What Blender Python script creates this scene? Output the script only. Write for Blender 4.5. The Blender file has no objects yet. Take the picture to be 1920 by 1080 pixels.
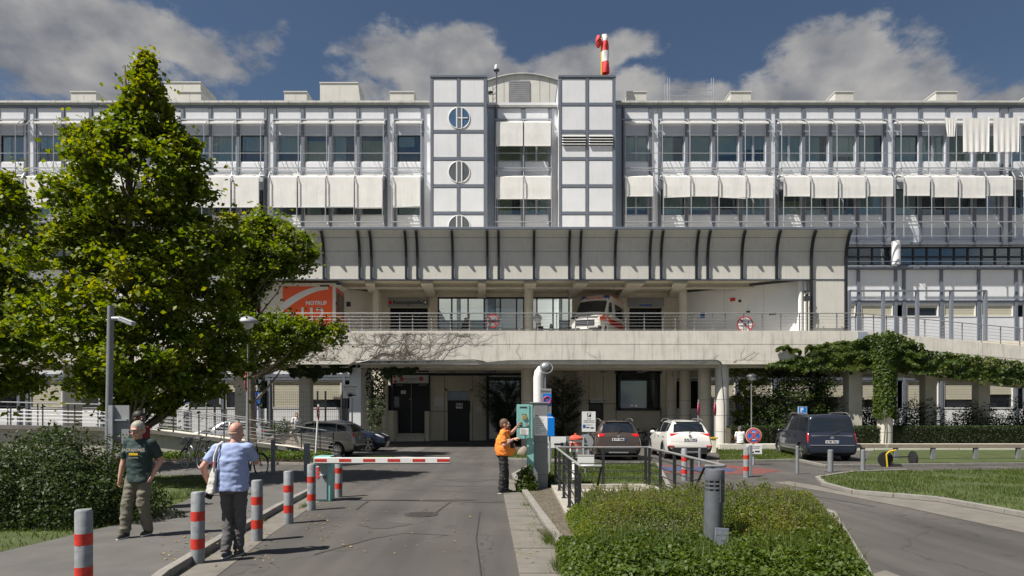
import bpy, bmesh, math, random
import numpy as np
from mathutils import Vector, Matrix, Euler, noise
R = math.radians
random.seed(7)
rng = np.random.default_rng(11)
scene = bpy.context.scene
COL = scene.collection

# ---------------------------------------------------------------- camera
F, HOR, CX, H = 1231.0, 776.0, 960.0, 1.9
cam_d = bpy.data.cameras.new('camera')
cam = bpy.data.objects.new('camera', cam_d)
COL.objects.link(cam)
cam.location = (0, 0, H)
cam.rotation_euler = (R(90), 0, 0)
cam_d.sensor_width = 36
cam_d.lens = F / 1920 * 36
cam_d.shift_y = (HOR - 540) / 1920
cam_d.clip_start = 0.1
cam_d.clip_end = 3000
scene.camera = cam

# ---------------------------------------------------------------- sun and sky
ELEV, AZ = 56.0, 241.0          # compass style: 0 = +Y, clockwise
sd = Vector((math.sin(R(AZ)) * math.cos(R(ELEV)), math.cos(R(AZ)) * math.cos(R(ELEV)), math.sin(R(ELEV))))
sl = bpy.data.lights.new('sun', 'SUN')
sl.energy = 5.0
sl.angle = R(0.53)
sl.color = (1.0, 0.945, 0.86)
sun = bpy.data.objects.new('sun', sl)
sun.rotation_euler = (-sd).to_track_quat('-Z', 'Y').to_euler()
COL.objects.link(sun)

world = bpy.data.worlds.new('World')
scene.world = world
world.use_nodes = True
nt = world.node_tree
for n in list(nt.nodes):
    nt.nodes.remove(n)
def N(t, tree, **kw):
    n = tree.nodes.new(t)
    for k, v in kw.items():
        setattr(n, k, v)
    return n
wout = N('ShaderNodeOutputWorld', nt)
wbg = N('ShaderNodeBackground', nt)
wbg.inputs['Strength'].default_value = 0.092
sky = N('ShaderNodeTexSky', nt, sky_type='NISHITA')
sky.sun_disc = False
sky.sun_elevation = R(ELEV)
sky.sun_rotation = R(AZ)
sky.air_density = 1.0
sky.dust_density = 0.6
sky.ozone_density = 2.5
tc = N('ShaderNodeTexCoord', nt)
def vmath(op, a, b=None, tree=nt):
    n = N('ShaderNodeVectorMath', tree, operation=op)
    for i, v in enumerate((a, b)):
        if v is None: continue
        if isinstance(v, (tuple, list, Vector)): n.inputs[i].default_value = v
        else: tree.links.new(v, n.inputs[i])
    return n.outputs['Value'] if op in ('LENGTH', 'DISTANCE', 'DOT_PRODUCT') else n.outputs['Vector']
def math_(op, a, b=None, tree=nt, clamp=False):
    n = N('ShaderNodeMath', tree, operation=op, use_clamp=clamp)
    for i, v in enumerate((a, b)):
        if v is None: continue
        if isinstance(v, (int, float)): n.inputs[i].default_value = v
        else: tree.links.new(v, n.inputs[i])
    return n.outputs[0]
D = tc.outputs['Generated']
def skydir(px, py):
    return Vector(((px - CX) / F, 1.0, (HOR - py) / F)).normalized()
# cumulus heaps: compass direction, half width, half height (radians)
blobs = [((790, 165), .115, .062), ((880, 150), .10, .05), ((730, 190), .10, .04), ((985, 160), .07, .045),
         ((1090, 150), .10, .03), ((1160, 120), .09, .022), ((1190, 190), .10, .04),
         ((1540, 150), .16, .075), ((1440, 180), .12, .05), ((1640, 170), .12, .05), ((1330, 185), .08, .03),
         ((250, 60), .16, .08), ((100, 110), .20, .09), ((360, 110), .09, .04), ((1840, 210), .1, .03)]
mask = None
nz0 = N('ShaderNodeTexNoise', nt); nz0.inputs['Scale'].default_value = 5; nz0.inputs['Detail'].default_value = 3
nt.links.new(D, nz0.inputs['Vector'])
warp = vmath('ADD', D, vmath('SCALE', vmath('SUBTRACT', nz0.outputs['Color'], (.5, .5, .5))))
nt.nodes[-2].inputs['Scale'].default_value = 0.10
for n in nt.nodes:
    if n.type == 'VECT_MATH' and n.operation == 'SCALE':
        n.inputs['Scale'].default_value = 0.10
for (c, a, b) in blobs:
    d = skydir(*c)
    v = vmath('SUBTRACT', warp, tuple(d))
    v = vmath('MULTIPLY', v, (1 / a, 1 / a, 1 / b))
    l = vmath('LENGTH', v)
    m = math_('SUBTRACT', 1.0, l)
    mask = m if mask is None else math_('MAXIMUM', mask, m)
mask = math_('MAXIMUM', mask, -0.9)
back = math_('SUBTRACT', math_('MULTIPLY', vmath('DOT_PRODUCT', D, (0, -1, 0)), 1.3), .35)   # unseen cloud cover added behind the camera to make ambient light less blue
mask = math_('MAXIMUM', mask, math_('MINIMUM', back, .3))
mp = N('ShaderNodeMapping', nt); mp.inputs['Scale'].default_value = (1, 1, 1.7)
nt.links.new(D, mp.inputs['Vector'])
nz1 = N('ShaderNodeTexNoise', nt); nz1.inputs['Scale'].default_value = 9; nz1.inputs['Detail'].default_value = 9; nz1.inputs['Roughness'].default_value = .62
nt.links.new(mp.outputs[0], nz1.inputs['Vector'])
f1 = math_('MULTIPLY', math_('SUBTRACT', nz1.outputs['Fac'], .5), 3.2)
dens = math_('ADD', math_('MULTIPLY', mask, 1.15), f1)
ramp = N('ShaderNodeValToRGB', nt)
ramp.color_ramp.elements[0].position = 0.02
ramp.color_ramp.elements[1].position = 0.62
ramp.color_ramp.interpolation = 'EASE'
nt.links.new(dens, ramp.inputs[0])
nz2 = N('ShaderNodeTexNoise', nt); nz2.inputs['Scale'].default_value = 14; nz2.inputs['Detail'].default_value = 6
mp2 = N('ShaderNodeMapping', nt); mp2.inputs['Location'].default_value = (.02, 0, -.03); mp2.inputs['Scale'].default_value = (1, 1, 1.5)
nt.links.new(D, mp2.inputs['Vector']); nt.links.new(mp2.outputs[0], nz2.inputs['Vector'])
cr2 = N('ShaderNodeValToRGB', nt)
cr2.color_ramp.elements[0].position = .3; cr2.color_ramp.elements[0].color = (1.25, 1.35, 1.6, 1)
cr2.color_ramp.elements[1].position = .68; cr2.color_ramp.elements[1].color = (3.1, 3.05, 3.0, 1)
nt.links.new(nz2.outputs['Fac'], cr2.inputs[0])
hs = N('ShaderNodeHueSaturation', nt); hs.inputs['Saturation'].default_value = 1.0; hs.inputs['Value'].default_value = .47
nt.links.new(sky.outputs[0], hs.inputs['Color'])
mx = N('ShaderNodeMix', nt, data_type='RGBA')
nt.links.new(ramp.outputs[0], mx.inputs['Factor'])
nt.links.new(hs.outputs[0], mx.inputs['A'])
nt.links.new(cr2.outputs[0], mx.inputs['B'])
nt.links.new(mx.outputs['Result'], wbg.inputs['Color'])
nt.links.new(wbg.outputs[0], wout.inputs[0])

scene.view_settings.view_transform = 'Standard'
scene.view_settings.look = 'None'
scene.view_settings.gamma = 1
scene.view_settings.use_curve_mapping = False
scene.view_settings.exposure = 0.58

# ---------------------------------------------------------------- materials
MAT = {}
def mat(name, col, rough=.6, metal=0.0, var=.08, vs=2.0, bump=0.0, bs=30.0, streak=0.0, spec=None, coat=0.0, stain=None, emit=None):
    m = bpy.data.materials.new(name); MAT[name] = m
    m.use_nodes = True
    t = m.node_tree
    b = t.nodes['Principled BSDF']
    b.inputs['Roughness'].default_value = rough
    b.inputs['Metallic'].default_value = metal
    if spec is not None: b.inputs['Specular IOR Level'].default_value = spec
    if coat: b.inputs['Coat Weight'].default_value = coat; b.inputs['Coat Roughness'].default_value = .04
    geo = N('ShaderNodeNewGeometry', t)
    pos = geo.outputs['Position']
    base = None
    if var:
        nz = N('ShaderNodeTexNoise', t); nz.inputs['Scale'].default_value = vs; nz.inputs['Detail'].default_value = 5; nz.inputs['Roughness'].default_value = .6
        t.links.new(pos, nz.inputs['Vector'])
        r = N('ShaderNodeValToRGB', t)
        r.color_ramp.elements[0].position = .3; r.color_ramp.elements[1].position = .7
        r.color_ramp.elements[0].color = tuple(c * (1 - var) for c in col) + (1,)
        r.color_ramp.elements[1].color = tuple(min(1, c * (1 + var * .6)) for c in col) + (1,)
        t.links.new(nz.outputs['Fac'], r.inputs[0]); base = r.outputs[0]
    if streak:      # rain streaks and grime that run down a wall
        mpn = N('ShaderNodeMapping', t); mpn.inputs['Scale'].default_value = (5, 5, .35)
        t.links.new(pos, mpn.inputs['Vector'])
        nz = N('ShaderNodeTexNoise', t); nz.inputs['Scale'].default_value = 1.3; nz.inputs['Detail'].default_value = 6; nz.inputs['Roughness'].default_value = .65
        t.links.new(mpn.outputs[0], nz.inputs['Vector'])
        r2 = N('ShaderNodeValToRGB', t); r2.color_ramp.elements[0].position = .52; r2.color_ramp.elements[1].position = .78
        t.links.new(nz.outputs['Fac'], r2.inputs[0])
        mm = N('ShaderNodeMix', t, data_type='RGBA')
        fm = math_('MULTIPLY', r2.outputs[0], streak, tree=t)
        t.links.new(fm, mm.inputs['Factor'])
        t.links.new(base, mm.inputs['A']); mm.inputs['B'].default_value = tuple(c * .35 for c in (stain or col)) + (1,)
        base = mm.outputs['Result']
    if base is not None: t.links.new(base, b.inputs['Base Color'])
    else: b.inputs['Base Color'].default_value = tuple(col) + (1,)
    if bump:
        nz = N('ShaderNodeTexNoise', t); nz.inputs['Scale'].default_value = bs; nz.inputs['Detail'].default_value = 4
        t.links.new(pos, nz.inputs['Vector'])
        bp = N('ShaderNodeBump', t); bp.inputs['Strength'].default_value = bump; bp.inputs['Distance'].default_value = .01
        t.links.new(nz.outputs['Fac'], bp.inputs['Height']); t.links.new(bp.outputs[0], b.inputs['Normal'])
    if emit: b.inputs['Emission Color'].default_value = tuple(emit[:3]) + (1,); b.inputs['Emission Strength'].default_value = emit[3]
    return m

mat('white_panel', (.76, .775, .80), .42, var=.07, vs=.6, streak=.16)
mat('grey_panel', (.50, .53, .60), .45, var=.06, vs=.7, streak=.15)
mat('blue_strip', (.30, .35, .43), .5, var=.05)
mat('slate_frame', (.155, .178, .22), .45, var=.1, vs=5)
mat('black_frame', (.018, .021, .027), .4, var=.1)
mat('steel_light', (.38, .40, .43), .45, metal=.25, var=.1, vs=8)
mat('rail_grey', (.33, .335, .34), .45, metal=.3, var=.15, vs=8)
mat('steel_black', (.028, .03, .033), .45, metal=.1, var=.15, vs=12)
mat('steel_dark', (.07, .075, .08), .42, metal=.3, var=.15, vs=12)
mat('awning_cloth', (.78, .775, .75), .85, var=.07, vs=1.5, streak=.22, stain=(.5, .45, .3))
mat('concrete', (.60, .57, .50), .85, var=.12, vs=1.2, bump=.3, bs=25, streak=.22)
mat('concrete_stained', (.70, .665, .60), .85, var=.12, vs=1.6, bump=.35, bs=22, streak=.62, stain=(.28, .26, .22))
mat('concrete_shade', (.68, .63, .53), .85, var=.12, vs=1.0, bump=.2, bs=25, streak=.2)
mat('curved_concrete', (.66, .64, .585), .7, var=.08, vs=.9, bump=.15, bs=14, streak=.25)
mat('beige_panel', (.76, .71, .57), .8, var=.1, vs=1.4, streak=.25)
mat('roof_grey', (.33, .33, .31), .8, var=.2, vs=2)
mat('box_white', (.62, .61, .56), .6, var=.08, vs=1, streak=.2)
mat('shutter', (.50, .48, .38), .7, var=.06)
mat('curtain', (.80, .81, .74), .9, var=.1, vs=6)
mat('yellow_blind', (.70, .64, .36), .9, var=.1, vs=5)
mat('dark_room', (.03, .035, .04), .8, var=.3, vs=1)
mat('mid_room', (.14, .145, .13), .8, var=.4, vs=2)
mat('red_paint', (.58, .035, .02), .5, var=.25, vs=14, streak=.35, stain=(.25, .12, .1))
mat('red_faded', (.66, .10, .06), .5, var=.12, vs=9)
mat('white_paint', (.78, .78, .76), .45, var=.06, vs=6)
mat('bollard_grey', (.25, .265, .28), .55, var=.28, vs=12, bump=.15, streak=.7, stain=(.2, .18, .15))
mat('post_grey', (.20, .215, .225), .5, var=.15, vs=8)
mat('pillar_grey', (.215, .225, .235), .55, var=.1, vs=2, bump=.12, bs=6)
mat('turquoise', (.23, .51, .475), .45, var=.14, vs=7, streak=.3, stain=(.2, .25, .22))
mat('cabinet_grey', (.27, .30, .31), .5, var=.08, vs=4)
mat('blue_sign', (.02, .12, .42), .4, var=.05)
mat('blue_bin', (.0, .20, .72), .4, var=.04)
mat('sign_white', (.80, .80, .80), .45, var=.04)
mat('sign_back', (.30, .31, .32), .5, var=.1)
mat('sign_red', (.60, .02, .03), .45, var=.04)
mat('ink', (.015, .015, .017), .6, var=0)
mat('ink_grey', (.22, .22, .23), .6, var=0)
mat('rubber', (.018, .018, .019), .8, var=.2, vs=20, bump=.1)
mat('alloy', (.50, .50, .52), .3, metal=.8, var=.05)
mat('car_dark_trim', (.02, .021, .022), .55, var=.1)
mat('lamp_red', (.55, .012, .015), .15, var=.05, coat=.5)
mat('lamp_clear', (.75, .76, .78), .12, metal=.3, var=.05, coat=.5)
mat('brass', (.62, .48, .22), .35, metal=.7, var=.1)
mat('orange_paint', (.90, .105, .006), .4, var=.03, coat=.3)
mat('lamp_blue', (.02, .07, .32), .15, var=.05, coat=.6)
mat('wood_rail', (.27, .23, .18), .8, var=.2, vs=6, bump=.2)
mat('bark', (.13, .105, .08), .9, var=.35, vs=9, bump=.8, bs=18)
mat('bark_pale', (.20, .17, .13), .9, var=.45, vs=6, bump=.6, bs=14)
mat('stone', (.27, .22, .17), .85, var=.2, vs=4, bump=.5, bs=6)
mat('yellow', (.62, .42, .02), .4, var=.06)
mat('curb_stone', (.235, .222, .20), .85, var=.2, vs=5, bump=.4, bs=30)
mat('windsock_red', (.75, .05, .05), .7, var=.08)
mat('windsock_white', (.75, .74, .72), .7, var=.06)

def paint(name, col, flake=.0):
    return mat(name, col, .3, metal=flake, var=.02, vs=1, coat=.8)
paint('paint_brown', (.075, .055, .045), .3)
paint('paint_white', (.72, .71, .67))
paint('paint_navy', (.022, .028, .048), .3)
paint('paint_midnight', (.012, .022, .05), .2)
paint('paint_champagne', (.38, .335, .285), .4)
paint('paint_silver', (.40, .41, .42), .45)
paint('paint_red', (.60, .015, .012))

def glass(name, tint, rough=.03, alpha=.25):
    """window glass: a mirror-like coat over a see-through sheet"""
    m = bpy.data.materials.new(name); MAT[name] = m; m.use_nodes = True
    t = m.node_tree
    for n in list(t.nodes): t.nodes.remove(n)
    out = N('ShaderNodeOutputMaterial', t)
    tr = N('ShaderNodeBsdfTransparent', t); tr.inputs[0].default_value = tuple(tint) + (1,)
    gl = N('ShaderNodeBsdfGlossy', t); gl.inputs['Roughness'].default_value = rough; gl.inputs[0].default_value = (.9, .95, 1, 1)
    fr = N('ShaderNodeFresnel', t); fr.inputs[0].default_value = 1.5
    f = math_('ADD', math_('MULTIPLY', fr.outputs[0], 1.2, tree=t), alpha * .2, tree=t, clamp=True)
    mxs = N('ShaderNodeMixShader', t)
    t.links.new(f, mxs.inputs[0]); t.links.new(tr.outputs[0], mxs.inputs[1]); t.links.new(gl.outputs[0], mxs.inputs[2])
    t.links.new(mxs.outputs[0], out.inputs[0])
    return m
glass('glass_clear', (.86, .9, .88), alpha=.15)
glass('glass_window', (.78, .86, .85), alpha=.35)
mat('glass_dark', (.010, .013, .018), .06, var=.0, spec=.8)
mat('glass_car', (.012, .016, .022), .05, var=.0, spec=.9)
mat('round_glass', (.11, .125, .135), .12, var=.15, vs=3, spec=.7)
mat('glass_blue', (.07, .14, .26), .1, var=.1, vs=3, spec=.8)

def leafmat(name, cols, trans=.45, rough=.5):
    m = bpy.data.materials.new(name); MAT[name] = m; m.use_nodes = True
    t = m.node_tree
    for n in list(t.nodes): t.nodes.remove(n)
    out = N('ShaderNodeOutputMaterial', t)
    geo = N('ShaderNodeNewGeometry', t)
    r = N('ShaderNodeValToRGB', t)
    el = r.color_ramp.elements
    while len(el) < len(cols): el.new(.5)
    for i, c in enumerate(cols):
        el[i].position = i / (len(cols) - 1); el[i].color = tuple(c) + (1,)
    nz = N('ShaderNodeTexNoise', t); nz.inputs['Scale'].default_value = .9; nz.inputs['Detail'].default_value = 3
    t.links.new(geo.outputs['Position'], nz.inputs['Vector'])
    f = math_('ADD', math_('MULTIPLY', geo.outputs['Random Per Island'], .55, tree=t),
              math_('MULTIPLY', math_('SUBTRACT', nz.outputs['Fac'], .28, tree=t), 1.05, tree=t), tree=t, clamp=True)
    t.links.new(f, r.inputs[0])
    df = N('ShaderNodeBsdfPrincipled', t); df.inputs['Roughness'].default_value = rough
    df.inputs['Specular IOR Level'].default_value = .35
    t.links.new(r.outputs[0], df.inputs['Base Color'])
    tl = N('ShaderNodeBsdfTranslucent', t)
    hb = N('ShaderNodeHueSaturation', t); hb.inputs['Hue'].default_value = .485; hb.inputs['Saturation'].default_value = 1.15; hb.inputs['Value'].default_value = 1.5
    t.links.new(r.outputs[0], hb.inputs['Color']); t.links.new(hb.outputs[0], tl.inputs[0])
    ms = N('ShaderNodeMixShader', t); ms.inputs[0].default_value = trans
    t.links.new(df.outputs[0], ms.inputs[1]); t.links.new(tl.outputs[0], ms.inputs[2]); t.links.new(ms.outputs[0], out.inputs[0])
    return m
leafmat('leaf_tree', [(0.046, 0.085, 0.014), (0.094, 0.150, 0.019), (0.177, 0.221, 0.025), (0.312, 0.300, 0.042)])
leafmat('leaf_maple', [(.045, .080, .012), (.090, .145, .018), (.150, .200, .028), (.215, .215, .045)])
leafmat('leaf_ivy', [(.020, .045, .010), (.050, .090, .015), (.100, .145, .022), (.16, .175, .035)])
leafmat('leaf_dark', [(.010, .022, .010), (.018, .036, .014), (.028, .050, .018)], .2)
leafmat('leaf_shrub', [(.022, .040, .012), (.045, .072, .018), (.075, .10, .03)], .35)
leafmat('leaf_spirea', [(.045, .082, .012), (.085, .138, .018), (.140, .190, .026), (.195, .205, .034), (.22, .145, .045)], .45)
leafmat('leaf_cover', [(.036, .064, .011), (.070, .115, .016), (.115, .162, .024)], .35)
leafmat('leaf_grass', [(.05, .085, .015), (.085, .125, .02), (.14, .16, .04)], .4)
leafmat('leaf_hedge', [(.016, .035, .010), (.030, .055, .014), (.05, .075, .018)], .2)

# ---------------------------------------------------------------- helpers
def wx(px, Y): return (px - CX) * Y / F
def wz(py, Y): return H + (HOR - py) * Y / F
def gy(py, z=0.0): return (H - z) * F / (py - HOR)
def G(px, py, z=0.0):
    Y = gy(py, z); return Vector((wx(px, Y), Y, z))

def chain_loc(o):
    v = Vector((0, 0, 0))
    while o is not None:
        v += o.location; o = o.parent
    return v

class MB:
    def __init__(s): s.v = []; s.f = []; s.m = []
    def add(s, vs, fs, mi=0):
        o = len(s.v); s.v += [tuple(p) for p in vs]
        for f in fs: s.f.append(tuple(i + o for i in f)); s.m.append(mi)
    def box(s, x0, x1, y0, y1, z0, z1, mi=0):
        if x0 > x1: x0, x1 = x1, x0
        if y0 > y1: y0, y1 = y1, y0
        if z0 > z1: z0, z1 = z1, z0
        vs = [(x0,y0,z0),(x1,y0,z0),(x1,y1,z0),(x0,y1,z0),(x0,y0,z1),(x1,y0,z1),(x1,y1,z1),(x0,y1,z1)]
        s.add(vs, [(0,3,2,1),(4,5,6,7),(0,1,5,4),(1,2,6,5),(2,3,7,6),(3,0,4,7)], mi); return s
    def pbox(s, px0, px1, py0, py1, Y, d, mi=0):
        """box whose front face at depth Y spans the given outline; d = thickness going back"""
        return s.box(wx(px0, Y), wx(px1, Y), Y, Y + d, wz(py1, Y), wz(py0, Y), mi)
    def bar(s, p, q, w, h, up=(0,0,1), mi=0):
        p = Vector(p); q = Vector(q); d = (q - p)
        if d.length < 1e-6: return s
        d.normalize(); u = Vector(up)
        if abs(d.dot(u)) > .98: u = Vector((1,0,0))
        a = d.cross(u).normalized() * (w/2); b = a.cross(d).normalized() * (h/2)
        vs = [p-a-b, p+a-b, p+a+b, p-a+b, q-a-b, q+a-b, q+a+b, q-a+b]
        s.add(vs, [(0,1,2,3),(4,7,6,5),(0,4,5,1),(1,5,6,2),(2,6,7,3),(3,7,4,0)], mi); return s
    def tube(s, p, q, r, r2=None, n=10, mi=0, caps=True):
        p = Vector(p); q = Vector(q); r2 = r if r2 is None else r2
        d = (q-p).normalized(); u = Vector((0,0,1)) if abs(d.z) < .95 else Vector((1,0,0))
        a = d.cross(u).normalized(); b = a.cross(d)
        vs = []
        for c, rr in ((p, r), (q, r2)):
            for i in range(n):
                t = 2*math.pi*i/n; vs.append(c + (a*math.cos(t)+b*math.sin(t))*rr)
        fs = [(i, i+n, (i+1)%n+n, (i+1)%n) for i in range(n)]
        if caps: fs += [tuple(range(n)), tuple(range(2*n-1, n-1, -1))]
        s.add(vs, fs, mi); return s
    def path(s, pts, r, n=8, mi=0, closed=False):
        pts = [Vector(p) for p in pts]; rs = r if isinstance(r, (list, tuple)) else [r]*len(pts)
        vs = []; prev = None; L = len(pts)
        for k, p in enumerate(pts):
            if closed: d = pts[(k+1) % L] - pts[(k-1) % L]
            else: d = pts[min(k+1, L-1)] - pts[max(k-1, 0)]
            d.normalize()
            u = prev if prev is not None else (Vector((0,0,1)) if abs(d.z) < .95 else Vector((1,0,0)))
            a = d.cross(u)
            if a.length < 1e-4: a = d.cross(Vector((.3,.9,.1)))
            a.normalize(); b = a.cross(d).normalized(); prev = b
            for i in range(n):
                t = 2*math.pi*i/n; vs.append(p + (a*math.cos(t)+b*math.sin(t))*rs[k])
        fs = []
        for k in range(L if closed else L-1):
            k2 = (k+1) % L
            for i in range(n):
                fs.append((k*n+i, k2*n+i, k2*n+(i+1)%n, k*n+(i+1)%n))
        if not closed: fs += [tuple(range(n)), tuple(range(L*n-1, (L-1)*n-1, -1))]
        s.add(vs, fs, mi); return s
    def lathe(s, prof, c=(0,0,0), axis='Z', n=20, mi=0, caps=True):
        c = Vector(c); vs = []
        for (r, h) in prof:
            for i in range(n):
                t = 2*math.pi*i/n; x, y = r*math.cos(t), r*math.sin(t)
                if axis == 'Z': p = (x, y, h)
                elif axis == 'Y': p = (x, h, y)
                else: p = (h, x, y)
                vs.append(c + Vector(p))
        L = len(prof); fs = []
        for k in range(L-1):
            for i in range(n):
                fs.append((k*n+i, k*n+(i+1)%n, (k+1)*n+(i+1)%n, (k+1)*n+i))
        if caps: fs += [tuple(range(n-1, -1, -1)), tuple(range((L-1)*n, L*n))]
        s.add(vs, fs, mi); return s
    def prism(s, poly, y0, y1, mi=0):
        """poly in the XZ plane extruded along Y"""
        n = len(poly)
        vs = [(x, y0, z) for x, z in poly] + [(x, y1, z) for x, z in poly]
        fs = [tuple(range(n)), tuple(range(2*n-1, n-1, -1))] + [(i, i+n, (i+1)%n+n, (i+1)%n) for i in range(n)]
        s.add(vs, fs, mi); return s
    def slab(s, poly, z0, z1, mi=0):
        """poly in the XY plane, extruded along Z"""
        n = len(poly)
        vs = [(p[0], p[1], z0) for p in poly] + [(p[0], p[1], z1) for p in poly]
        fs = [tuple(range(n-1, -1, -1)), tuple(range(n, 2*n))] + [(i, (i+1)%n, (i+1)%n+n, i+n) for i in range(n)]
        s.add(vs, fs, mi); return s
    def sphere(s, c, r, n=12, mi=0, sc=(1,1,1)):
        c = Vector(c); vs = []; m = n//2
        for j in range(1, m):
            ph = math.pi*j/m
            for i in range(n):
                t = 2*math.pi*i/n
                vs.append(c + Vector((math.sin(ph)*math.cos(t)*r*sc[0], math.sin(ph)*math.sin(t)*r*sc[1], math.cos(ph)*r*sc[2])))
        top = len(vs); vs.append(c + Vector((0,0,r*sc[2]))); vs.append(c - Vector((0,0,r*sc[2])))
        fs = []
        for j in range(m-2):
            for i in range(n):
                fs.append((j*n+i, (j+1)*n+i, (j+1)*n+(i+1)%n, j*n+(i+1)%n))
        for i in range(n):
            fs.append((top, i, (i+1)%n)); fs.append((top+1, (m-2)*n+(i+1)%n, (m-2)*n+i))
        s.add(vs, fs, mi); return s
    def build(s, name, m, parent=None, smooth=False, bevel=0.0, label=None, local=False):
        off = chain_loc(parent) if parent and not local else Vector((0,0,0))
        vs = s.v
        own = Vector((0,0,0))
        if parent is None and vs:
            xs = [p[0] for p in vs]; ys = [p[1] for p in vs]; zs = [p[2] for p in vs]
            own = Vector(((min(xs)+max(xs))/2, (min(ys)+max(ys))/2, min(zs)))
        o_ = off + own
        me = bpy.data.meshes.new(name)
        me.from_pydata([(p[0]-o_.x, p[1]-o_.y, p[2]-o_.z) for p in vs], [], s.f)
        ms = m if isinstance(m, (list, tuple)) else [m]
        for mm in ms: me.materials.append(MAT[mm] if isinstance(mm, str) else mm)
        if len(ms) > 1: me.polygons.foreach_set('material_index', s.m)
        bm = bmesh.new(); bm.from_mesh(me)
        bmesh.ops.recalc_face_normals(bm, faces=bm.faces)
        bm.to_mesh(me); bm.free()
        if smooth:
            me.polygons.foreach_set('use_smooth', [True]*len(me.polygons))
            if smooth != 'all': me.set_sharp_from_angle(angle=R(38))
        o = bpy.data.objects.new(name, me); COL.objects.link(o)
        o.location = own
        if parent: o.parent = parent
        if bevel:
            b = o.modifiers.new('bevel', 'BEVEL'); b.width = bevel; b.segments = 2; b.limit_method = 'ANGLE'; b.angle_limit = R(40)
        if label: o['label'] = label
        return o

def tag(o, label=None, cat=None, group=None, kind=None):
    if label: o['label'] = label
    if cat: o['category'] = cat
    if group: o['group'] = group
    if kind: o['kind'] = kind
    return o
def thing(name, loc, label, cat, group=None):
    o = bpy.data.objects.new(name, None); COL.objects.link(o); o.location = loc
    o.empty_display_size = .3
    return tag(o, label, cat, group)
def kids(o): return [c for c in bpy.data.objects if c.parent == o]
def copy_tree(o, label=None, loc=None, rot=None, parent=None, _k=None):
    if _k is None:
        _k = {}
        for c in bpy.data.objects:
            if c.parent: _k.setdefault(c.parent.name, []).append(c)
    c = o.copy(); COL.objects.link(c)
    if parent: c.parent = parent
    for ch in _k.get(o.name, []): copy_tree(ch, parent=c, _k=_k)
    if label: c['label'] = label
    if loc is not None: c.location = loc
    if rot is not None: c.rotation_euler = rot
    return c

def text(body, size, loc, m, parent, name='lettering', rz=0.0, bold=0.0, align='CENTER', sx=1.0, rx=90):
    cu = bpy.data.curves.new(name, 'FONT'); cu.body = body; cu.size = size; cu.extrude = .0015
    cu.align_x = align; cu.align_y = 'CENTER'; cu.offset = bold; cu.resolution_u = 2
    tmp = bpy.data.objects.new(name + '_tmp', cu)
    me = bake(tmp)
    bpy.data.objects.remove(tmp); bpy.data.curves.remove(cu)
    M = Matrix.Rotation(R(rz), 4, 'Z') @ Matrix.Rotation(R(rx), 4, 'X') @ Matrix.Diagonal((sx, 1, 1, 1))
    M = Matrix.Translation(Vector(loc) - chain_loc(parent)) @ M
    me.transform(M); me.materials.clear(); me.materials.append(MAT[m]); me.name = name
    o = bpy.data.objects.new(name, me); COL.objects.link(o); o.parent = parent
    return o

def leaves(name, P, m, size=.1, nrm=None, parent=None, jit=1.0, aspect=.62, droop=0.0):
    """one kite-shaped leaf per point; every leaf is its own little folded face pair"""
    P = np.asarray(P, float); n = len(P)
    off = chain_loc(parent) if parent else Vector((0,0,0))
    if parent is None: off = Vector((float(P[:,0].mean()), float(P[:,1].mean()), float(P[:,2].min())))
    P = P - np.array(off)
    d = rng.normal(size=(n,3)); d /= np.linalg.norm(d,axis=1)[:,None]
    if nrm is None: nn = rng.normal(size=(n,3)); nn[:,2] = np.abs(nn[:,2])+.6
    else: nn = np.asarray(nrm) + rng.normal(size=(n,3))*.45*jit
    nn /= np.linalg.norm(nn,axis=1)[:,None]
    a = np.cross(nn, d); a /= (np.linalg.norm(a,axis=1)[:,None]+1e-9)
    b = np.cross(nn, a)
    b[:,2] -= droop; b /= np.linalg.norm(b,axis=1)[:,None]
    s = (size*(.6+.8*rng.random(n)))[:,None]
    V = np.empty((n,4,3))
    V[:,0] = P - b*s*.55
    V[:,1] = P + a*s*aspect*.5 + nn*s*.12
    V[:,2] = P + b*s*.55
    V[:,3] = P - a*s*aspect*.5 + nn*s*.12
    me = bpy.data.meshes.new(name)
    me.vertices.add(n*4); me.vertices.foreach_set('co', V.reshape(-1))
    base = (np.arange(n)*4)[:,None]
    tri = np.concatenate([base+np.array([0,1,2]), base+np.array([0,2,3])],axis=1).reshape(-1).astype(np.int32)
    me.loops.add(n*6); me.loops.foreach_set('vertex_index', tri)
    me.polygons.add(n*2); me.polygons.foreach_set('loop_start', (np.arange(n*2)*3).astype(np.int32))
    me.update(calc_edges=True); me.validate()
    me.materials.append(MAT[m])
    o = bpy.data.objects.new(name, me); COL.objects.link(o); o.location = (0,0,0) if parent else off
    if parent: o.parent = parent
    return o

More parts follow.
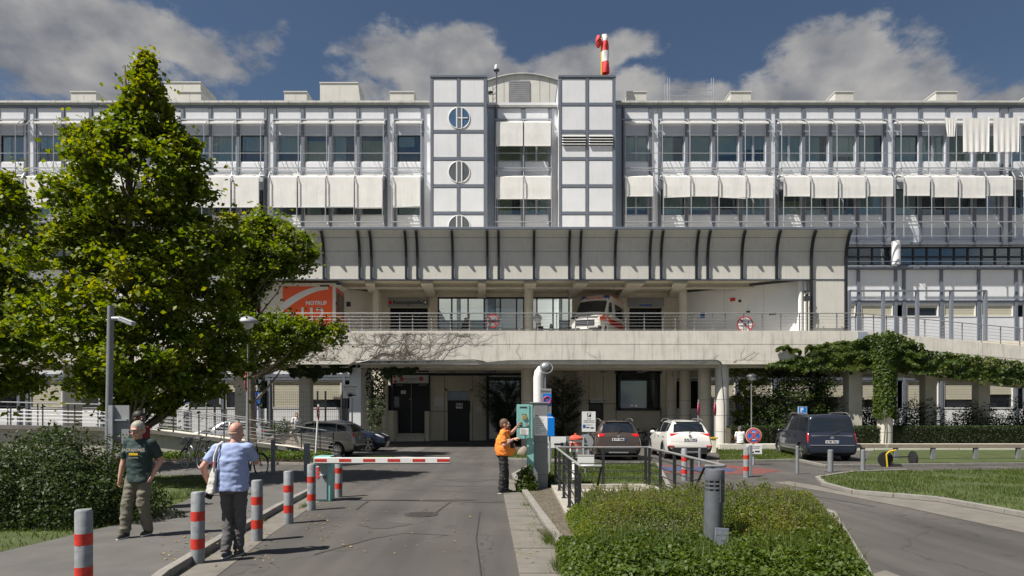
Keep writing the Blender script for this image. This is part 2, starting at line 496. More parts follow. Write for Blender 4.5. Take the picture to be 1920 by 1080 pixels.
def blades(name, P, m, h=.08, w=.006, parent=None, lean=.5):
    """upright grass blades"""
    P = np.asarray(P, float); n = len(P)
    off = Vector((float(P[:,0].mean()), float(P[:,1].mean()), float(P[:,2].min()))) if parent is None else chain_loc(parent)
    P = P - np.array(off)
    th = rng.random(n)*6.283; a = np.stack([np.cos(th), np.sin(th), np.zeros(n)],1)
    l = rng.normal(size=(n,3))*lean; l[:,2] = 1
    l /= np.linalg.norm(l,axis=1)[:,None]
    hh = (h*(.5+rng.random(n)))[:,None]; ww = (w*(.7+.6*rng.random(n)))[:,None]
    V = np.empty((n,3,3)); V[:,0] = P-a*ww; V[:,1] = P+a*ww; V[:,2] = P+l*hh
    me = bpy.data.meshes.new(name); me.vertices.add(n*3); me.vertices.foreach_set('co', V.reshape(-1))
    me.loops.add(n*3); me.loops.foreach_set('vertex_index', np.arange(n*3).astype(np.int32))
    me.polygons.add(n); me.polygons.foreach_set('loop_start', (np.arange(n)*3).astype(np.int32))
    me.update(calc_edges=True); me.validate(); me.materials.append(MAT[m])
    o = bpy.data.objects.new(name, me); COL.objects.link(o); o.location = (0,0,0) if parent else off
    if parent: o.parent = parent
    return o

TMP = bpy.data.scenes.new('temporary')      # small scene in which modifiers are baked quickly
def bake(o):
    TMP.collection.objects.link(o)
    TMP.view_layers[0].update(); dg = TMP.view_layers[0].depsgraph
    me = bpy.data.meshes.new_from_object(o.evaluated_get(dg))
    TMP.collection.objects.unlink(o); return me
# ================================================================ GROUND
PIT = (1.12, 3.42, 10.7, 16.5)   # stairwell x0,x1,y0,y1
mat('asphalt_base', (.062, .058, .054), .88, var=.16, vs=.8, bump=.35, bs=90)
def asphalt():
    m = MAT['asphalt_base']; t = m.node_tree; b = t.nodes['Principled BSDF']
    geo = t.nodes.new('ShaderNodeNewGeometry')
    a = N('ShaderNodeTexNoise', t); a.inputs['Scale'].default_value = .35; a.inputs['Detail'].default_value = 4
    g = N('ShaderNodeTexNoise', t); g.inputs['Scale'].default_value = 160; g.inputs['Detail'].default_value = 2
    v = N('ShaderNodeTexVoronoi', t); v.feature = 'DISTANCE_TO_EDGE'; v.inputs['Scale'].default_value = .28
    w = N('ShaderNodeTexNoise', t); w.inputs['Scale'].default_value = 1.5; w.inputs['Detail'].default_value = 5
    wp = vmath('ADD', geo.outputs['Position'], vmath('SCALE', w.outputs['Color'], tree=t), tree=t)
    for n in t.nodes:
        if n.type == 'VECT_MATH' and n.operation == 'SCALE': n.inputs['Scale'].default_value = .9
    for n in (a, g, w): t.links.new(geo.outputs['Position'], n.inputs['Vector'])
    t.links.new(wp, v.inputs['Vector'])
    r = N('ShaderNodeValToRGB', t); r.color_ramp.elements[0].position = .25; r.color_ramp.elements[1].position = .75
    r.color_ramp.elements[0].color = (.060, .056, .052, 1); r.color_ramp.elements[1].color = (.100, .094, .087, 1)
    t.links.new(a.outputs['Fac'], r.inputs[0])
    gr = N('ShaderNodeValToRGB', t); gr.color_ramp.elements[0].position = .35; gr.color_ramp.elements[0].color = (.58, .58, .58, 1)
    gr.color_ramp.elements[1].position = .72; gr.color_ramp.elements[1].color = (1.55, 1.52, 1.48, 1)
    t.links.new(g.outputs['Fac'], gr.inputs[0])
    mm = N('ShaderNodeMix', t, data_type='RGBA', blend_type='MULTIPLY'); mm.inputs['Factor'].default_value = 1
    t.links.new(r.outputs[0], mm.inputs['A']); t.links.new(gr.outputs[0], mm.inputs['B'])
    ck = N('ShaderNodeValToRGB', t); ck.color_ramp.elements[0].position = .0; ck.color_ramp.elements[0].color = (.5, .5, .5, 1)
    ck.color_ramp.elements[1].position = .006; ck.color_ramp.elements[1].color = (1, 1, 1, 1)
    t.links.new(v.outputs['Distance'], ck.inputs[0])
    m2 = N('ShaderNodeMix', t, data_type='RGBA', blend_type='MULTIPLY'); m2.inputs['Factor'].default_value = .8
    t.links.new(mm.outputs['Result'], m2.inputs['A']); t.links.new(ck.outputs[0], m2.inputs['B'])
    # tyre tracks and oily streaks along the drive
    mq = N('ShaderNodeMapping', t); mq.inputs['Scale'].default_value = (1.5, .10, 1); t.links.new(geo.outputs['Position'], mq.inputs['Vector'])
    tq = N('ShaderNodeTexNoise', t); tq.inputs['Scale'].default_value = 1.1; tq.inputs['Detail'].default_value = 5; t.links.new(mq.outputs[0], tq.inputs['Vector'])
    tr = N('ShaderNodeValToRGB', t); tr.color_ramp.elements[0].position = .35; tr.color_ramp.elements[0].color = (.74, .74, .75, 1); tr.color_ramp.elements[1].position = .65; tr.color_ramp.elements[1].color = (1.12, 1.11, 1.1, 1)
    t.links.new(tq.outputs['Fac'], tr.inputs[0])
    sp_ = N('ShaderNodeTexNoise', t); sp_.inputs['Scale'].default_value = 2.2; sp_.inputs['Detail'].default_value = 3; t.links.new(geo.outputs['Position'], sp_.inputs['Vector'])
    s2 = N('ShaderNodeValToRGB', t); s2.color_ramp.elements[0].position = .66; s2.color_ramp.elements[0].color = (1, 1, 1, 1); s2.color_ramp.elements[1].position = .74; s2.color_ramp.elements[1].color = (.68, .68, .68, 1)
    t.links.new(sp_.outputs['Fac'], s2.inputs[0])
    last = m2.outputs['Result']
    for q in (tr.outputs[0], s2.outputs[0]):
        m3 = N('ShaderNodeMix', t, data_type='RGBA', blend_type='MULTIPLY'); m3.inputs['Factor'].default_value = 1; t.links.new(last, m3.inputs['A']); t.links.new(q, m3.inputs['B']); last = m3.outputs['Result']
    t.links.new(last, b.inputs['Base Color'])
asphalt()
mat('asphalt_patch', (.066, .062, .058), .85, var=.15, vs=3, bump=.3, bs=90)
mat('tar', (.034, .033, .031), .6, var=.2, vs=8)
mat('pale_seam', (.13, .122, .11), .85, var=.25, vs=9)
mat('footpath', (.105, .100, .093), .88, var=.2, vs=1.6, bump=.3, bs=60)
mat('grass_soil', (.055, .075, .018), .95, var=.4, vs=1.5, bump=.8, bs=40)
mat('earth', (.085, .068, .045), .95, var=.4, vs=4, bump=.8, bs=30)
mat('slab_stone', (.165, .152, .130), .85, var=.22, vs=2.2, bump=.3, bs=40)
mat('cobble', (.12, .10, .075), .9, var=.4, vs=7, bump=.8, bs=22)
mat('red_road_paint', (.16, .055, .048), .85, var=.45, vs=6)
mat('blue_road_paint', (.05, .065, .14), .85, var=.4, vs=6)

def sheet(name, poly, z, m, kind='structure'):
    b = MB(); b.add([(p[0], p[1], z) for p in poly], [tuple(range(len(poly)))])
    o = b.build(name, m); o['kind'] = kind; return o
def raised(name, poly, z, m, kind='structure', bevel=.0):
    b = MB(); b.slab(poly, 0.0, z); o = b.build(name, m, bevel=bevel); o['kind'] = kind; return o

x0, x1, y0, y1 = PIT
b = MB(); L = 300
b.add([(-L, -L, 0), (L, -L, 0), (L, y0, 0), (-L, y0, 0)], [(0, 1, 2, 3)])
b.add([(-L, y0, 0), (x0, y0, 0), (x0, y1, 0), (-L, y1, 0)], [(0, 1, 2, 3)])
b.add([(x1, y0, 0), (L, y0, 0), (L, y1, 0), (x1, y1, 0)], [(0, 1, 2, 3)])
b.add([(-L, y1, 0), (L, y1, 0), (L, L, 0), (-L, L, 0)], [(0, 1, 2, 3)])
o = b.build('road', 'asphalt_base'); o['kind'] = 'structure'

def g2(lst, z=0): return [tuple(G(px, py, z))[:2] for px, py in lst]
# left footpath with its kerb
walk = g2([(40, 1300), (300, 1085), (423, 1009), (520, 954), (583, 921), (575, 900), (470, 893), (430, 903), (345, 948), (235, 990), (-150, 1085), (-500, 1300)])
raised('footpath', walk, .09, 'footpath')
kerbline = g2([(40, 1300), (300, 1085), (423, 1009), (520, 954), (583, 921)])
def kerb(name, pts, w, h, m='curb_stone', seg=1.0, gap=.012, z0=0.0):
    b = MB()
    for i in range(len(pts)-1):
        p = Vector((pts[i][0], pts[i][1], 0)); q = Vector((pts[i+1][0], pts[i+1][1], 0)); d = q-p; L = d.length; n = max(1, round(L/seg)); d.normalize()
        for k in range(n):
            a = p + d*(L*k/n + gap/2); c = p + d*(L*(k+1)/n - gap/2)
            hh = h + random.uniform(-.004, .004)
            b.bar(a + Vector((0,0,z0+hh/2)), c + Vector((0,0,z0+hh/2)), w, hh)
    o = b.build(name, m, bevel=.008); o['kind'] = 'structure'; return o
kerb('kerb', [(p[0]+.06, p[1]) for p in kerbline], .12, .115)
strip = g2([(583, 921), (520, 954), (423, 1009), (300, 1085), (40, 1300)])
strip2 = [(p[0]+.62, p[1]) for p in reversed(strip)]
sheet('slab_strip', [(p[0]+.12, p[1]) for p in strip] + strip2, .006, 'slab_stone')
# cross path behind, lawn and beds on the left
sheet('footpath', g2([(-300, 893), (-300, 872), (330, 872), (560, 884), (640, 893), (583, 921), (575, 900), (470, 893), (345, 893)]), .004, 'footpath')
lawnL = g2([(428, 903), (345, 947), (235, 989), (-150, 1080), (-300, 985), (-300, 896), (345, 896)])
raised('lawn', lawnL, .07, 'grass_soil')
raised('planting_bed', g2([(240, 868), (470, 869), (612, 872), (626, 862), (480, 853), (240, 848), (-100, 845), (-100, 866)]), .06, 'earth')
kerb('kerb', g2([(240, 869), (470, 870), (612, 873.5)]), .1, .09)
kerb('kerb', g2([(620, 867), (700, 860), (780, 861.5), (640, 874)]), .1, .09)
raised('grass_verge', g2([(626, 868), (700, 861), (772, 862), (650, 872)]), .06, 'grass_soil')
# centre island
isl_front = [(-0.2+.0, 0)]
islL = g2([(963, 893), (979, 918), (1036, 1002), (1090, 1082), (1165, 1200)])
isl_r = g2([(1000, 871), (1232, 871), (1258, 921), (1400, 941), (1560, 965), (1640, 1060), (1700, 1200)])
# grass part behind the stairs
raised('lawn', g2([(975, 891), (1004, 873), (1230, 873), (1247, 912.5), (1040, 912.5), (985, 915)]), .07, 'grass_soil')
raised('planting_bed', [(.40, 10.6), (1.05, 10.45), (3.5, 10.45)] + g2([(1258, 921), (1400, 941), (1560, 965), (1622, 1075), (1660, 1200), (1180, 1200), (1102, 1082)]), .05, 'earth')
kerb('kerb', islL, .13, .10, seg=.95)
kerb('kerb', g2([(963, 893), (1000, 872), (1232, 872), (1256, 920), (1400, 941), (1560, 966), (1622, 1077), (1660, 1200)]), .11, .09)
# cobbled strip between kerb and stairwell, slabs between kerb and asphalt
cob = [(p[0]+.07, p[1]) for p in islL[1:4]]
b = MB()
cobp = cob + [(.95, 7.7), (1.02, 10.5), (1.0, 16.6), (.30, 16.6)]
sheet('cobbled_strip', [(cob[0][0], cob[0][1]), (cob[1][0], cob[1][1]), (cob[2][0], cob[2][1]), (1.0, 8.0), (1.0, 16.4), (.36, 16.4)], .055, 'cobble')
b = MB()
for i in range(260):
    y = random.uniform(8.2, 16.2); t = (16.0-y)
    xl = -0.0
    # left limit follows the kerb
    ks = islL
    for k in range(len(ks)-1):
        if ks[k+1][1] <= y <= ks[k][1]:
            f = (y-ks[k+1][1])/(ks[k][1]-ks[k+1][1]); xl = ks[k+1][0]+(ks[k][0]-ks[k+1][0])*f
    x = random.uniform(xl+.16, .9)
    if x < xl+.14: continue
    s = .045
    b.box(round(x/.11)*.11-s, round(x/.11)*.11+s, round(y/.11)*.11-s, round(y/.11)*.11+s, .05, .066+random.uniform(0, .006))
# slabs
slabs = MB()
Yl = 16.2; k = 0
edge_l = g2([(938, 893), (946, 937), (974, 1080), (990, 1160)])
def interp(line, y):
    for i in range(len(line)-1):
        (xa, ya), (xb, yb) = line[i], line[i+1]
        if min(ya, yb) <= y <= max(ya, yb): return xa + (xb-xa)*(y-ya)/(yb-ya)
    return line[-1][0]
y = 18.8
while y > 7.0:
    w = .48
    xa, xb = interp(edge_l, y), interp(islL, y)-.085
    xa2, xb2 = interp(edge_l, y-w+.012), interp(islL, y-w+.012)-.085
    if xb > xa+.05:
        slabs.slab([(xa, y), (xb, y), (xb2, y-w+.012), (xa2, y-w+.012)], 0.0, .012+random.uniform(0, .010))
    y -= w
o = slabs.build('slab_strip', 'slab_stone'); o['kind'] = 'structure'
# repair seams, patches and markings on the asphalt
def seam(pts, w, m, name='road_marking', z=.006):
    b = MB(); pts = [G(*p) for p in pts]
    L = []; Rr = []
    for i, p in enumerate(pts):
        d = (pts[min(i+1, len(pts)-1)] - pts[max(i-1, 0)]); d.z = 0; d.normalize(); n = Vector((-d.y, d.x, 0))*w/2
        L.append(p+n); Rr.append(p-n)
    n = len(pts)
    vs = [(p.x, p.y, z) for p in L] + [(p.x, p.y, z) for p in Rr]
    b.add(vs, [(i, i+1, n+i+1, n+i) for i in range(n-1)])
    o = b.build(name, m); o['kind'] = 'structure'; return o
seam([(672, 938), (760, 939), (850, 941), (945, 943)], .035, 'tar', 'tar_joint')
seam([(735, 918), (800, 920), (880, 922), (944, 925)], .05, 'pale_seam', 'tar_joint')
seam([(690, 940), (668, 956)], .04, 'tar', 'tar_joint')
seam([(846, 941), (830, 952), (812, 966)], .03, 'tar', 'tar_joint')
seam([(809, 910), (850, 911), (943, 912)], .30, 'asphalt_patch', 'road_patch', z=.004)
seam([(705, 861), (745, 837)], .10, 'pale_seam')
seam([(560, 859), (640, 862)], .1, 'pale_seam')
seam([(590, 1040), (700, 1010), (760, 1000), (840, 1004)], .02, 'tar', 'tar_joint'); seam([(900, 960), (893, 1010), (902, 1079)], .018, 'tar', 'tar_joint')
seam([(930, 893), (700, 897), (560, 899)], .03, 'tar', 'tar_joint'); seam([(1250, 905), (1420, 912), (1640, 950)], .03, 'tar', 'tar_joint')
for (px_, py_, rx, ry, mm) in ((720, 985, .42, .30, 'asphalt_patch'), (1500, 960, .5, .4, 'asphalt_patch'), (880, 900, .8, .5, 'asphalt_patch')):
    q = G(px_, py_); sheet('road_patch', [(q.x+rx*(1+.25*math.sin(3*a)+.12*math.sin(7*a+px_))*math.cos(a), q.y+ry*(1+.2*math.cos(4*a))*math.sin(a)) for a in np.linspace(0, 6.28, 28)[:-1]], .005, mm)
q = G(790, 965); b = MB(); b.lathe([(.32, 0.0), (.32, .009)], (q.x, q.y, 0), n=32)
for k in range(5): b.box(q.x-.22, q.x+.22, q.y-.2+k*.1-.012, q.y-.2+k*.1+.012, .009, .013)
mat('cast_iron', (.075, .07, .065), .6, metal=.4, var=.3, vs=12, bump=.4)
tag(b.build('manhole_cover', 'cast_iron'), 'round cast iron manhole cover in the middle of the drive', 'manhole cover')
sheet('road_patch', g2([(765, 839), (800, 839), (765, 860), (700, 860)]), .005, 'footpath')
sheet('road_marking', g2([(1160, 872), (1370, 872), (1470, 882), (1420, 890), (1190, 886)]), .005, 'red_road_paint')
sheet('road_marking', g2([(1215, 875.5), (1330, 875.5), (1385, 880), (1370, 885), (1215, 883)]), .009, 'blue_road_paint')
# pavement under the raised driveway and along the building
raised('pavement', [(wx(700, 41.5), 41.2), (wx(1240, 41.5), 41.2), (wx(1240, 44), 44.0), (wx(700, 44), 44.0)], .12, 'footpath')
# right hand greens
raised('grass_verge', g2([(1345, 846), (1480, 846), (1500, 864), (1352, 866)]), .07, 'grass_soil')
kerb('kerb', g2([(1345, 867.5), (1500, 865.5), (1545, 876), (1920, 872)]), .12, .1)
raised('lawn', g2([(1535, 899), (1600, 889), (1960, 882), (2060, 990), (1760, 937), (1600, 924), (1545, 910)]), .07, 'grass_soil')
kerb('kerb', g2([(1700, 885), (1600, 889), (1533, 899), (1545, 911), (1600, 926), (1760, 940), (2060, 995)]), .13, .1)
sheet('slab_strip', g2([(1480, 903), (1530, 911), (1600, 927), (1760, 942), (2060, 998), (2060, 1030), (1700, 952), (1560, 925), (1450, 905)]), .007, 'slab_stone')
raised('lawn', g2([(1620, 872), (1960, 868), (1960, 842), (1640, 842)]), .06, 'grass_soil')
raised('lawn', g2([(1345, 843), (1960, 843), (1960, 835), (1345, 836)]), .05, 'grass_soil')
sheet('slab_strip', g2([(1610, 1085), (1660, 1070), (1960, 1190), (1700, 1190)]), .007, 'slab_stone')

mat('curb_light', (.36, .335, .285), .85, var=.2, vs=4, bump=.3, streak=.3)
# ---------------------------------------------------------------- stairwell
sw = thing('stairwell', ((x0+x1)/2, (y0+y1)/2, 0), 'concrete stairwell going down behind the flowering bush, edged by dark railings', 'stairwell')
b = MB()
b.box(x0-.0, x0+.0+.16, y0, y1, -3.2, .0); b.box(x1-.16, x1, y0, y1, -3.2, .0)
b.box(x0+.16, x1-.16, y1-.16, y1, -3.2, 0)
b.box(x0+.16, x1-.16, y0, y1-.16, -3.4, -3.2)
b.build('retaining_wall', 'concrete', sw)
b = MB(); n = 12
for i in range(n):
    b.box(x0+.162, x1-.162, y0+i*.3, y0+(i+1)*.3-.001, -3.1, -.17*(i+1)+.02)
b.build('stairs', 'concrete', sw)
b = MB()
yy = y1
for i in range(6):
    b.box(x0-.14+.0, x0+.17, yy-.965, yy-.004, .0, .125-.004*i)
    b.box(x1-.17, x1+.14, yy-.965, yy-.004, .0, .125-.004*i); yy -= .968
b.box(x0-.14, x1+.14, y1, y1+.16, 0, .13)
b.build('coping', 'curb_light', sw, bevel=.01)
rl = thing('stair_railing', ((x0+x1)/2, (y0+y1)/2, .12), 'dark grey steel railing on three sides of the sunken stair beside the bush', 'railing')
XL, XR, YB, YN, ZT = x0-.02, x1+.02, y1+.06, y0-.12, 1.06
posts = [(XL, YB)] + [(XL, YB-1.33*k) for k in range(1, 5)] + [(XR, YB-.12)] + [(XR, YB-1.33*k) for k in range(1, 5)] + [(XL+1.2, YB), (XR-.07, YB+.0)]
for (px_, py_) in posts:
    b = MB(); b.box(px_-.03, px_+.03, py_-.03, py_+.03, .12, ZT-.02) if abs(px_-XL) < .01 or abs(px_-XR) < .01 else b.box(px_-.035, px_+.035, py_-.012, py_+.012, .12, ZT-.02)
    b.box(px_-.05, px_+.05, py_-.05, py_+.05, .12, .135)
    b.build('post', 'steel_black', rl)
for xx in (XL, XR):
    b = MB(); b.box(xx-.03, xx+.03, YN-.012+.14, YN+.012+.14, .1, ZT-.12); b.build('post', 'steel_black', rl)
b = MB()
for k in range(4):
    z = .28 + k*.185
    b.path([(XL, YN+.15, z), (XL, YB, z)], .013, 6); b.path([(XL, YB, z), (XR, YB, z)], .013, 6); b.path([(XR, YB, z), (XR, YN+.15, z)], .013, 6)
b.build('rail', 'steel_black', rl, smooth=True)
b = MB()
b.path([(XL+.34, YN-.02, ZT), (XL+.04, YN-.02, ZT), (XL, YN+.03, ZT), (XL, YB, ZT), (XR, YB, ZT), (XR, YN+.03, ZT), (XR-.04, YN-.02, ZT), (XR-.34, YN-.02, ZT)], .024, 10)
b.build('handrail', 'rail_grey', rl, smooth=True)
for xx in (XL+.34, XR-.34):
    b = MB(); b.path([(xx, YN-.02, ZT-.01), (xx, YN+1.3, .10), (xx, YN+4.0, -1.3)], .02, 8); b.path([(xx, YN+.7, .52), (xx+(.2 if xx > 2 else -.2), YN+.7, .52)], .01, 6)
    b.build('stair_handrail', 'steel_black', rl, smooth=True)

# ================================================================ HOSPITAL (long white block behind)
YF = 44.0
hosp = thing('hospital_building', (0, YF, 0), 'long white panelled hospital block with awnings and twin stair towers', 'building')
def zf(py, Y=YF): return wz(py, Y)
def xf(px, Y=YF): return wx(px, Y)
PXL, PXR = -400, 2330
# module lines (pixel columns of the facade grid)
bays = []
for e in (-385, -159, 67, 291, 516): bays.append([e + 52.0*i for i in range(5)])
bays.append([741, 793])
bays.append([930, 981, 1032])
bays.append([1168, 1219])
for e in (1236, 1455, 1674, 1893, 2112): bays.append([e + 50.7*i for i in range(5)])
b = MB()
for (a, c) in ((192, 253), (303, 354), (403, 462)): b.box(xf(PXL), xf(PXR), YF, YF+.4, zf(c), zf(a))
for i, by in enumerate(bays):        # piers between the bays and between the windows
    for (r0, r1) in ((253, 303), (354, 403)):
        for l in by: b.box(xf(l-3.4), xf(l+3.4), YF, YF+.4, zf(r1), zf(r0))
        nx = bays[i+1][0] if i+1 < len(bays) else PXR+30
        b.box(xf(by[-1]+3.4), xf(nx-3.4), YF, YF+.4, zf(r1), zf(r0))
b.build('wall', 'white_panel', hosp)
b = MB()                              # lower storeys
for (X0, X1) in ((PXL, 700), (1245, PXR)):
    b.box(xf(X0), xf(X1), YF, YF+.4, zf(571), zf(498)); b.box(xf(X0), xf(X1), YF, YF+.4, zf(714), zf(594)); b.box(xf(X0), xf(X1), YF, YF+.4, .0, zf(766))
b.box(xf(700), xf(1245), YF, YF+.4, zf(690), zf(462))
b.build('lower_wall', 'white_panel', hosp)
# grey lintel bands, panel joints
b = MB()
for by in bays:
    for (r0, r1, mi) in ((236, 253, 0), (337, 354, 0), (427, 451, 0)):
        for k in range(len(by)-1):
            b.box(xf(by[k]+3.4), xf(by[k+1]-3.4), YF-.006, YF+.1, zf(r1)+.004, zf(r0), 0)
    for k in range(len(by)-1):
        for (a, c) in ((203, 224), (305, 322), (405, 421)):     # raised white panels with a shadow gap
            b.box(xf(by[k]+3.8), xf(by[k+1]-3.8), YF-.03, YF+.05, zf(c), zf(a), 1)
b.build('cladding', ['grey_panel', 'white_panel'], hosp, bevel=.01)
b = MB()
for by in bays:
    for l in by:
        b.box(xf(l-2.6), xf(l+2.6), YF-.10, YF-.0, zf(462), zf(199))
for (a, c) in ((907, 930), (1152, 1168)): b.box(xf(a), xf(c), YF-.05, YF, 4.6, zf(199), 1)
b.box(xf(PXL), xf(PXR), YF-.12, YF-.004, zf(203), zf(199))
for l in (928.5, 1166.5): b.box(xf(l-.8), xf(l+.8), YF-.14, YF-.05, 4.6, zf(199), 2)
b.build('pilaster_frame', ['slate_frame', 'blue_strip', 'black_frame'], hosp)
# rooms behind the windows
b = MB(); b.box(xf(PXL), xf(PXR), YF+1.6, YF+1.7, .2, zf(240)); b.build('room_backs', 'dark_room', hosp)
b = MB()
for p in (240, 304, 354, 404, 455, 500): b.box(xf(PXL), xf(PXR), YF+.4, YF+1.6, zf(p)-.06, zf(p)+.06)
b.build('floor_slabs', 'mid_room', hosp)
# windows
wcount = 0
cur_types = ['curtain', 'yellow_blind', 'curtain', None, 'curtain', 'curtain']
def hwindow(a, c, r0, r1, kind, fullc):
    X0, X1, Z0, Z1 = xf(a+4.6), xf(c-4.2), zf(r1), zf(r0)
    fr = MB(); t = .055
    Yg = YF+.10
    for (p, q, r, s_) in ((X0, X1, Z1-t, Z1), (X0, X1, Z0, Z0+t), (X0, X0+t, Z0+t, Z1-t), (X1-t, X1, Z0+t, Z1-t)): fr.box(p, q, Yg-.04, Yg+.05, r, s_)
    if kind == 2:
        xm = (X0*.52+X1*.48); fr.box(xm-.07, xm+.07, Yg-.04, Yg+.05, Z0+t, Z1-t)
    w = fr.build('window', 'steel_light' if kind != 1 else 'black_frame', hosp)
    g = MB(); g.box(X0+t, X1-t, Yg+.0, Yg+.012, Z0+t, Z1-t); g.build('pane', 'glass_window', w)
    ct = random.choice(cur_types)
    if fullc and ct is None: ct = 'curtain'
    if ct:
        cb = MB(); n = 26; pts = []
        zt = Z1; zb = Z0 if random.random() < .7 else Z0+(Z1-Z0)*random.uniform(.2, .6)
        if ct == 'yellow_blind': zb = Z0; zt = Z0+(Z1-Z0)*random.uniform(.5, 1)
        xa, xb = X0+t, X1-t
        if random.random() < .25: xb = xa+(xb-xa)*random.uniform(.4, .8)
        for i in range(n+1):
            x = xa+(xb-xa)*i/n; y = YF+.17+.02*math.sin(i*1.9+wcount)+.012*math.sin(i*4.1); pts.append((x, y))
        cb.add([(x, y, zb) for x, y in pts]+[(x, y, zt) for x, y in pts], [(i, i+1, n+2+i, n+1+i) for i in range(n)])
        cb.build('curtain', ct, w, smooth='all')
    return w
def awning(a, c, top, bot, rolled=False):
    X0, X1 = xf(a+.9), xf(c-.9)
    b = MB()
    zt = zf(top)
    b.box(X0, X1, YF-.28, YF-.12, zt-.11, zt)
    if not rolled:
        Yv = YF-1.12; Zk = zf(top+12); zb = zf(bot)
        n = 10
        vs = []; 
        for j, (yy, zz) in enumerate([(YF-.24, zt-.05), (YF-.68, (zt+Zk)/2+.02), (Yv, Zk), (Yv-.01, (Zk+zb)/2), (Yv, zb)]):
            for i in range(n+1):
                x = X0+.01+(X1-X0-.02)*i/n
                vs.append((x, yy+.0025*math.sin(i*1.1+a)+.003*math.sin(i*.6+j), zz))
        fs = [(j*(n+1)+i, j*(n+1)+i+1, (j+1)*(n+1)+i+1, (j+1)*(n+1)+i) for j in range(4) for i in range(n)]
        b.add(vs, fs)
        tl_ = random.choice((0, 0, 0, .03, -.04)); b.bar((X0+.02, Yv, zb-.03-tl_), (X1-.02, Yv, zb-.03+tl_), .05, .06)
    else:
        b.box(X0, X1, YF-.36, YF-.28, zf(top+4.5), zf(top+2.5))
    return b.build('awning', 'awning_cloth', hosp)
for bi, by in enumerate(bays):
    for k in range(len(by)-1):
        a, c = by[k], by[k+1]
        hwindow(a, c, 253, 303, random.choice([0, 0, 1, 2, 0]), True)
        hwindow(a, c, 354, 403, random.choice([0, 0, 1, 2]), False)
        centre = bi == 6
        left = c < 800
        if centre:
            awning(a, c, 231, 285); awning(a, c, 331, 382)
        else:
            awning(a, c, 231, 0, rolled=True)
            awning(a, c, 331, (397 if left else 377)+random.choice((0, 0, 0, .8, -1.0, 1.6, 3.0 if not left else 0)))
# steel access frames in front of the facade, one per bay
for by in bays:
    b = MB(); Ya, Yb = YF-.95, YF-1.25
    for l in by:
        X = xf(l)
        b.path([(X, YF-.1, zf(226)), (X, YF-.45, zf(231)), (X, Ya, zf(246)), (X, Ya, zf(331)), (X, Yb, zf(346)), (X, Yb, zf(455))], .030, 6)
        b.path([(X, YF-.1, zf(247)), (X, Ya, zf(258))], .018, 5)
        b.path([(X, YF-.1, zf(336)), (X, Yb, zf(349))], .018, 5)
        b.path([(X, YF-.1, zf(452)), (X, Yb, zf(436))], .022, 5)
        b.path([(X, YF-.1, zf(326)), (X, Ya, zf(326))], .03, 5)
    X0, X1 = xf(by[0]), xf(by[-1])
    for (Y_, py_, r) in ((YF-.14, 226, .06), (Ya, 244, .016), (Ya, 297.6, .02), (Ya, 325, .045), (Ya-.05, 329.5, .025), (Yb, 400, .02), (Yb, 426, .04), (Yb, 452, .03)):
        b.bar((X0-.08, Y_, zf(py_)), (X1+.08, Y_, zf(py_)), r*2, r*1.4)
    b.build('access_frame', 'steel_light', hosp)
# continuous safety cables between the bays
b = MB()
for i in range(len(bays)-1):
    if i in (5, 6): continue
    for py_ in (297.6, 326): b.bar((xf(bays[i][-1]), YF-.95, zf(py_)), (xf(bays[i+1][0]), YF-.95, zf(py_)), .03, .03)
b.build('safety_rail', 'steel_light', hosp)
# one sagging loose cloth at the right end of the upper row
b = MB()
for (a, c, top, bot) in ((1752, 1776, 231, 268), (1786, 1835, 231, 296), (1842, 1890, 231, 296)):
    n = 16; vs = []
    for j in range(7):
        for i in range(n+1):
            f = i/n; h = j/6
            w_ = (1-.35*h) if bot < 280 else (1-.06*h)
            x = xf((a+c)/2+(f-.5)*(c-a)*w_); vs.append((x, YF-1.0+.05*math.sin(i*1.7+a)*h+.02*math.sin(i*3.1), zf(top+(bot-top)*h+ (3*math.sin(f*math.pi) if j == 0 else 0))))
    b.add(vs, [(j*(n+1)+i, j*(n+1)+i+1, (j+1)*(n+1)+i+1, (j+1)*(n+1)+i) for j in range(6) for i in range(n)])
b.build('loose_awning_cloth', 'awning_cloth', hosp, smooth='all')
# ribbon windows on the floor behind the canopy
for (X0, X1) in ((PXL, 480), (1560, PXR)):
    fr = MB(); n = int((X1-X0)/25.4)
    for i in range(n+1):
        x = xf(X0+(X1-X0)*i/n); fr.box(x-.05, x+.05, YF+.06, YF+.16, zf(498), zf(462))
    for p in (463.5, 481, 497): fr.box(xf(X0), xf(X1), YF+.055, YF+.165, zf(p)-.05, zf(p)+.05)
    w = fr.build('ribbon_window', 'black_frame', hosp)
    g = MB(); g.box(xf(X0), xf(X1), YF+.12, YF+.13, zf(498), zf(462)); g.build('pane', 'glass_window', w)
    b = MB(); b.box(xf(X0), xf(X1), YF-.35, YF, zf(461), zf(456.5)); b.box(xf(X0), xf(X1), YF-.3, YF, zf(506), zf(500.5)); b.bar((xf(X0), YF-.9, zf(496)), (xf(X1), YF-.9, zf(496)), .04, .04)
    b.build('cornice', 'slate_frame', hosp)
for c in (1672, ):
    b = MB(); b.lathe([(.27, zf(499)), (.27, zf(456))], (xf(c), YF-.5, 0), n=16); b.build('round_column', 'white_panel', hosp, smooth=True)
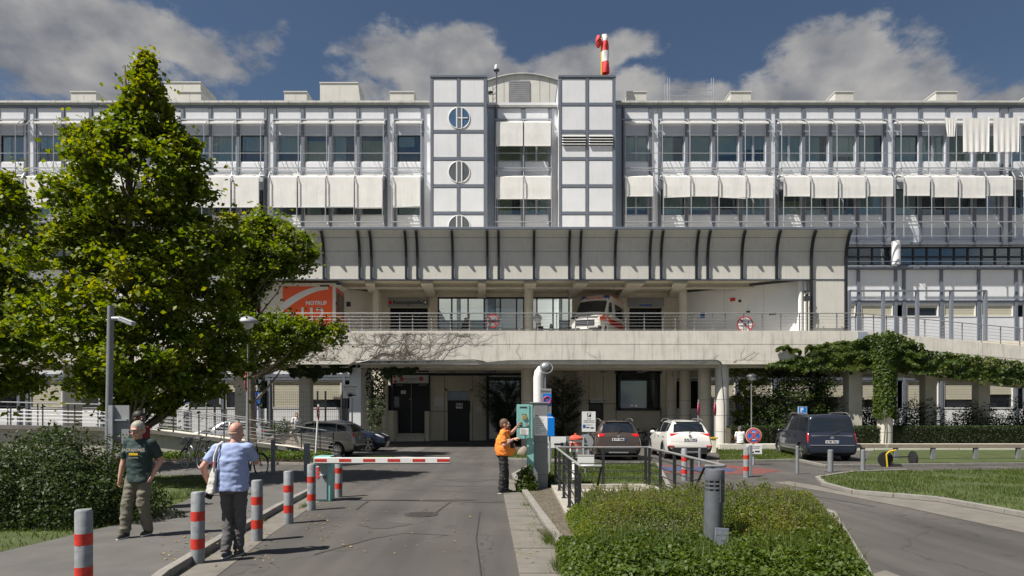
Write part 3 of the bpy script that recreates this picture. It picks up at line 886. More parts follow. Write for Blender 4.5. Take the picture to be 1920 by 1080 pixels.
# frames and windows of the lower wall
b = MB(); lines = []
for s in (1624, ): pass
linesR = [1608.6, 1678.6, 1694, 1764, 1834, 1904, 1920, 1990, 1538, 1523, 1453, 1383, 1313]
linesL = [645, 575, 505, 488, 418, 348, 278, 262, 192, 122, 52, 36, -34]
for l in linesR + linesL: b.box(xf(l-2.6), xf(l+2.6), YF-.10, YF, .0, zf(503))
for (X0, X1) in ((PXL, 697), (1250, PXR)):
    for p, h in ((566, .09), (704, .1), (711, .05)): b.box(xf(X0), xf(X1), YF-.09, YF-.003, zf(p)-h, zf(p)+h)
b.build('facade_grid', 'slate_frame', hosp)
pairs = [(1538, 1608.6), (1608.6, 1678.6), (1694, 1764), (1764, 1834), (1834, 1904), (1453, 1523), (1383, 1453), (1313, 1383),
         (575, 645), (505, 575), (418, 488), (348, 418), (278, 348), (192, 262), (122, 192), (52, 122)]
for (a, c) in pairs:
    for (r0, r1) in ((571, 594), (714, 766)):
        X0, X1, Z0, Z1 = xf(a+4.5), xf(c-4.5), zf(r1), zf(r0); t = .07
        fr = MB()
        for (p, q, r, s_) in ((X0, X1, Z1-t, Z1), (X0, X1, Z0, Z0+t), (X0, X0+t, Z0+t, Z1-t), (X1-t, X1, Z0+t, Z1-t)): fr.box(p, q, YF-.03, YF+.08, r, s_)
        w = fr.build('shuttered_window', 'white_paint', hosp)
        sh = MB(); n = 10 if r0 > 600 else 5; gap = 0 if random.random() < .6 else random.uniform(.1, .5)
        zb = Z0+t+gap*(Z1-Z0); k = int((Z1-t-zb)/.17)
        for i in range(max(1, k)): z = Z1-t-.17*(i+1); sh.box(X0+t, X1-t, YF+.03, YF+.05, z+.012, z+.17)
        sh.build('roller_shutter', 'shutter', w)
        g = MB(); g.box(X0+t, X1-t, YF+.1, YF+.11, Z0+t, Z1-t); g.build('pane', 'glass_dark', w)
# ---- ground floor under the driveway
b = MB()
def bx(a, c, t_, bot, d0, d1, mi=0): b.box(xf(a), xf(c), YF-d0, YF+d1, max(.0, zf(bot)), zf(t_), mi)
bx(804, 839, 690, 830, .02, .4); bx(839, 882, 690, 733, .02, .4); bx(882, 915, 690, 830, .02, .4)
bx(915, 985, 690, 700, .02, .4); bx(985, 1155, 690, 752, .02, .4); bx(985, 1104, 752, 830, .02, .4); bx(1131, 1155, 752, 830, .02, .4)
bx(1155, 1240, 770, 830, .02, .4); bx(1238, 1250, 690, 830, .02, .4); bx(700, 735, 690, 722, 0, .4)
bx(1155, 1238, 690, 697, .02, .4); bx(700, 723, 722, 830, 0.02, .4)
b.build('ground_floor_wall', 'beige_panel', hosp)
b = MB()
for l in (833.5, 886, 915, 1104, 1131, 1155): b.box(xf(l)-.012, xf(l)+.012, YF-.028, YF-.018, 0, zf(703))
b.box(xf(804), xf(839), YF-.028, YF-.018, zf(771.5), zf(770.6)); b.box(xf(986), xf(1155), YF-.028, YF-.018, zf(757.5), zf(756.6))
b.box(xf(723), xf(985), YF-.28, YF-.03, zf(704.5), zf(700)); b.box(xf(723), xf(985), YF-.32, YF-.03, zf(699.8), zf(698), 1)
b.box(xf(733), xf(739), YF-.2, YF-.03, .0, zf(700)); b.box(xf(801), xf(807), YF-.2, YF-.03, .0, zf(700)); b.box(xf(912), xf(917), YF-.2, YF-.03, .0, zf(700))
b.build('portal_frame', ['black_frame', 'white_paint'], hosp)
d = MB(); d.box(xf(738), xf(802), YF+.25, YF+.33, .1, zf(718)); e = d.build('double_door', 'black_frame', hosp)
d = MB(); d.box(xf(769.5), xf(770.5), YF+.235, YF+.25, .1, zf(719)); d.box(xf(741), xf(754), YF+.235, YF+.25, zf(722.5), zf(721)); d.box(xf(784), xf(799), YF+.235, YF+.25, zf(722.5), zf(721)); d.build('door_trim', 'steel_light', e)
d = MB(); d.box(xf(750.5), xf(760), YF+.235, YF+.25, zf(738.5), zf(731.5)); d.build('door_notice', 'sign_white', e)
d = MB(); d.box(xf(766), xf(771), YF+.2, YF+.25, zf(748.5), zf(747)); d.build('handle', 'alloy', e)
d = MB(); d.box(xf(738), xf(804.5), YF-.38, YF-.3, zf(719), zf(704)); sg = d.build('entrance_sign', 'sign_white', hosp)
text('Kein Eingang', .16, (xf(772), YF-.385, zf(711)), 'ink', sg)
text('Zentraler Eingang Mitte', .13, (xf(759), YF-.385, zf(716)), 'ink_grey', sg)
d = MB()
for (px_, py_) in ((741.5, 706.5), (743, 716), (755, 711), (791, 711)):
    if py_ == 711: d.lathe([(.07, YF-.386), (.14, YF-.381)], (xf(px_), 0, zf(py_)), 'Y', 16, 0)
    else: d.lathe([(.07, YF-.386), (.10, YF-.381)], (xf(px_), 0, zf(py_)), 'Y', 16, 0)
for px_ in (755, 791): d.box(xf(px_)-.05, xf(px_)+.05, YF-.389, YF-.386, zf(711)-.025, zf(711)+.025, 1)
d.build('sign_mark', ['sign_red', 'sign_white'], sg)
# side walls and steps of that entrance
b = MB(); b.slab([(xf(722), 42.9), (xf(743), 42.9), (xf(747), 43.2), (xf(747), 43.9), (xf(722), 43.9)], 0, zf(770)); b.build('entrance_parapet', 'beige_panel', hosp, bevel=.02); b = MB(); b.slab([(xf(799), 43.2), (xf(803), 42.9), (xf(808), 42.9), (xf(808), 43.9), (xf(799), 43.9)], 0, zf(771))
b.build('entrance_parapet', 'beige_panel', hosp, bevel=.02)
b = MB()
for i in range(4): b.box(xf(747), xf(799), YF-1.3+.3*i, YF+.2, .1+.15*i-.1, .1+.15*i+.05)
b.build('entrance_steps', 'concrete', hosp)
# single service door with blue transom
fr = MB()
for (a, c, t_, bo) in ((834.5, 839.5, 729, 752), (881, 886.5, 729, 752), (834.5, 886.5, 728, 733), (836, 839.5, 772, 828), (881, 885, 772, 828)): fr.box(xf(a), xf(c), YF-.14, YF-.024, zf(bo), zf(t_))
w = fr.build('service_door', 'beige_panel', hosp)
g = MB(); g.box(xf(839.5), xf(881), YF+.0, YF+.02, zf(750), zf(733.5)); g.build('transom_pane', 'glass_blue', w)
g = MB(); g.box(xf(839.5), xf(881), YF+.0, YF+.05, .1, zf(750.5)); 
g.build('door_leaf', 'car_dark_trim', w)
g = MB(); g.box(xf(860)-.02, xf(860)+.02, YF-.03, YF+.0, zf(750), zf(733.5)); g.box(xf(839.5), xf(881), YF-.03, YF, zf(750.5), zf(749.5)); g.build('transom_bar', 'steel_light', w)
g = MB(); g.box(xf(855), xf(867.5), YF-.016, YF, zf(766), zf(756)); nb = g.build('door_number', 'sign_white', w)
text('TH2', .3, (xf(861), YF-.02, zf(761.3)), 'ink', nb, bold=.01) if False else None
t_ = text('TH2', .22, (xf(861), YF-.02, zf(761)), 'ink', w, bold=.008)
d = MB(); d.box(xf(814), xf(832), YF-.04, YF-.02, zf(762), zf(744)); d.build('wall_notice', 'sign_white', hosp)
d = MB(); d.box(xf(891), xf(903), YF-.04, YF-.02, zf(771), zf(762.5)); d.build('wall_notice', 'sign_white', hosp)
# centre and right openings
fr = MB()
for l in (915.5, 984): fr.box(xf(l-1), xf(l+1), YF-.05, YF+.1, .1, zf(699))
fr.box(xf(916), xf(983), YF-.06, YF+.1, zf(707), zf(703.5)); fr.box(xf(916), xf(983), YF-.06, YF+.1, zf(772), zf(770.5))
w = fr.build('glazed_front', 'white_paint', hosp); g = MB(); g.box(xf(916.5), xf(983), YF+.04, YF+.05, .1, zf(703)); g.build('pane', 'glass_window', w)
fr = MB()
for (a, c, t_, bo) in ((1153, 1240, 696, 701), (1154, 1239, 765, 769.5), (1158.5, 1163, 697, 769), (1229.5, 1234, 697, 769)): fr.box(xf(a), xf(c), YF-.18, YF+.05, zf(bo), zf(t_))
for (a, c, t_, bo) in ((1164, 1229, 704, 706), (1164, 1229, 709, 711)): fr.box(xf(a), xf(c), YF-.08, YF+.05, zf(bo), zf(t_))
w = fr.build('framed_window', 'black_frame', hosp); g = MB(); g.box(xf(1163), xf(1230), YF+.06, YF+.07, zf(765), zf(701)); g.build('pane', 'glass_window', w)
fr = MB(); fr.box(xf(1106), xf(1130), YF-.2, YF-.03, zf(755), zf(747.5)); sg = fr.build('door_sign', 'sign_white', hosp); text('Wareneingang TH1', .16, (xf(1118), YF-.205, zf(751.3)), 'ink', sg)
fr = MB(); fr.box(xf(1104), xf(1131), YF+.15, YF+.2, .1, zf(752)); fr.build('side_door', 'mid_room', hosp)
# ---- twin stair towers
YT = 42.4
def tower(a, c, name_label):
    t = MB(); t.box(wx(a, YT), wx(c, YT), YT+.08, YF+5.5, 5.0, wz(143.5, YT)); tw = t.build('stair_tower', 'white_panel', hosp, label=name_label)
    f = MB(); m = (a+c)/2
    ys = [wz(144.5+51.05*i, YT) for i in range(0, 14)]
    for l in (a+2.2, m, c-2.2): f.box(wx(l-2.3, YT), wx(l+2.3, YT), YT, YT+.078, 5.0, ys[0])
    for i, z in enumerate(ys):
        if z < 5.2: break
        for (l0, l1) in ((a+4.5, m-2.3), (m+2.3, c-4.5)): f.box(wx(l0, YT), wx(l1, YT), YT+.012, YT+.078, z-.075, z+.075)
    f.box(wx(a, YT)-.03, wx(c, YT)+.03, YT-.03, YF+5.5, ys[0], ys[0]+.12)
    for Y_ in (YT+.2, YF+1.2, YF+3.3, YF+5.3):
        for xx in (wx(a, YT)-.04, wx(c, YT)+.0): f.box(xx, xx+.04, Y_, Y_+.18, wz(200, YT), ys[0])
    for xx in (wx(a, YT)-.035, wx(c, YT)+.0): f.box(xx, xx+.035, YT+.08, YF+5.4, ys[1]-.07, ys[1]+.07)
    f.build('frame', 'slate_frame', tw)
    p = MB()
    for i in range(len(ys)-1):
        if ys[i+1] < 5.1: break
        for (l0, l1) in ((a+5.4, m-3.2), (m+3.2, c-5.4)): p.box(wx(l0, YT), wx(l1, YT), YT+.035, YT+.09, ys[i+1]+.115, ys[i]-.115)
    p.build('cladding', 'white_panel', tw, bevel=.015)
    return tw
tl = tower(807, 912.5, 'stair tower with round windows')
tr_ = tower(1048, 1154, 'stair tower with white louvres')
for py_ in (221, 322, 423.5, 524.5):
    z = wz(py_, YT); X = wx(861, YT); r = wx(960+20, YT)
    w = MB(); n = 28
    prof = [(r, 0), (r+.045, 0), (r+.045, -.05), (r, -.05)]
    w.path([(X+math.cos(2*math.pi*i/n)*r, YT+.02, z+math.sin(2*math.pi*i/n)*r) for i in range(n)], .03, 6, closed=True)
    w.box(X-.20, X-.12, YT-.03, YT+.03, z-r*.97, z+r*.97); w.box(X+.12, X+.20, YT-.03, YT+.03, z-r*.97, z+r*.97)
    if py_ == 221: w.box(X-.2, X+.55, YT-.02, YT+.02, z-.03, z+.03)
    w.lathe([(r, YT+.01), (r, YT+.03)], (X, 0, z), 'Y', 32, 1)
    w.build('round_window', ['white_paint', 'glass_blue' if py_ == 221 else 'round_glass'], tl)
for (l0, l1) in ((1054, 1098), (1104, 1149)):
    w = MB()
    for k in range(4):
        z = wz(253.5+k*5, YT); w.add([(wx(l0, YT), YT+.03, z), (wx(l1, YT), YT+.03, z), (wx(l1, YT), YT-.10, z-.10), (wx(l0, YT), YT-.10, z-.10),
              (wx(l0, YT), YT+.03, z-.02), (wx(l1, YT), YT+.03, z-.02), (wx(l1, YT), YT-.10, z-.12), (wx(l0, YT), YT-.10, z-.12)],
              [(0,1,2,3), (7,6,5,4), (0,4,5,1), (1,5,6,2), (2,6,7,3), (3,7,4,0)])
    w.box(wx(l0, YT), wx(l1, YT), YT+.034, YT+.05-.02, wz(273, YT), wz(252, YT), 1)
    w.build('louvre', ['white_paint', 'dark_room'], tr_)
# ---- roof
b = MB(); b.box(xf(PXL), xf(PXR), YF+.2, YF+18, zf(197)-.2, zf(197)); b.build('roof', 'roof_grey', hosp)
b = MB()
def gutter(a, c):
    b = MB()
    prof = [(YF-.16, zf(198.7)), (YF-.22, zf(195)), (YF-.16, zf(190.5)), (YF+.15, zf(187)), (YF+.7, zf(187)), (YF+.7, zf(197))]
    n = int((c-a)/26); 
    for i in range(n):
        xa, xb = xf(a+(c-a)*i/n)+.01, xf(a+(c-a)*(i+1)/n)-.01; k = len(prof)
        b.add([(xa, y, z) for y, z in prof]+[(xb, y, z) for y, z in prof], [tuple(range(k)), tuple(range(2*k-1, k-1, -1))]+[(j, j+k, (j+1)%k+k, (j+1)%k) for j in range(k)])
        b.bar((xb+.01, YF-.17, zf(196)), (xb+.20, YF+.2, zf(186.2)), .05, .05)
    b.build('parapet', 'roof_grey', hosp, smooth=True)
gutter(PXL, 805); gutter(1155, PXR)
b.box(xf(912), xf(1046), YF-.14, YF+.6, zf(203), zf(198.5))
b.build('parapet', 'roof_grey', hosp, smooth=True)
b = MB()
for (a, c) in ((PXL, 805), (914, 1045), (1156, PXR)):
    Yr = YF+.9; s = Yr/YF
    for p in (184.5, 191.0): b.bar((xf(a), Yr, zf(p)+.1), (xf(c), Yr, zf(p)+.1), .045, .045)
    n = max(2, int((c-a)/38))
    for i in range(n+1): x = xf(a+(c-a)*i/n); b.tube((x, Yr, zf(198)), (x, Yr, zf(184.5)+.12), .025, n=6)
b.build('roof_railing', 'steel_light', hosp)
def roofbox(a, c, top, Y, d, slope=0):
    b = MB(); X0, X1 = wx(a, Y), wx(c, Y); z0, z1 = zf(197), wz(top, Y)
    b.prism([(X0, z0), (X1+slope, z0), (X1, z1), (X0, z1)], Y, Y+d)
    b.box((X0+X1)/2-.015, (X0+X1)/2+.015, Y-.01, Y, z0, z1)
    b.box(X0-.04, X1+.04, Y-.05, Y+d+.05, z1, z1+.07)
    return b.build('roof_hatch', 'box_white', hosp)
for (a, c) in ((-90, -42), (133, 180), (333, 377), (533, 575), (731, 776), (1176, 1212), (1370, 1408), (1566, 1600), (1755, 1794), (1940, 1990)): roofbox(a, c, 173, 47.0, 1.6)
roofbox(308, 376, 155, 51, 2.6); roofbox(600, 671, 156, 51, 2.2, slope=.7)
# barrel roofed plant room between the towers
b = MB(); Yb = 50.0; n = 18; pts = [(wx(1056, Yb), zf(197)), (wx(905, Yb), zf(197))]
for i in range(n+1):
    f = i/n; px_ = 905+f*151; pts.append((wx(px_, Yb), wz(158-18*math.sin(math.pi*(f*.92+.04)), Yb)))
b.prism(pts, Yb, Yb+7); pr = b.build('plant_room', 'box_white', hosp)
b = MB(); b.path([(wx(905+i/n*151, Yb), Yb-.05, wz(158-18*math.sin(math.pi*(i/n*.92+.04)), Yb)+.03) for i in range(n+1)], .09, 6)
for p in (1012, 1030, 945): b.box(wx(p, Yb)-.012, wx(p, Yb)+.012, Yb-.012, Yb-.0, zf(197), wz(146, Yb))
b.build('eaves_trim', 'roof_grey', pr)
b = MB(); 
for k in range(13): z = wz(152+k*3.7, Yb); b.box(wx(954, Yb), wx(993, Yb), Yb-.07, Yb-.02, z-.1, z)
b.box(wx(954, Yb), wx(993, Yb), Yb-.018, Yb-.002, wz(200, Yb), wz(151, Yb), 1)
b.build('louvre', ['sign_back', 'roof_grey'], pr)

# separate roof things
m_ = thing('antenna_mast', (wx(931, 45.2), 45.2, zf(197)), 'slim rooftop mast with pale lantern and small dish between the towers', 'antenna')
b = MB(); X = wx(931, 45.2); b.tube((X, 45.2, zf(197)), (X, 45.2, wz(136, 45.2)), .045, n=8)
for k in range(6): b.bar((X-.25, 45.2, zf(197)+.2+.35*k), (X, 45.2, zf(197)+.45+.35*k), .02, .02)
b.tube((X-.25, 45.2, zf(197)), (X-.25, 45.2, wz(160, 45.2)), .025, n=6); b.bar((X-.6, 45.2, wz(178, 45.2)), (X, 45.2, wz(176, 45.2)), .03, .03)
b.build('mast', 'steel_dark', m_)
b = MB(); b.lathe([(.13, wz(134, 45.2)), (.2, wz(133, 45.2)), (.2, wz(131.5, 45.2)), (.13, wz(131, 45.2))], (X, 45.2, 0), n=12); b.build('lantern_collar', 'black_frame', m_)
b = MB(); b.lathe([(.12, wz(131, 45.2)), (.15, wz(128, 45.2)), (.12, wz(122.5, 45.2)), (.03, wz(121, 45.2))], (X, 45.2, 0), n=12); b.build('lantern', 'sign_white', m_, smooth=True)
b = MB(); b.sphere((X-.45, 45.1, wz(174.5, 45.2)), .13, sc=(1.6, 1, .8)); b.build('camera_head', 'black_frame', m_)
ws = thing('windsock', (wx(1128, 46), 46, zf(197)), 'red and white striped windsock hanging from a yellow pole on the roof', 'windsock')
b = MB(); X = wx(1128, 46); b.tube((X, 46, zf(197)), (X, 46, wz(72, 46)), .06, n=8); b.build('pole', 'yellow', ws)
b = MB(); b.path([(X+math.cos(i*.5236)*.0-.2+.2*math.cos(i*.5236), 46+.32*math.sin(i*.5236), wz(76, 46)+.25*math.cos(i*.5236)) for i in range(12)], .03, 6, closed=True); b.bar((X, 46, wz(70, 46)), (X+.25, 46, wz(70, 46)), .03, .03); b.build('swivel_ring', 'steel_dark', ws)
for k, (t_, bo, mm) in enumerate(((66, 79, 'windsock_white'), (79, 97, 'windsock_red'), (97, 117, 'windsock_white'), (117, 138, 'windsock_red'))):
    b = MB(); n = 14; c0 = 1134+(t_-66)*.03; vs = []
    for j in range(5):
        p = t_+(bo-t_)*j/4; rr = (.25 if p > 70 else .20)+.01*math.sin(p)
        for i in range(n): a_ = 2*math.pi*i/n; q = rr*(1+.10*math.sin(3*a_+p*.15)); vs.append((wx(c0, 46)+q*math.cos(a_), 46+q*math.sin(a_), wz(p, 46)))
    b.add(vs, [(j*n+i, j*n+(i+1)%n, (j+1)*n+(i+1)%n, (j+1)*n+i) for j in range(4) for i in range(n)])
    b.build('sock_band', mm, ws, smooth='all')
b = MB(); b.sphere((X-.22, 46, wz(78, 46)), .30, n=12, sc=(.7, 1, 1.5)); b.build('sock_mouth_fold', 'windsock_red', ws, smooth=True)
sc_ = thing('rooftop_scaffold', (wx(1295, 46), 46, zf(197)), 'small pale steel scaffold tower standing on the roof', 'scaffold')
b = MB()
for pxs in (1252, 1256, 1334, 1338):
    for Y_ in (46, 46.8): b.tube((wx(pxs, 46), Y_, zf(197)), (wx(pxs, 46), Y_, wz(146, 46)), .02, n=6)
for i in range(14):
    z = zf(197)+.12*i*1.05
    for (a, c) in ((1252, 1256), (1334, 1338)): b.bar((wx(a, 46), 46, z), (wx(c, 46), 46, z+.12), .02, .02); b.bar((wx(a, 46), 46, z), (wx(a, 46), 46.8, z), .02, .02)
for p in (169, 180): 
    for Y_ in (46, 46.8): b.bar((wx(1254, 46), Y_, wz(p, 46)), (wx(1336, 46), Y_, wz(p, 46)), .035, .035)
b.bar((wx(1256, 46), 46, wz(160, 46)), (wx(1334, 46), 46, wz(184, 46)), .03, .03); b.bar((wx(1256, 46), 46, wz(186, 46)), (wx(1334, 46), 46, wz(160, 46)), .03, .03)
b.build('tube_frame', 'steel_light', sc_)
b = MB(); b.box(wx(1256, 46), wx(1334, 46), 45.9, 46.9, wz(194, 46), wz(192.5, 46)); b.build('deck_board', 'wood_rail', sc_)

# ================================================================ EMERGENCY WING (curved canopy and open bay)
YE = 36.5
em = thing('emergency_wing', (wx(1000, YE), YE, 6.25), 'emergency entrance wing with curved concrete canopy and black ribs above the raised driveway', 'building')
def ex(px, Y=YE): return wx(px, Y)
prof = [(YE, wz(523, YE)), (YE, 10.1), (YE-.02, 10.55), (YE-.07, 10.95), (YE-.16, 11.3), (YE-.29, 11.6), (YE-.44, 11.82), (YE-.60, 11.98)]
def sweep(X0, X1, d_out, d_in, pr=None):
    pr = pr or prof; out = []; n = len(pr)
    for sgn, dd in ((1, d_out), (-1, d_in)):
        for k in range(n):
            a = pr[max(0, k-1)]; c = pr[min(n-1, k+1)]; dy, dz = c[0]-a[0], c[1]-a[1]; L = math.hypot(dy, dz); ny, nz = -dz/L, dy/L
            out.append((pr[k][0]+ny*dd*sgn, pr[k][1]+nz*dd*sgn))
    ring = out[:n] + out[n:][::-1]; k = len(ring)
    vs = [(X0, y, z) for y, z in ring]+[(X1, y, z) for y, z in ring]
    return vs, [tuple(range(k)), tuple(range(2*k-1, k-1, -1))]+[(j, j+k, (j+1)%k+k, (j+1)%k) for j in range(k)]
ribs = [416, 478, 543, 608, 675, 697, 762, 783, 849, 914, 935, 1001, 1067, 1088, 1153, 1218, 1239, 1305, 1326, 1390, 1455, 1520, 1585]
for i in range(len(ribs)-1):
    b = MB(); b.add(*sweep(ex(ribs[i])+.015, ex(ribs[i+1])-.015, 0, .22)); b.build('canopy_panel', 'curved_concrete', em, smooth=True)
for r in ribs:
    b = MB(); ext = r in (416, 478, 1520, 1585)
    pr2 = prof if not ext else [(YE, 6.26)]+prof
    X0, X1 = ex(r)-.065, ex(r)+.065
    b.add(*sweep(X0, X1, .13, .02, pr2)); b.build('canopy_rib', 'black_frame', em, smooth=True)
    b = MB(); b.box(ex(r)+.066, ex(r)+.10, YE-.12, YE-.003, prof[0][1]+.05, prof[0][1]+.62); b.build('rib_flashing', 'blue_strip', em) if not ext else None
b = MB(); b.box(ex(412), ex(1591), YE-.62, YE-.3, 11.985, 12.13); b.box(ex(416), ex(1585), YE-.36, YE+.2, 12.0, 12.1); b.build('canopy_coping', 'slate_frame', em, bevel=.02)
b = MB()
for z in (10.92, 11.62):
    yb = np.interp(z, [p[1] for p in prof], [p[0] for p in prof]); b.box(ex(416), ex(1585), yb-.008, yb+.02, z-.010, z+.010)
b.box(ex(416), ex(1585), YE-.03, YE+.3, wz(524.5, YE), wz(523, YE)+.0)
b.build('canopy_joint', 'slate_frame', em)
for (a, c) in ((478, 416), (1520, 1585)):
    b = MB(); b.box(ex(a), ex(c), YE+.0, YE+.3, 6.25, wz(524.6, YE)); b.build('end_wall', 'curved_concrete', em)
    b = MB(); s = -1 if c < 1000 else 1
    b.box(ex(c)-.15*(s > 0)+.0, ex(c)+.15*(s < 0), YE+.3, 41.5, 6.25, 9.9); b.build('end_wall', 'curved_concrete', em)
ZC = 9.55; YD = 41.5
b = MB(); b.box(ex(420), ex(1580), YE+.2, YD+.3, ZC, ZC+.3); b.build('ceiling', 'concrete_shade', em)
b = MB(); b.box(ex(478), ex(1520), 38.5, 38.85, 9.27, ZC); b.box(ex(478), ex(1520), 38.40, 38.5, 9.27, 9.33)
b.build('ceiling_beam', 'concrete', em)
for (a, c, a2, c2) in ((684, 702, 696, 706), (788, 811, 802, 817), (896, 911, 896, 911), (983, 1006, 984, 999), (1079, 1104, 1065, 1079), (1177, 1210, 1158, 1176), (1262, 1290, 1254, 1268)):
    b = MB(); Ya, Yb_ = YE+.35, YD
    v = []
    for (l, r_, Y_) in ((a, c, Ya), (a2, c2, Yb_)):
        for z in (9.22, ZC+.01): v += [(wx(l, Y_), Y_, z), (wx(r_, Y_), Y_, z)]
    b.add(v, [(0,1,3,2), (4,6,7,5), (0,4,5,1), (2,3,7,6), (0,2,6,4), (1,5,7,3)]); b.build('ceiling_beam', 'concrete', em)
for (a, c, Y_) in ((697, 712, 39.5), (983, 1000, 38.6), (1272, 1288, 39.5)):
    b = MB(); r = (wx(c, Y_)-wx(a, Y_))/2; b.lathe([(r, 6.25), (r, ZC)], ((wx(a, Y_)+wx(c, Y_))/2, Y_, 0), n=20); b.build('column', 'concrete', em, smooth=True)
# back wall of the bay
zt = wz(557, YD)
b = MB()
def bw(a, c, z0, z1): b.box(wx(a, YD), wx(c, YD), YD, YD+.25, z0, z1)
bw(640, 1360, zt, ZC); bw(690, 731, 6.25, zt); bw(802, 820, 6.25, zt); bw(731, 802, wz(577, YD), zt)
bw(1073, 1180, 6.25, zt); bw(1241, 1300, 6.25, zt); bw(1180, 1241, wz(577, YD), zt)
b.build('back_wall', 'concrete_shade', em)
for (a, c) in ((731, 802), (1180, 1241)):
    b = MB(); b.box(wx(a-9, YD), wx(c+9, YD), YD+.75, YD+.85, 6.25, wz(560, YD)); b.box(wx(a-9, YD), wx(a-6, YD), YD+.25, YD+.75, 6.25, wz(560, YD)); b.box(wx(c+6, YD), wx(c+9, YD), YD+.25, YD+.75, 6.25, wz(560, YD)); b.box(wx(a-9, YD), wx(c+9, YD), YD+.25, YD+.85, wz(560, YD), wz(559, YD)); b.build('sliding_door', 'dark_room', em)  # side, top and widened rear boxes added to block sun leaking into the recess
    f = MB()
    for q in (a+.6, (a+c)/2-8, (a+c)/2+8, c-.6): f.box(wx(q, YD)-.03, wx(q, YD)+.03, YD+.6, YD+.7, 6.25, wz(577, YD))
    f.build('door_frame', 'black_frame', em)
    s = MB(); s.box(wx(a-3, YD), wx(c+3, YD), YD-.12, YD-.0, wz(575.5, YD), wz(559, YD)); sg = s.build('entrance_sign', 'sign_back', em)
    if a == 731:
        text('Rettungsstelle', .33, (wx(765, YD), YD-.13, wz(567.6, YD)), 'ink', sg, bold=.008)
        q = MB(); q.lathe([(.12, YD-.128), (.12, YD-.121)], (wx(732.5, YD), 0, wz(567.5, YD)), 'Y', 16); q.build('sign_mark', 'sign_red', sg)
        q = MB(); q.box(wx(794, YD), wx(802, YD), YD-.126, YD-.121, wz(571.5, YD), wz(563.5, YD)); q.build('sign_mark', 'ink', sg)
        q = MB(); X, Z = wx(798, YD), wz(567.5, YD); q.box(X-.10, X+.10, YD-.131, YD-.127, Z-.03, Z+.03); q.box(X-.03, X+.03, YD-.135, YD-.1315, Z-.10, Z+.10); q.build('sign_mark', 'sign_white', sg)
    else:
        text('Rettungsstelle Notaufnahme', .15, (wx(1176, YD), YD-.13, wz(562, YD)), 'ink_grey', sg, align='LEFT'); text('Klinik Zentrum', .15, (wx(1176, YD), YD-.13, wz(566, YD)), 'ink_grey', sg, align='LEFT'); text('Anmeldung', .15, (wx(1176, YD), YD-.13, wz(570, YD)), 'ink_grey', sg, align='LEFT')
        q = MB(); q.box(wx(1198, YD), wx(1222, YD), YD-.126, YD-.121, wz(574.3, YD), wz(571.3, YD)); q.build('sign_mark', 'blue_sign', sg)
fr = MB()
for l in (822, 847, 877.6, 907.8, 938, 968.5, 982, 999, 1006.6, 1037, 1067): fr.box(wx(l, YD)-.045, wx(l, YD)+.045, YD, YD+.12, 6.25, zt)
for (z, h) in ((zt-.05, .05), (wz(617.5, YD), .05), (wz(587, YD), .03)):
    for (a, c) in ((822, 983), (999, 1073)): fr.box(wx(a, YD), wx(c, YD), YD-.004, YD+.124, z-h, z+h)
w = fr.build('glass_front', 'black_frame', em)
g = MB()
for (a, c) in ((822, 983), (999, 1073)): g.box(wx(a, YD), wx(c, YD), YD+.05, YD+.062, 6.25, zt)
g.build('pane', 'glass_clear', w)
# slanting side walls of the bay
P1, P2 = (wx(1288, 40.6), 40.6), (wx(1514, 36.85), 36.85)
for s in (1, -1):
    ax = wx(1000.5, 36.5)
    q1 = P1 if s == 1 else (2*wx(1000.5, 40.6)-P1[0], P1[1]); q2 = P2 if s == 1 else (2*wx(1000.5, 36.85)-P2[0], P2[1])
    b = MB(); b.bar((q1[0], q1[1]+.1, 7.85), (q2[0], q2[1]+.1, 7.85), .2, 3.2); 
    b.build('side_wall', 'white_panel' if s == 1 else 'curved_concrete', em)
    b = MB(); 
    for f in (.33, .66): x = q1[0]+(q2[0]-q1[0])*f; y = q1[1]+(q2[1]-q1[1])*f; b.box(x-.01, x+.01, y-.02, y+.02, 6.3, 9.4)
    b.build('wall_joint', 'sign_back', em)
    b = MB(); b.bar((q1[0], q1[1]-.02, 9.47), (q2[0], q2[1]-.02, 9.47), .12, .14); b.build('wall_trim', 'steel_dark', em)
    if s == 1:
        dx, dy = q2[0]-q1[0], q2[1]-q1[1]; L = math.hypot(dx, dy); ang = math.degrees(math.atan2(dy, dx))
        def onwall(f, z, off=.03): return Vector((q1[0]+dx*f - off*(-dy/L)*0, q1[1]+dy*f-off, z))
        def plate(f, wd, z0, z1, m, nm, off=.02):
            b = MB(); c = onwall(f, 0, off); e = Vector((dx/L, dy/L, 0))*wd/2
            b.bar(c-e+Vector((0, 0, (z0+z1)/2)), c+e+Vector((0, 0, (z0+z1)/2)), .02, z1-z0); return b.build(nm, m, em)
        plate(.14, .28, 7.75, 8.1, 'blue_sign', 'wall_notice'); plate(.46, .75, 7.7, 8.7, 'sign_white', 'wall_notice')
        plate(.46, .16, 8.5, 8.65, 'ink', 'wall_mark', .05); plate(.40, .3, 8.6, 8.8, 'sign_red', 'wall_mark', .05); plate(.53, .2, 7.8, 7.95, 'ink', 'wall_mark', .05)
        for f in (.71, .73, .75): plate(f, .10, 7.6, 7.72, 'ink', 'wall_mark', .03)
    else:
        b = MB(); b.box(wx(652, 38.9), wx(660, 38.9), 38.55, 38.6, wz(575, 38.6), wz(566, 38.6)); b.build('wall_notice', 'ink', em)
for (px_, r) in ((1501, .13), (1509, .10)):
    b = MB(); b.tube((wx(px_, 36.8), 36.8, 6.3), (wx(px_, 36.8), 36.8, 9.35), r, n=14); b.build('downpipe', 'white_paint', em, smooth=True)
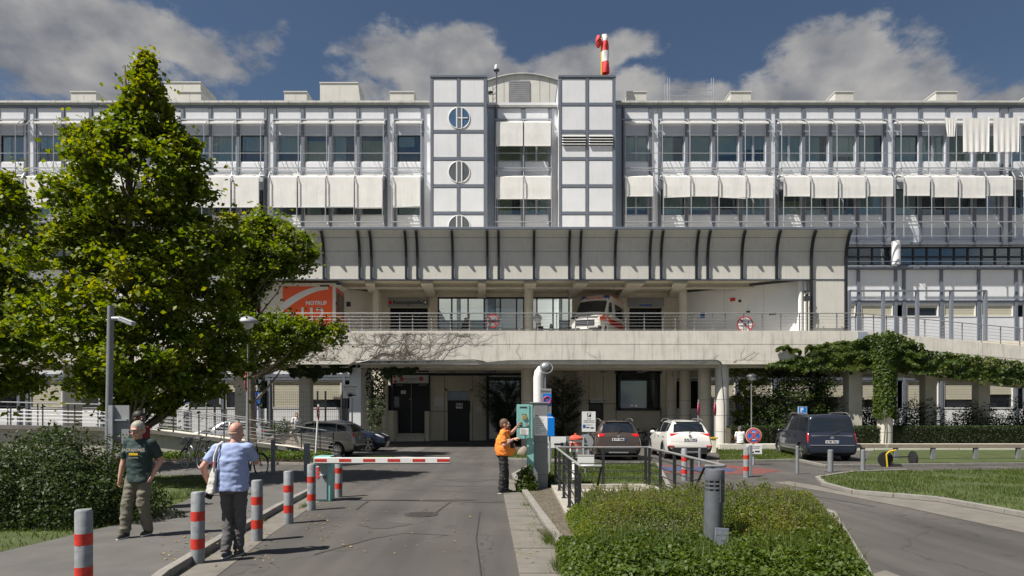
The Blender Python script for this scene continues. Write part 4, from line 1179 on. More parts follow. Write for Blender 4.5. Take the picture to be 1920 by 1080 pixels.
b = MB(); X = wx(1511, 36.3); b.box(X-.18, X+.18, 36.2, 36.4, wz(548, 36.3), wz(545, 36.3)); b.box(X-.15, X+.12, 36.1, 36.3, wz(565, 36.3), wz(556, 36.3)); b.tube((X, 36.3, wz(557, 36.3)), (X, 36.3, wz(546, 36.3)), .04); b.sphere((X+.02, 36.2, wz(552, 36.3)), .1)
b.build('wall_lamp', 'steel_dark', em)
b = MB(); b.path([(wx(1003, YD), YD-.1, wz(560, YD)), (wx(1003, YD), YD-.1, 6.3)], .03, 6); b.build('conduit', 'white_paint', em)

# ================================================================ RAISED DRIVEWAY
YP = 36.15
dk = thing('raised_driveway', (wx(1000, YP), YP, 0), 'raised concrete driveway on columns in front of the emergency entrance, rain streaked and partly overgrown', 'bridge')
XL_, XR_ = wx(-400, YP), wx(1612, YP)
b = MB(); zt_, zm, zb = wz(620, YP), wz(646, YP), wz(677, YP)
def ex(px, Y=YP): return wx(px, Y)
def rampz(px): return 0 if px <= 1612 else (px-1612)*.094
pxs = [-400, 420, 660, 900, 1100, 1350, 1612, 1720, 1830, 2330]
def strip_prism(t0, t1, Y0, Y1):
    for i in range(len(pxs)-1):
        a, c = pxs[i], pxs[i+1]
        b.prism([(ex(a), wz(t1+rampz(a), YP)), (ex(c), wz(t1+rampz(c), YP)), (ex(c), wz(t0+rampz(c), YP)), (ex(a), wz(t0+rampz(a), YP))], Y0, Y1)
def strip_long(t0, t1, Y0, Y1):
    top = [(ex(a), wz(t0+rampz(a), YP)) for a in (-400, 1612, 2330)]; bot = [(ex(a), wz(t1+rampz(a), YP)) for a in (2330, 1612, -400)]
    b.prism(top+bot, Y0, Y1)
strip_long(620, 645.2, YP, YP+.25); strip_long(645.2, 646.2, YP+.03, YP+.25); strip_long(646.2, 676, YP+.006, YP+.25); strip_long(676, 677, YP+.03, YP+.25); strip_long(677, 683, YP-.02, YP+.25)
b.build('parapet', 'concrete_stained', dk)
b = MB(); strip_long(628, 657, YP+.25, 40.4); b.box(wx(697, 41), wx(1262, 41), 40.4, 43.75, wz(657, YP), wz(628, YP)); b.build('slab', 'concrete_shade', dk)
b = MB(); strip_long(657, 688, YP+.6, YP+.95); strip_long(657, 687, 39.2, 39.6); b.build('edge_beam', 'concrete_shade', dk)
b = MB()
for p in (700, 760, 835, 910, 985, 1060, 1140, 1215): b.box(wx(p, 40), wx(p, 40)+.3, YP+.96, 43.6, wz(684, YP), wz(657, YP))
b.build('cross_beam', 'concrete_shade', dk)
b = MB(); zpar = wz(664, 40.4); b.box(wx(-400, 40.4), wx(697, 40.4), 40.4, 40.6, wz(664, YP), 6.6); b.build('rear_parapet', 'concrete', dk); b = MB(); b.box(wx(1262, 40.4), wx(2330, 40.4), 40.4, 40.6, wz(664, YP)-1, 6.4); b.build('rear_parapet', 'concrete', dk)
zu = wz(683, YP)
def col_round(px0, px1, Y, m='concrete', top=None, cap=False):
    b = MB(); X = (wx(px0, Y)+wx(px1, Y))/2; r = (wx(px1, Y)-wx(px0, Y))/2
    b.lathe([(r, 0), (r, top or 5.45)], (X, Y, 0), n=24)
    for k in range(1, 4): b.lathe([(r+.004, .9*k), (r+.004, .9*k+.015)], (X, Y, 0), n=24, mi=1)
    return b.build('column', [m, 'steel_dark'], dk, smooth=True)
def col_sq(px0, px1, Y, d, m='concrete', top=5.45):
    b = MB(); b.box(wx(px0, Y), wx(px1, Y), Y, Y+d, 0, top); return b.build('column', m, dk, bevel=.03)
col_sq(655, 677, 37.0, .5, 'white_panel', 4.75); col_sq(678, 692, 37.3, .6, 'concrete_shade')
b = MB()    # haunch under the parapet at the left column
b.prism([(wx(655, 36.98), wz(690, 37)), (wx(677, 36.98), wz(690, 37)), (wx(677, 36.98), zu+.1), (wx(667, 36.98), zu+.1)], 36.75, 37.5); b.build('haunch', 'concrete', dk)
col_round(1341, 1366, 36.9, 'curved_concrete', 4.75)
for (a, c, Y_) in ((1309, 1333, 38.2), (1274, 1295, 40.0), (1247.5, 1268, 41.2), (977, 999, 39.4), (718, 728, 42), (1080, 1096, 43.0)): col_round(a, c, Y_, 'concrete_shade')
col_sq(1592, 1617, 36.7, .7, 'concrete')
col_round(1646, 1672, 35.4, 'concrete', 4.7)
for a in (1735, 1835, 2000, 2160, 560, 440, 300, 120, -40, -200): col_sq(a, a+22, 38, .6, 'concrete')
# slender pipe cable along the parapet foot
b = MB(); b.path([(wx(p, YP-.06), YP-.06, wz(q, YP)) for p, q in ((668, 690), (672, 680), (690, 676), (800, 676), (890, 675), (903, 677), (912, 680), (950, 676.5), (1080, 675.5), (1200, 676.5), (1345, 675.5), (1352, 680), (1352, 690), (1358, 760), (1358, 838))], .03, 6)
b.build('cable', 'steel_dark', dk)
b = MB(); b.box(wx(1608, YP), wx(1625, YP), YP-.03, YP-.003, wz(636, YP), wz(622, YP)); b.build('drain_cover', 'blue_strip', dk)
# railing on top
rg = thing('driveway_railing', (wx(1000, YP), YP+.12, zt_), 'grey steel railing with six rails on the raised driveway parapet', 'railing')
pp = [-390, -350, -310, -270, -230, -190, -150, -110, -70, -34, 2, 38, 61, 97, 133, 169, 192, 228, 264, 300, 336, 372, 395, 431, 467, 490, 512, 548, 583, 619, 655.5, 679, 714, 749.5, 773.5, 809, 844.5, 880, 914, 938, 974, 1008, 1044, 1079, 1102, 1138.5, 1173, 1208, 1243, 1266, 1301.5, 1336, 1360, 1394.5, 1429, 1464, 1499, 1534, 1569, 1604, 1618, 1638, 1662, 1698, 1734, 1768, 1804, 1840, 1876, 1912, 1948, 1984, 2020, 2056, 2092, 2130, 2170, 2210, 2250, 2290]
Yr = YP+.12
for p in pp:
    b = MB(); dz = rampz(p)*YP/F; X = wx(p, Yr); b.box(X-.028, X+.028, Yr-.012, Yr+.012, zt_-dz-.1, wz(588, YP)-dz); b.tube((X, Yr, wz(590, YP)-dz), (X, Yr-.05, wz(587, YP)-dz), .012, n=6); b.build('post', 'rail_grey', rg)
b = MB()
for q in (593, 599, 605, 611, 617):
    b.path([(wx(-400, Yr), Yr-.03, wz(q, YP)), (wx(1612, Yr), Yr-.03, wz(q, YP)), (wx(2330, Yr), Yr-.03, wz(q+rampz(2330), YP))], .010, 6)
b.build('rail', 'rail_grey', rg)
b = MB(); b.path([(wx(-400, Yr), Yr-.05, wz(587, YP)), (wx(1612, Yr), Yr-.05, wz(587, YP)), (wx(2330, Yr), Yr-.05, wz(587+rampz(2330), YP))], .028, 8); b.build('handrail', 'rail_grey', rg, smooth=True)
# dark steel gantry behind the ramp on the right
gt = thing('steel_gantry', (wx(1733, 40), 40, 5.0), 'dark steel post and rail frame above the ramp on the right', 'frame')
b = MB()
for p in (1603, 1668, 1733, 1798, 1863): b.box(wx(p-2.3, 40), wx(p+2.3, 40), 40.6, 40.8, 4.0, wz(541, 40))
b.box(wx(1603, 40), wx(1863, 40), 40.6, 40.8, wz(542.5, 40), wz(540, 40)); b.build('frame', 'slate_frame', gt)
b = MB(); b.box(wx(1587, 40), wx(1601, 40), 40.7, 41.3, 5.5, wz(561, 40)); b.build('cabinet', 'mid_room', gt)
# round no-smoking signs on the railing
def round_sign(px_, py_, Y, r, label, face, nm='no_smoking_sign'):
    s = thing(nm, (wx(px_, Y), Y, wz(py_, Y)), label, 'sign')
    X, Z = wx(px_, Y), wz(py_, Y)
    b = MB(); b.lathe([(r, Y), (r, Y+.015)], (X, 0, Z), 'Y', 32); b.build('disc', face, s)
    b = MB(); n = 36; b.add([(X+rr*math.cos(2*math.pi*i/n), Y-.004, Z+rr*math.sin(2*math.pi*i/n)) for rr in (r*.86, r*1.02) for i in range(n)], [(i, (i+1)%n, (i+1)%n+n, i+n) for i in range(n)])
    b.bar((X-r*.62, Y-.012, Z+r*.62), (X+r*.62, Y-.012, Z-r*.62), .012, r*.16)
    b.build('red_ring', 'sign_red', s)
    b = MB(); b.box(X-r*.55, X+r*.25, Y-.003, Y-.001, Z-r*.28, Z-r*.12); b.box(X+r*.3, X+r*.5, Y-.003, Y-.001, Z-r*.28, Z-r*.12)
    b.path([(X+r*.35, Y-.003, Z-r*.05), (X+r*.3, Y-.003, Z+r*.12), (X+r*.45, Y-.003, Z+r*.22), (X+r*.38, Y-.003, Z+r*.4)], r*.05, 5)
    b.build('cigarette_symbol', 'ink', s)
    return s
round_sign(923.5, 602, YP+.2, .37, 'grey round no smoking sign behind the driveway railing, left of the ambulance', 'sign_back')
round_sign(1397, 608, YP+.2, .45, 'white round no smoking sign behind the driveway railing, in front of the white wall', 'sign_white')
mat('lamp_post_grey', (.115, .125, .14), .5, var=.2, vs=8, streak=.3, stain=(.3, .3, .28))
# ================================================================ VEHICLES
def cr(p0, p1, p2, p3, t, k=.42):
    m1 = (p2-p0)*k; m2 = (p3-p1)*k; t2 = t*t; t3 = t2*t
    return p1*(2*t3-3*t2+1)+m1*(t3-2*t2+t)+p2*(-2*t3+3*t2)+m2*(t3-t2)
class Shell:
    def __init__(s, st): s.st = [np.array(q, float) for q in st]
    def stat(s, u):
        n = len(s.st); u = max(0, min(n-1-1e-6, u)); i = int(u); f = u-i
        g = lambda k: s.st[max(0, min(n-1, k))]
        return cr(g(i-1), g(i), g(i+1), g(i+2), f, .35)
    def half(s, q):
        x, zb, ze, zt, ws, wb, wt = q; h = max(.0, zt-ze)
        e = min(.06, h*.4)
        return np.array([(0, zb), (ws*.86, zb), (ws, zb+.12), (ws+.012, zb*.42+ze*.58), (wb, ze), (wb*.48+wt*.52+.015, ze+h*.55), (wt, zt-e), (wt*.62, zt-e*.15), (0, zt+.012)])
    def P(s, u, t, off=0.0):
        q = s.stat(u); hp = s.half(q); m = t > 8; tt = 16-t if m else t
        i = int(min(7.999, tt)); f = tt-i
        g = lambda k: hp[max(0, min(8, k))] if k >= 0 else hp[0]
        y, z = cr(g(i-1), g(i), g(i+1), g(i+2) if i+2 <= 8 else np.array((-hp[7][0], hp[7][1])), f, .38)
        y = max(0, y)
        v = Vector((q[0], -y if m else y, z))
        if off:
            e = .03
            a = s.P(min(u+e, len(s.st)-1-.001), t)-s.P(max(u-e, 0), t); b = s.P(u, min(t+e, 16))-s.P(u, max(t-e, 0))
            nn = a.cross(b)
            if nn.length > 1e-9:
                nn.normalize()
                c = Vector((q[0], 0, (q[1]+q[3])/2))
                if nn.dot(v-c) < 0: nn = -nn
                v = v + nn*off
        return v
    def body(s, su=5, st=3):
        n = (len(s.st)-1)*su; m = 16*st; b = MB(); vs = []
        for i in range(n+1):
            for j in range(m): vs.append(s.P(i/su, j/st))
        fs = [(i*m+j, i*m+(j+1) % m, (i+1)*m+(j+1) % m, (i+1)*m+j) for i in range(n) for j in range(m)]
        fs += [tuple(range(m)), tuple(range((n+1)*m-1, n*m-1, -1))]
        b.add(vs, fs); return b
    def patch(s, c, off=.008, n=8, m=6, b=None):
        """c = four (u,t) corners in order; thin plate following the body"""
        b = b or MB(); vs = []
        for dd in (off, off-.02):
            for i in range(n+1):
                for j in range(m+1):
                    f, g = i/n, j/m
                    u = (c[0][0]*(1-f)+c[1][0]*f)*(1-g)+(c[3][0]*(1-f)+c[2][0]*f)*g
                    t = (c[0][1]*(1-f)+c[1][1]*f)*(1-g)+(c[3][1]*(1-f)+c[2][1]*f)*g
                    vs.append(s.P(u, t, dd))
        K = (n+1)*(m+1); w = m+1
        fs = [(i*w+j, i*w+j+1, (i+1)*w+j+1, (i+1)*w+j) for i in range(n) for j in range(m)]
        fs += [tuple(K+k for k in reversed(f)) for f in fs]
        edge = [i*w for i in range(n)]+[n*w+j for j in range(m)]+[i*w+m for i in range(n, 0, -1)]+[j for j in range(m, 0, -1)]
        for k in range(len(edge)):
            a, c2 = edge[k], edge[(k+1) % len(edge)]; fs.append((a, c2, c2+K, a+K))
        b.add(vs, fs); return b
def mirror_t(c): return [(u, 16-t) for u, t in c]

def wheel(x, y, r, parent, w=.22, spokes=5, side=1, dark=False):
    b = MB(); b.lathe([(r*.70, -w/2), (r*.93, -w/2), (r, -w*.36), (r, w*.36), (r*.93, w/2), (r*.70, w/2), (r*.70, -w/2)], (x, y, r), 'Y', 28, caps=False)
    wl = b.build('wheel', 'rubber', parent, smooth=True)
    b = MB(); o = side*w*.40
    b.lathe([(r*.71, -w*.30), (r*.73, -w*.46), (r*.73, w*.46), (r*.69, w*.46), (r*.67, w*.30)], (x, y, r), 'Y', 28, caps=False); b.lathe([(r*.66, o-side*.05), (r*.66, o-side*.06)], (x, y, r), 'Y', 28, 1)
    for k in range(spokes):
        for dd in (-.16, .16):
            a = 2*math.pi*k/spokes+.3; b.bar((x+r*.12*math.cos(a), y+o, r+r*.12*math.sin(a)), (x+r*.68*math.cos(a+dd), y+o, r+r*.68*math.sin(a+dd)), .03, r*.10, up=(0, 1, 0))
    b.lathe([(r*.17, o-.02), (r*.17, o+side*.01)], (x, y, r), 'Y', 16)
    b.build('rim', ['alloy', 'car_dark_trim'], wl)
    return wl

def apply_arches(body, xs, r, W):
    cut = MB()
    for x in xs: cut.lathe([(r, -W), (r, W)], (x, 0, r*.86), 'Y', 32)
    c = cut.build('cutter', 'car_dark_trim'); 
    md = body.modifiers.new('arch', 'BOOLEAN'); md.object = c; md.operation = 'DIFFERENCE'; md.solver = 'EXACT'
    TMP.collection.objects.link(c); me = bake(body); TMP.collection.objects.unlink(c); body.modifiers.clear(); old = body.data; body.data = me
    me.name = 'body'; 
    bpy.data.objects.remove(c)
    me.set_sharp_from_angle(angle=R(40))

def car(kind, label, cat, st, W, wheels, wr, pm, loc, rz, side=(), front=None, rear=None, tail=(), head=(), grille=None, trimrows=(), plate=None, platez=.8, group='cars parked beside the building', extra=None, dark_sill=True, spokes=5):
    root = thing(kind, (0, 0, 0), label, cat, group)
    sh = Shell(st); L = st[-1][0]
    body = sh.body().build('body', pm, root, smooth=True)
    apply_arches(body, wheels, wr*1.16, W)
    ga = lambda nm, c, m, off=.008, n=8, mm=6: sh.patch(c, off, n, mm).build(nm, m, root, smooth=True)
    for c in side: ga('side_window', c, 'glass_car'); ga('side_window', mirror_t(c), 'glass_car')
    if front: ga('windscreen', front, 'glass_car', n=8, mm=14)
    if rear: ga('rear_window', rear, 'glass_car', n=8, mm=14)
    for c in tail: ga('tail_light', c, 'lamp_red', .014); ga('tail_light', mirror_t(c), 'lamp_red', .014)
    for c in head: ga('headlight', c, 'lamp_clear', .014); ga('headlight', mirror_t(c), 'lamp_clear', .014)
    if grille: ga('grille', grille, 'car_dark_trim', .012, 6, 12)
    n = len(st)-1
    if dark_sill:
        for (u0, u1) in trimrows: ga('bumper_trim', [(u0, 0.6), (u1, 0.6), (u1, 2.5), (u0, 2.5)], 'car_dark_trim', .010); ga('bumper_trim', mirror_t([(u0, 0.6), (u1, 0.6), (u1, 2.5), (u0, 2.5)]), 'car_dark_trim', .010)
    for x in wheels:
        for sy in (1, -1): wheel(x, sy*(W/2-.13), wr, root, side=sy, spokes=spokes)
    # underbody
    b = MB(); b.box(.5, L-.4, -W*.36, W*.36, .2, .5); b.build('underbody', 'car_dark_trim', root)
    for sy in (1, -1):
        b = MB(); mx_ = st[4][0]+.42; b.sphere((mx_, sy*(W/2+.10), st[4][2]+.07), .11, sc=(.6, 1.0, .75)); b.bar((mx_, sy*(W/2-.07), st[4][2]+.02), (mx_, sy*(W/2+.05), st[4][2]+.04), .05, .04)
        b.build('mirror', pm, root, smooth=True)
    if plate is not None:
        b = MB(); b.box(L-.004, L+.014, -.26, .26, platez-.055, platez+.055); p_ = b.build('number_plate', 'sign_white', root)
        b = MB(); b.box(L+.0145, L+.017, .215, .258, platez-.052, platez+.052); b.build('plate_band', 'blue_sign', p_)
        text(plate, .10, (L+.018, -.02, platez), 'ink', p_, rz=90, bold=.003)
    if extra: extra(root, sh)
    root.location = loc; root.rotation_euler = (0, 0, R(rz))
    return root, sh

suv = [(0.00,.42,.62,.66,.60,.58,.45), (0.08,.26,.72,.79,.80,.76,.6), (0.45,.21,.88,.96,.90,.84,.66), (1.10,.20,.99,1.05,.925,.87,.70), (1.35,.20,1.02,1.10,.925,.875,.68),
       (2.05,.20,1.04,1.56,.925,.875,.62), (2.6,.2,1.05,1.64,.925,.875,.63), (3.55,.2,1.08,1.62,.925,.87,.62), (4.02,.22,1.09,1.55,.92,.86,.59), (4.32,.27,1.05,1.13,.905,.83,.66), (4.42,.34,.93,1.0,.89,.81,.70), (4.48,.44,.74,.78,.86,.82,.72)]
SW = [[(4.75, 4.25), (6.05, 4.22), (6.05, 5.75), (5.35, 5.75)], [(6.15, 4.22), (7.35, 4.22), (7.2, 5.75), (6.15, 5.75)], [(7.45, 4.25), (8.15, 4.4), (7.75, 5.7), (7.3, 5.75)]]
def suv_extra(badge_col='alloy', dark=True):
    def f(root, sh):
        L = 4.48
        for sy in (1, -1):
            b = MB(); b.path([(1.95, sy*.66, 1.58), (2.4, sy*.68, 1.69), (3.4, sy*.68, 1.69), (3.95, sy*.65, 1.60)], .022, 6); b.build('roof_rail', badge_col, root, smooth=True)
            b = MB()
            for x in (2.5, 3.45): b.box(x, x+.18, sy*.915-.02, sy*.915+.02, .93, .96)
            b.build('door_handle', badge_col, root)
        b = MB(); b.bar((4.00, -.5, 1.565), (4.00, .5, 1.565), .16, .03); b.build('spoiler', 'car_dark_trim', root, bevel=.008)
        b = MB(); b.path([(4.39, -.02, 1.10), (4.34, .02, 1.17), (4.24, .34, 1.26)], .012, 5); b.build('rear_wiper', 'car_dark_trim', root)
        b = MB(); b.lathe([(.055, 4.455), (.055, 4.475)], (0, 0, 1.0), 'X', 16); b.build('badge', 'alloy', root)
        b = MB(); b.box(4.40, 4.50, -.72, .72, .30, .52); b.box(4.42, 4.52, -.4, .4, .30, .36, 1); b.build('rear_bumper', ['car_dark_trim', 'alloy'], root, bevel=.02)
        b = MB()
        for sy in (1, -1): b.box(4.47, 4.507, sy*.78-.12, sy*.78+.12, .55, .60)
        b.build('reflector', 'lamp_red', root)
        b = MB(); b.tube((3.8, .3, 1.60), (3.9, .3, 1.72), .008); b.build('antenna', 'car_dark_trim', root)
        if dark:
            for x in (.82, 3.55):
                for sy in (1, -1):
                    b = MB(); n = 14; b.path([(x+.43*math.cos(math.pi*i/n), sy*.915, .33+.43*math.sin(math.pi*i/n)) for i in range(n+1)], .028, 6); b.build('arch_trim', 'car_dark_trim', root)
    return f
TL = [[(9.02, 4.05), (9.95, 4.0), (9.9, 6.4), (9.15, 6.6)]]
def toward(px, Y): return wx(px, Y)
def place(px, Yrear, L, rz):
    """location for a car whose tail centre stands at (px, Yrear)"""
    a = R(rz); return (wx(px, Yrear)-L*math.cos(a), Yrear-L*math.sin(a), 0)
car('parked_car', 'dark brown estate style car parked tail towards us, left of the white car', 'car', suv, 1.85, (.86, 3.55), .35, 'paint_brown', place(1160, 26.6, 4.48, -91.5), -91.5, SW, [(4.08, 5.9), (4.95, 6.05), (4.95, 9.95), (4.08, 10.1)], [(8.1, 6.0), (8.93, 5.95), (8.93, 10.05), (8.1, 10.0)], TL, [[(.6, 4.4), (1.7, 4.2), (1.7, 5.6), (.8, 6)]], [(.3, 5.2), (.9, 5.4), (.9, 10.6), (.3, 10.8)], [(10.2, 10.98), (0.4, 2)], 'B YT 1096', .86, extra=suv_extra())
TLW = [[(9.0, 4.0), (9.8, 4.0), (9.75, 6.0), (9.2, 6.9)]]
car('parked_car', 'white car with dark rear bumper parked tail towards us beside the round columns', 'car', suv, 1.81, (.86, 3.5), .34, 'paint_white', place(1294, 27.0, 4.48, -91), -91, SW, [(4.08, 5.9), (4.95, 6.05), (4.95, 9.95), (4.08, 10.1)], [(8.15, 6.05), (8.9, 6.0), (8.9, 10.0), (8.15, 9.95)], TLW, [[(.6, 4.4), (1.7, 4.2), (1.7, 5.6), (.8, 6)]], [(.3, 5.2), (.9, 5.4), (.9, 10.6), (.3, 10.8)], [(9.9, 10.98), (0.4, 2)], 'B AL 1143', .84, extra=suv_extra())
# people carrier on the right
van = [(0.00,.42,.66,.70,.62,.60,.5), (0.1,.26,.82,.88,.84,.80,.64), (0.55,.22,.98,1.06,.94,.88,.72), (0.95,.22,1.06,1.16,.955,.90,.74), (1.2,.22,1.08,1.26,.96,.91,.74),
       (1.95,.22,1.10,1.80,.965,.92,.72), (2.5,.22,1.11,1.88,.965,.92,.76), (4.3,.22,1.12,1.88,.965,.92,.77), (4.86,.24,1.12,1.82,.96,.92,.76), (4.98,.28,1.08,1.18,.955,.91,.80), (5.06,.34,.95,1.02,.94,.90,.80), (5.12,.42,.62,.66,.92,.88,.78)]
def van_extra(root, sh):
    for sy in (1, -1):
        b = MB(); b.path([(2.2, sy*.80, 1.86), (2.5, sy*.81, 1.94), (4.3, sy*.81, 1.94), (4.6, sy*.80, 1.88)], .022, 6); b.build('roof_rail', 'alloy', root, smooth=True)
        b = MB(); 
        for x in (2.3, 3.35): b.box(x, x+.2, sy*.96-.02, sy*.96+.02, .98, 1.01)
        b.build('door_handle', 'paint_navy', root)
        b = MB(); b.box(1.6, 4.6, sy*.974-.006, sy*.974+.004, .42, .47); b.build('side_strip', 'alloy', root)
    b = MB(); b.box(5.0, 5.14, -.84, .84, .36, .56); b.box(5.1, 5.155, -.85, .85, .62, .655, 1); b.build('rear_bumper', ['paint_navy', 'alloy'], root, bevel=.02)
    b = MB(); b.box(5.035, 5.06, -.78, .78, 1.00, 1.04); b.build('chrome_strip', 'alloy', root)
    b = MB(); b.lathe([(.07, 5.06), (.07, 5.085)], (0, 0, .93), 'X', 16); b.build('badge', 'alloy', root)
    b = MB(); b.path([(5.05, 0, 1.09), (5.03, .3, 1.2)], .012, 5); b.build('rear_wiper', 'car_dark_trim', root)
vx, vs_ = car('people_carrier', 'dark blue people carrier parked tail towards us under the ivy on the right', 'van', van, 1.93, (.95, 4.15), .34, 'paint_navy', place(1561, 26.2, 5.12, -97), -97,
    [[(4.8, 4.3), (5.9, 4.25), (5.9, 5.75), (5.3, 5.75)], [(6.02, 4.25), (6.55, 4.25), (6.55, 5.75), (6.02, 5.75)], [(6.62, 4.25), (7.75, 4.25), (7.6, 5.75), (6.62, 5.75)]],
    [(4.1, 5.9), (4.95, 6.05), (4.95, 9.95), (4.1, 10.1)], [(8.15, 5.6), (8.93, 5.5), (8.93, 10.5), (8.15, 10.4)], [[(8.75, 3.75), (10.3, 3.3), (10.3, 4.0), (8.95, 4.7)]], [[(.6, 4.4), (1.7, 4.2), (1.7, 5.6), (.8, 6)]], [(.3, 5.2), (.9, 5.4), (.9, 10.6), (.3, 10.8)], [(0.4, 2)], 'B PM 7461', .78, extra=van_extra)
# champagne hatchback side on, tail to the right
hatch = [(0.00,.42,.60,.64,.58,.56,.42), (0.08,.24,.68,.76,.76,.74,.58), (0.5,.2,.86,.94,.86,.80,.62), (0.95,.19,.96,1.03,.88,.83,.66), (1.15,.19,.98,1.08,.885,.835,.64),
         (1.95,.19,1.0,1.50,.89,.835,.58), (2.45,.19,1.02,1.58,.89,.835,.58), (3.4,.19,1.05,1.53,.89,.83,.57), (3.95,.21,1.06,1.42,.88,.82,.54), (4.22,.26,1.0,1.08,.87,.80,.62), (4.3,.33,.9,.96,.85,.78,.66), (4.36,.42,.66,.70,.82,.78,.68)]
def hatch_extra(root, sh):
    suvx = MB(); suvx.bar((3.93, -.45, 1.44), (3.93, .45, 1.44), .16, .03); suvx.build('spoiler', 'paint_champagne', root, bevel=.008)
    for sy in (1, -1):
        b = MB(); b.path([(1.2, sy*.86, 1.0), (2.0, sy*.885, 1.03), (3.4, sy*.88, 1.075), (3.95, sy*.85, 1.10)], .008, 5); b.build('chrome_strip', 'alloy', root)
        b = MB()
        for x in (2.2, 3.1): b.box(x, x+.18, sy*.89-.02, sy*.89+.02, .90, .93)
        b.build('door_handle', 'paint_champagne', root)
        b = MB()
        for x in (1.55, 2.55, 3.38): b.bar((x, sy*.905, .35), (x, sy*.90, .98), .008, .004)
        b.build('door_gap', 'car_dark_trim', root)
    b = MB(); b.box(4.26, 4.40, -.7, .7, .28, .48); b.build('rear_bumper', 'car_dark_trim', root, bevel=.02)
HW = [[(4.72, 4.25), (6.0, 4.22), (6.0, 5.7), (5.3, 5.7)], [(6.08, 4.22), (7.15, 4.22), (7.05, 5.7), (6.08, 5.7)], [(7.22, 4.25), (8.05, 4.4), (7.7, 5.5), (7.15, 5.7)]]
car('parked_car', 'champagne hatchback seen from the side behind the ramp railing, tail to the right', 'car', hatch, 1.79, (.84, 3.54), .32, 'paint_champagne', (wx(682, 30.4)-4.36, 30.0, 0), -3, HW, [(4.08, 5.9), (4.95, 6.05), (4.95, 9.95), (4.08, 10.1)], [(8.1, 6.0), (8.93, 5.95), (8.93, 10.05), (8.1, 10.0)], [[(9.0, 3.8), (9.95, 3.6), (9.9, 5.9), (9.15, 6.2)]], [[(.6, 4.4), (1.7, 4.2), (1.7, 5.6), (.8, 6)]], [(.3, 5.2), (.9, 5.4), (.9, 10.6), (.3, 10.8)], [(10.2, 10.98), (.4, 2)], 'B SK 2080', .82, extra=hatch_extra, spokes=9)
def blue_extra(root, sh):
    b = MB(); b.box(-.03, .02, -.26, .26, .40, .51); b.build('number_plate', 'sign_white', root)
car('parked_car', 'midnight blue car with its nose showing past the champagne hatchback', 'car', hatch, 1.79, (.84, 3.54), .335, 'paint_midnight', (wx(727, 33.5), 33.6, 0), 180, HW, [(4.08, 5.9), (4.95, 6.05), (4.95, 9.95), (4.08, 10.1)], [(8.1, 6.0), (8.93, 5.95), (8.93, 10.05), (8.1, 10.0)], TL, [[(1.05, 3.9), (2.0, 4.0), (1.9, 5.0), (1.2, 5.2)]], [(.2, 4.6), (.9, 4.8), (.9, 11.2), (.2, 11.4)], [(.2, 1.2)], extra=blue_extra)
# a silver car mostly hidden by the ramp railing
car('parked_car', 'silver car behind the ramp railing, half hidden left of the champagne hatchback', 'car', hatch, 1.79, (.84, 3.54), .32, 'paint_silver', (wx(505, 34)-4.4, 34.2, 0), 2, HW, [(4.08, 5.9), (4.95, 6.05), (4.95, 9.95), (4.08, 10.1)], [(8.1, 6.0), (8.93, 5.95), (8.93, 10.05), (8.1, 10.0)], TL, [[(1.05, 3.9), (2.0, 4.0), (1.9, 5.0), (1.2, 5.2)]], [(.2, 4.6), (.9, 4.8), (.9, 11.2), (.2, 11.4)], [(10.2, 10.98)])

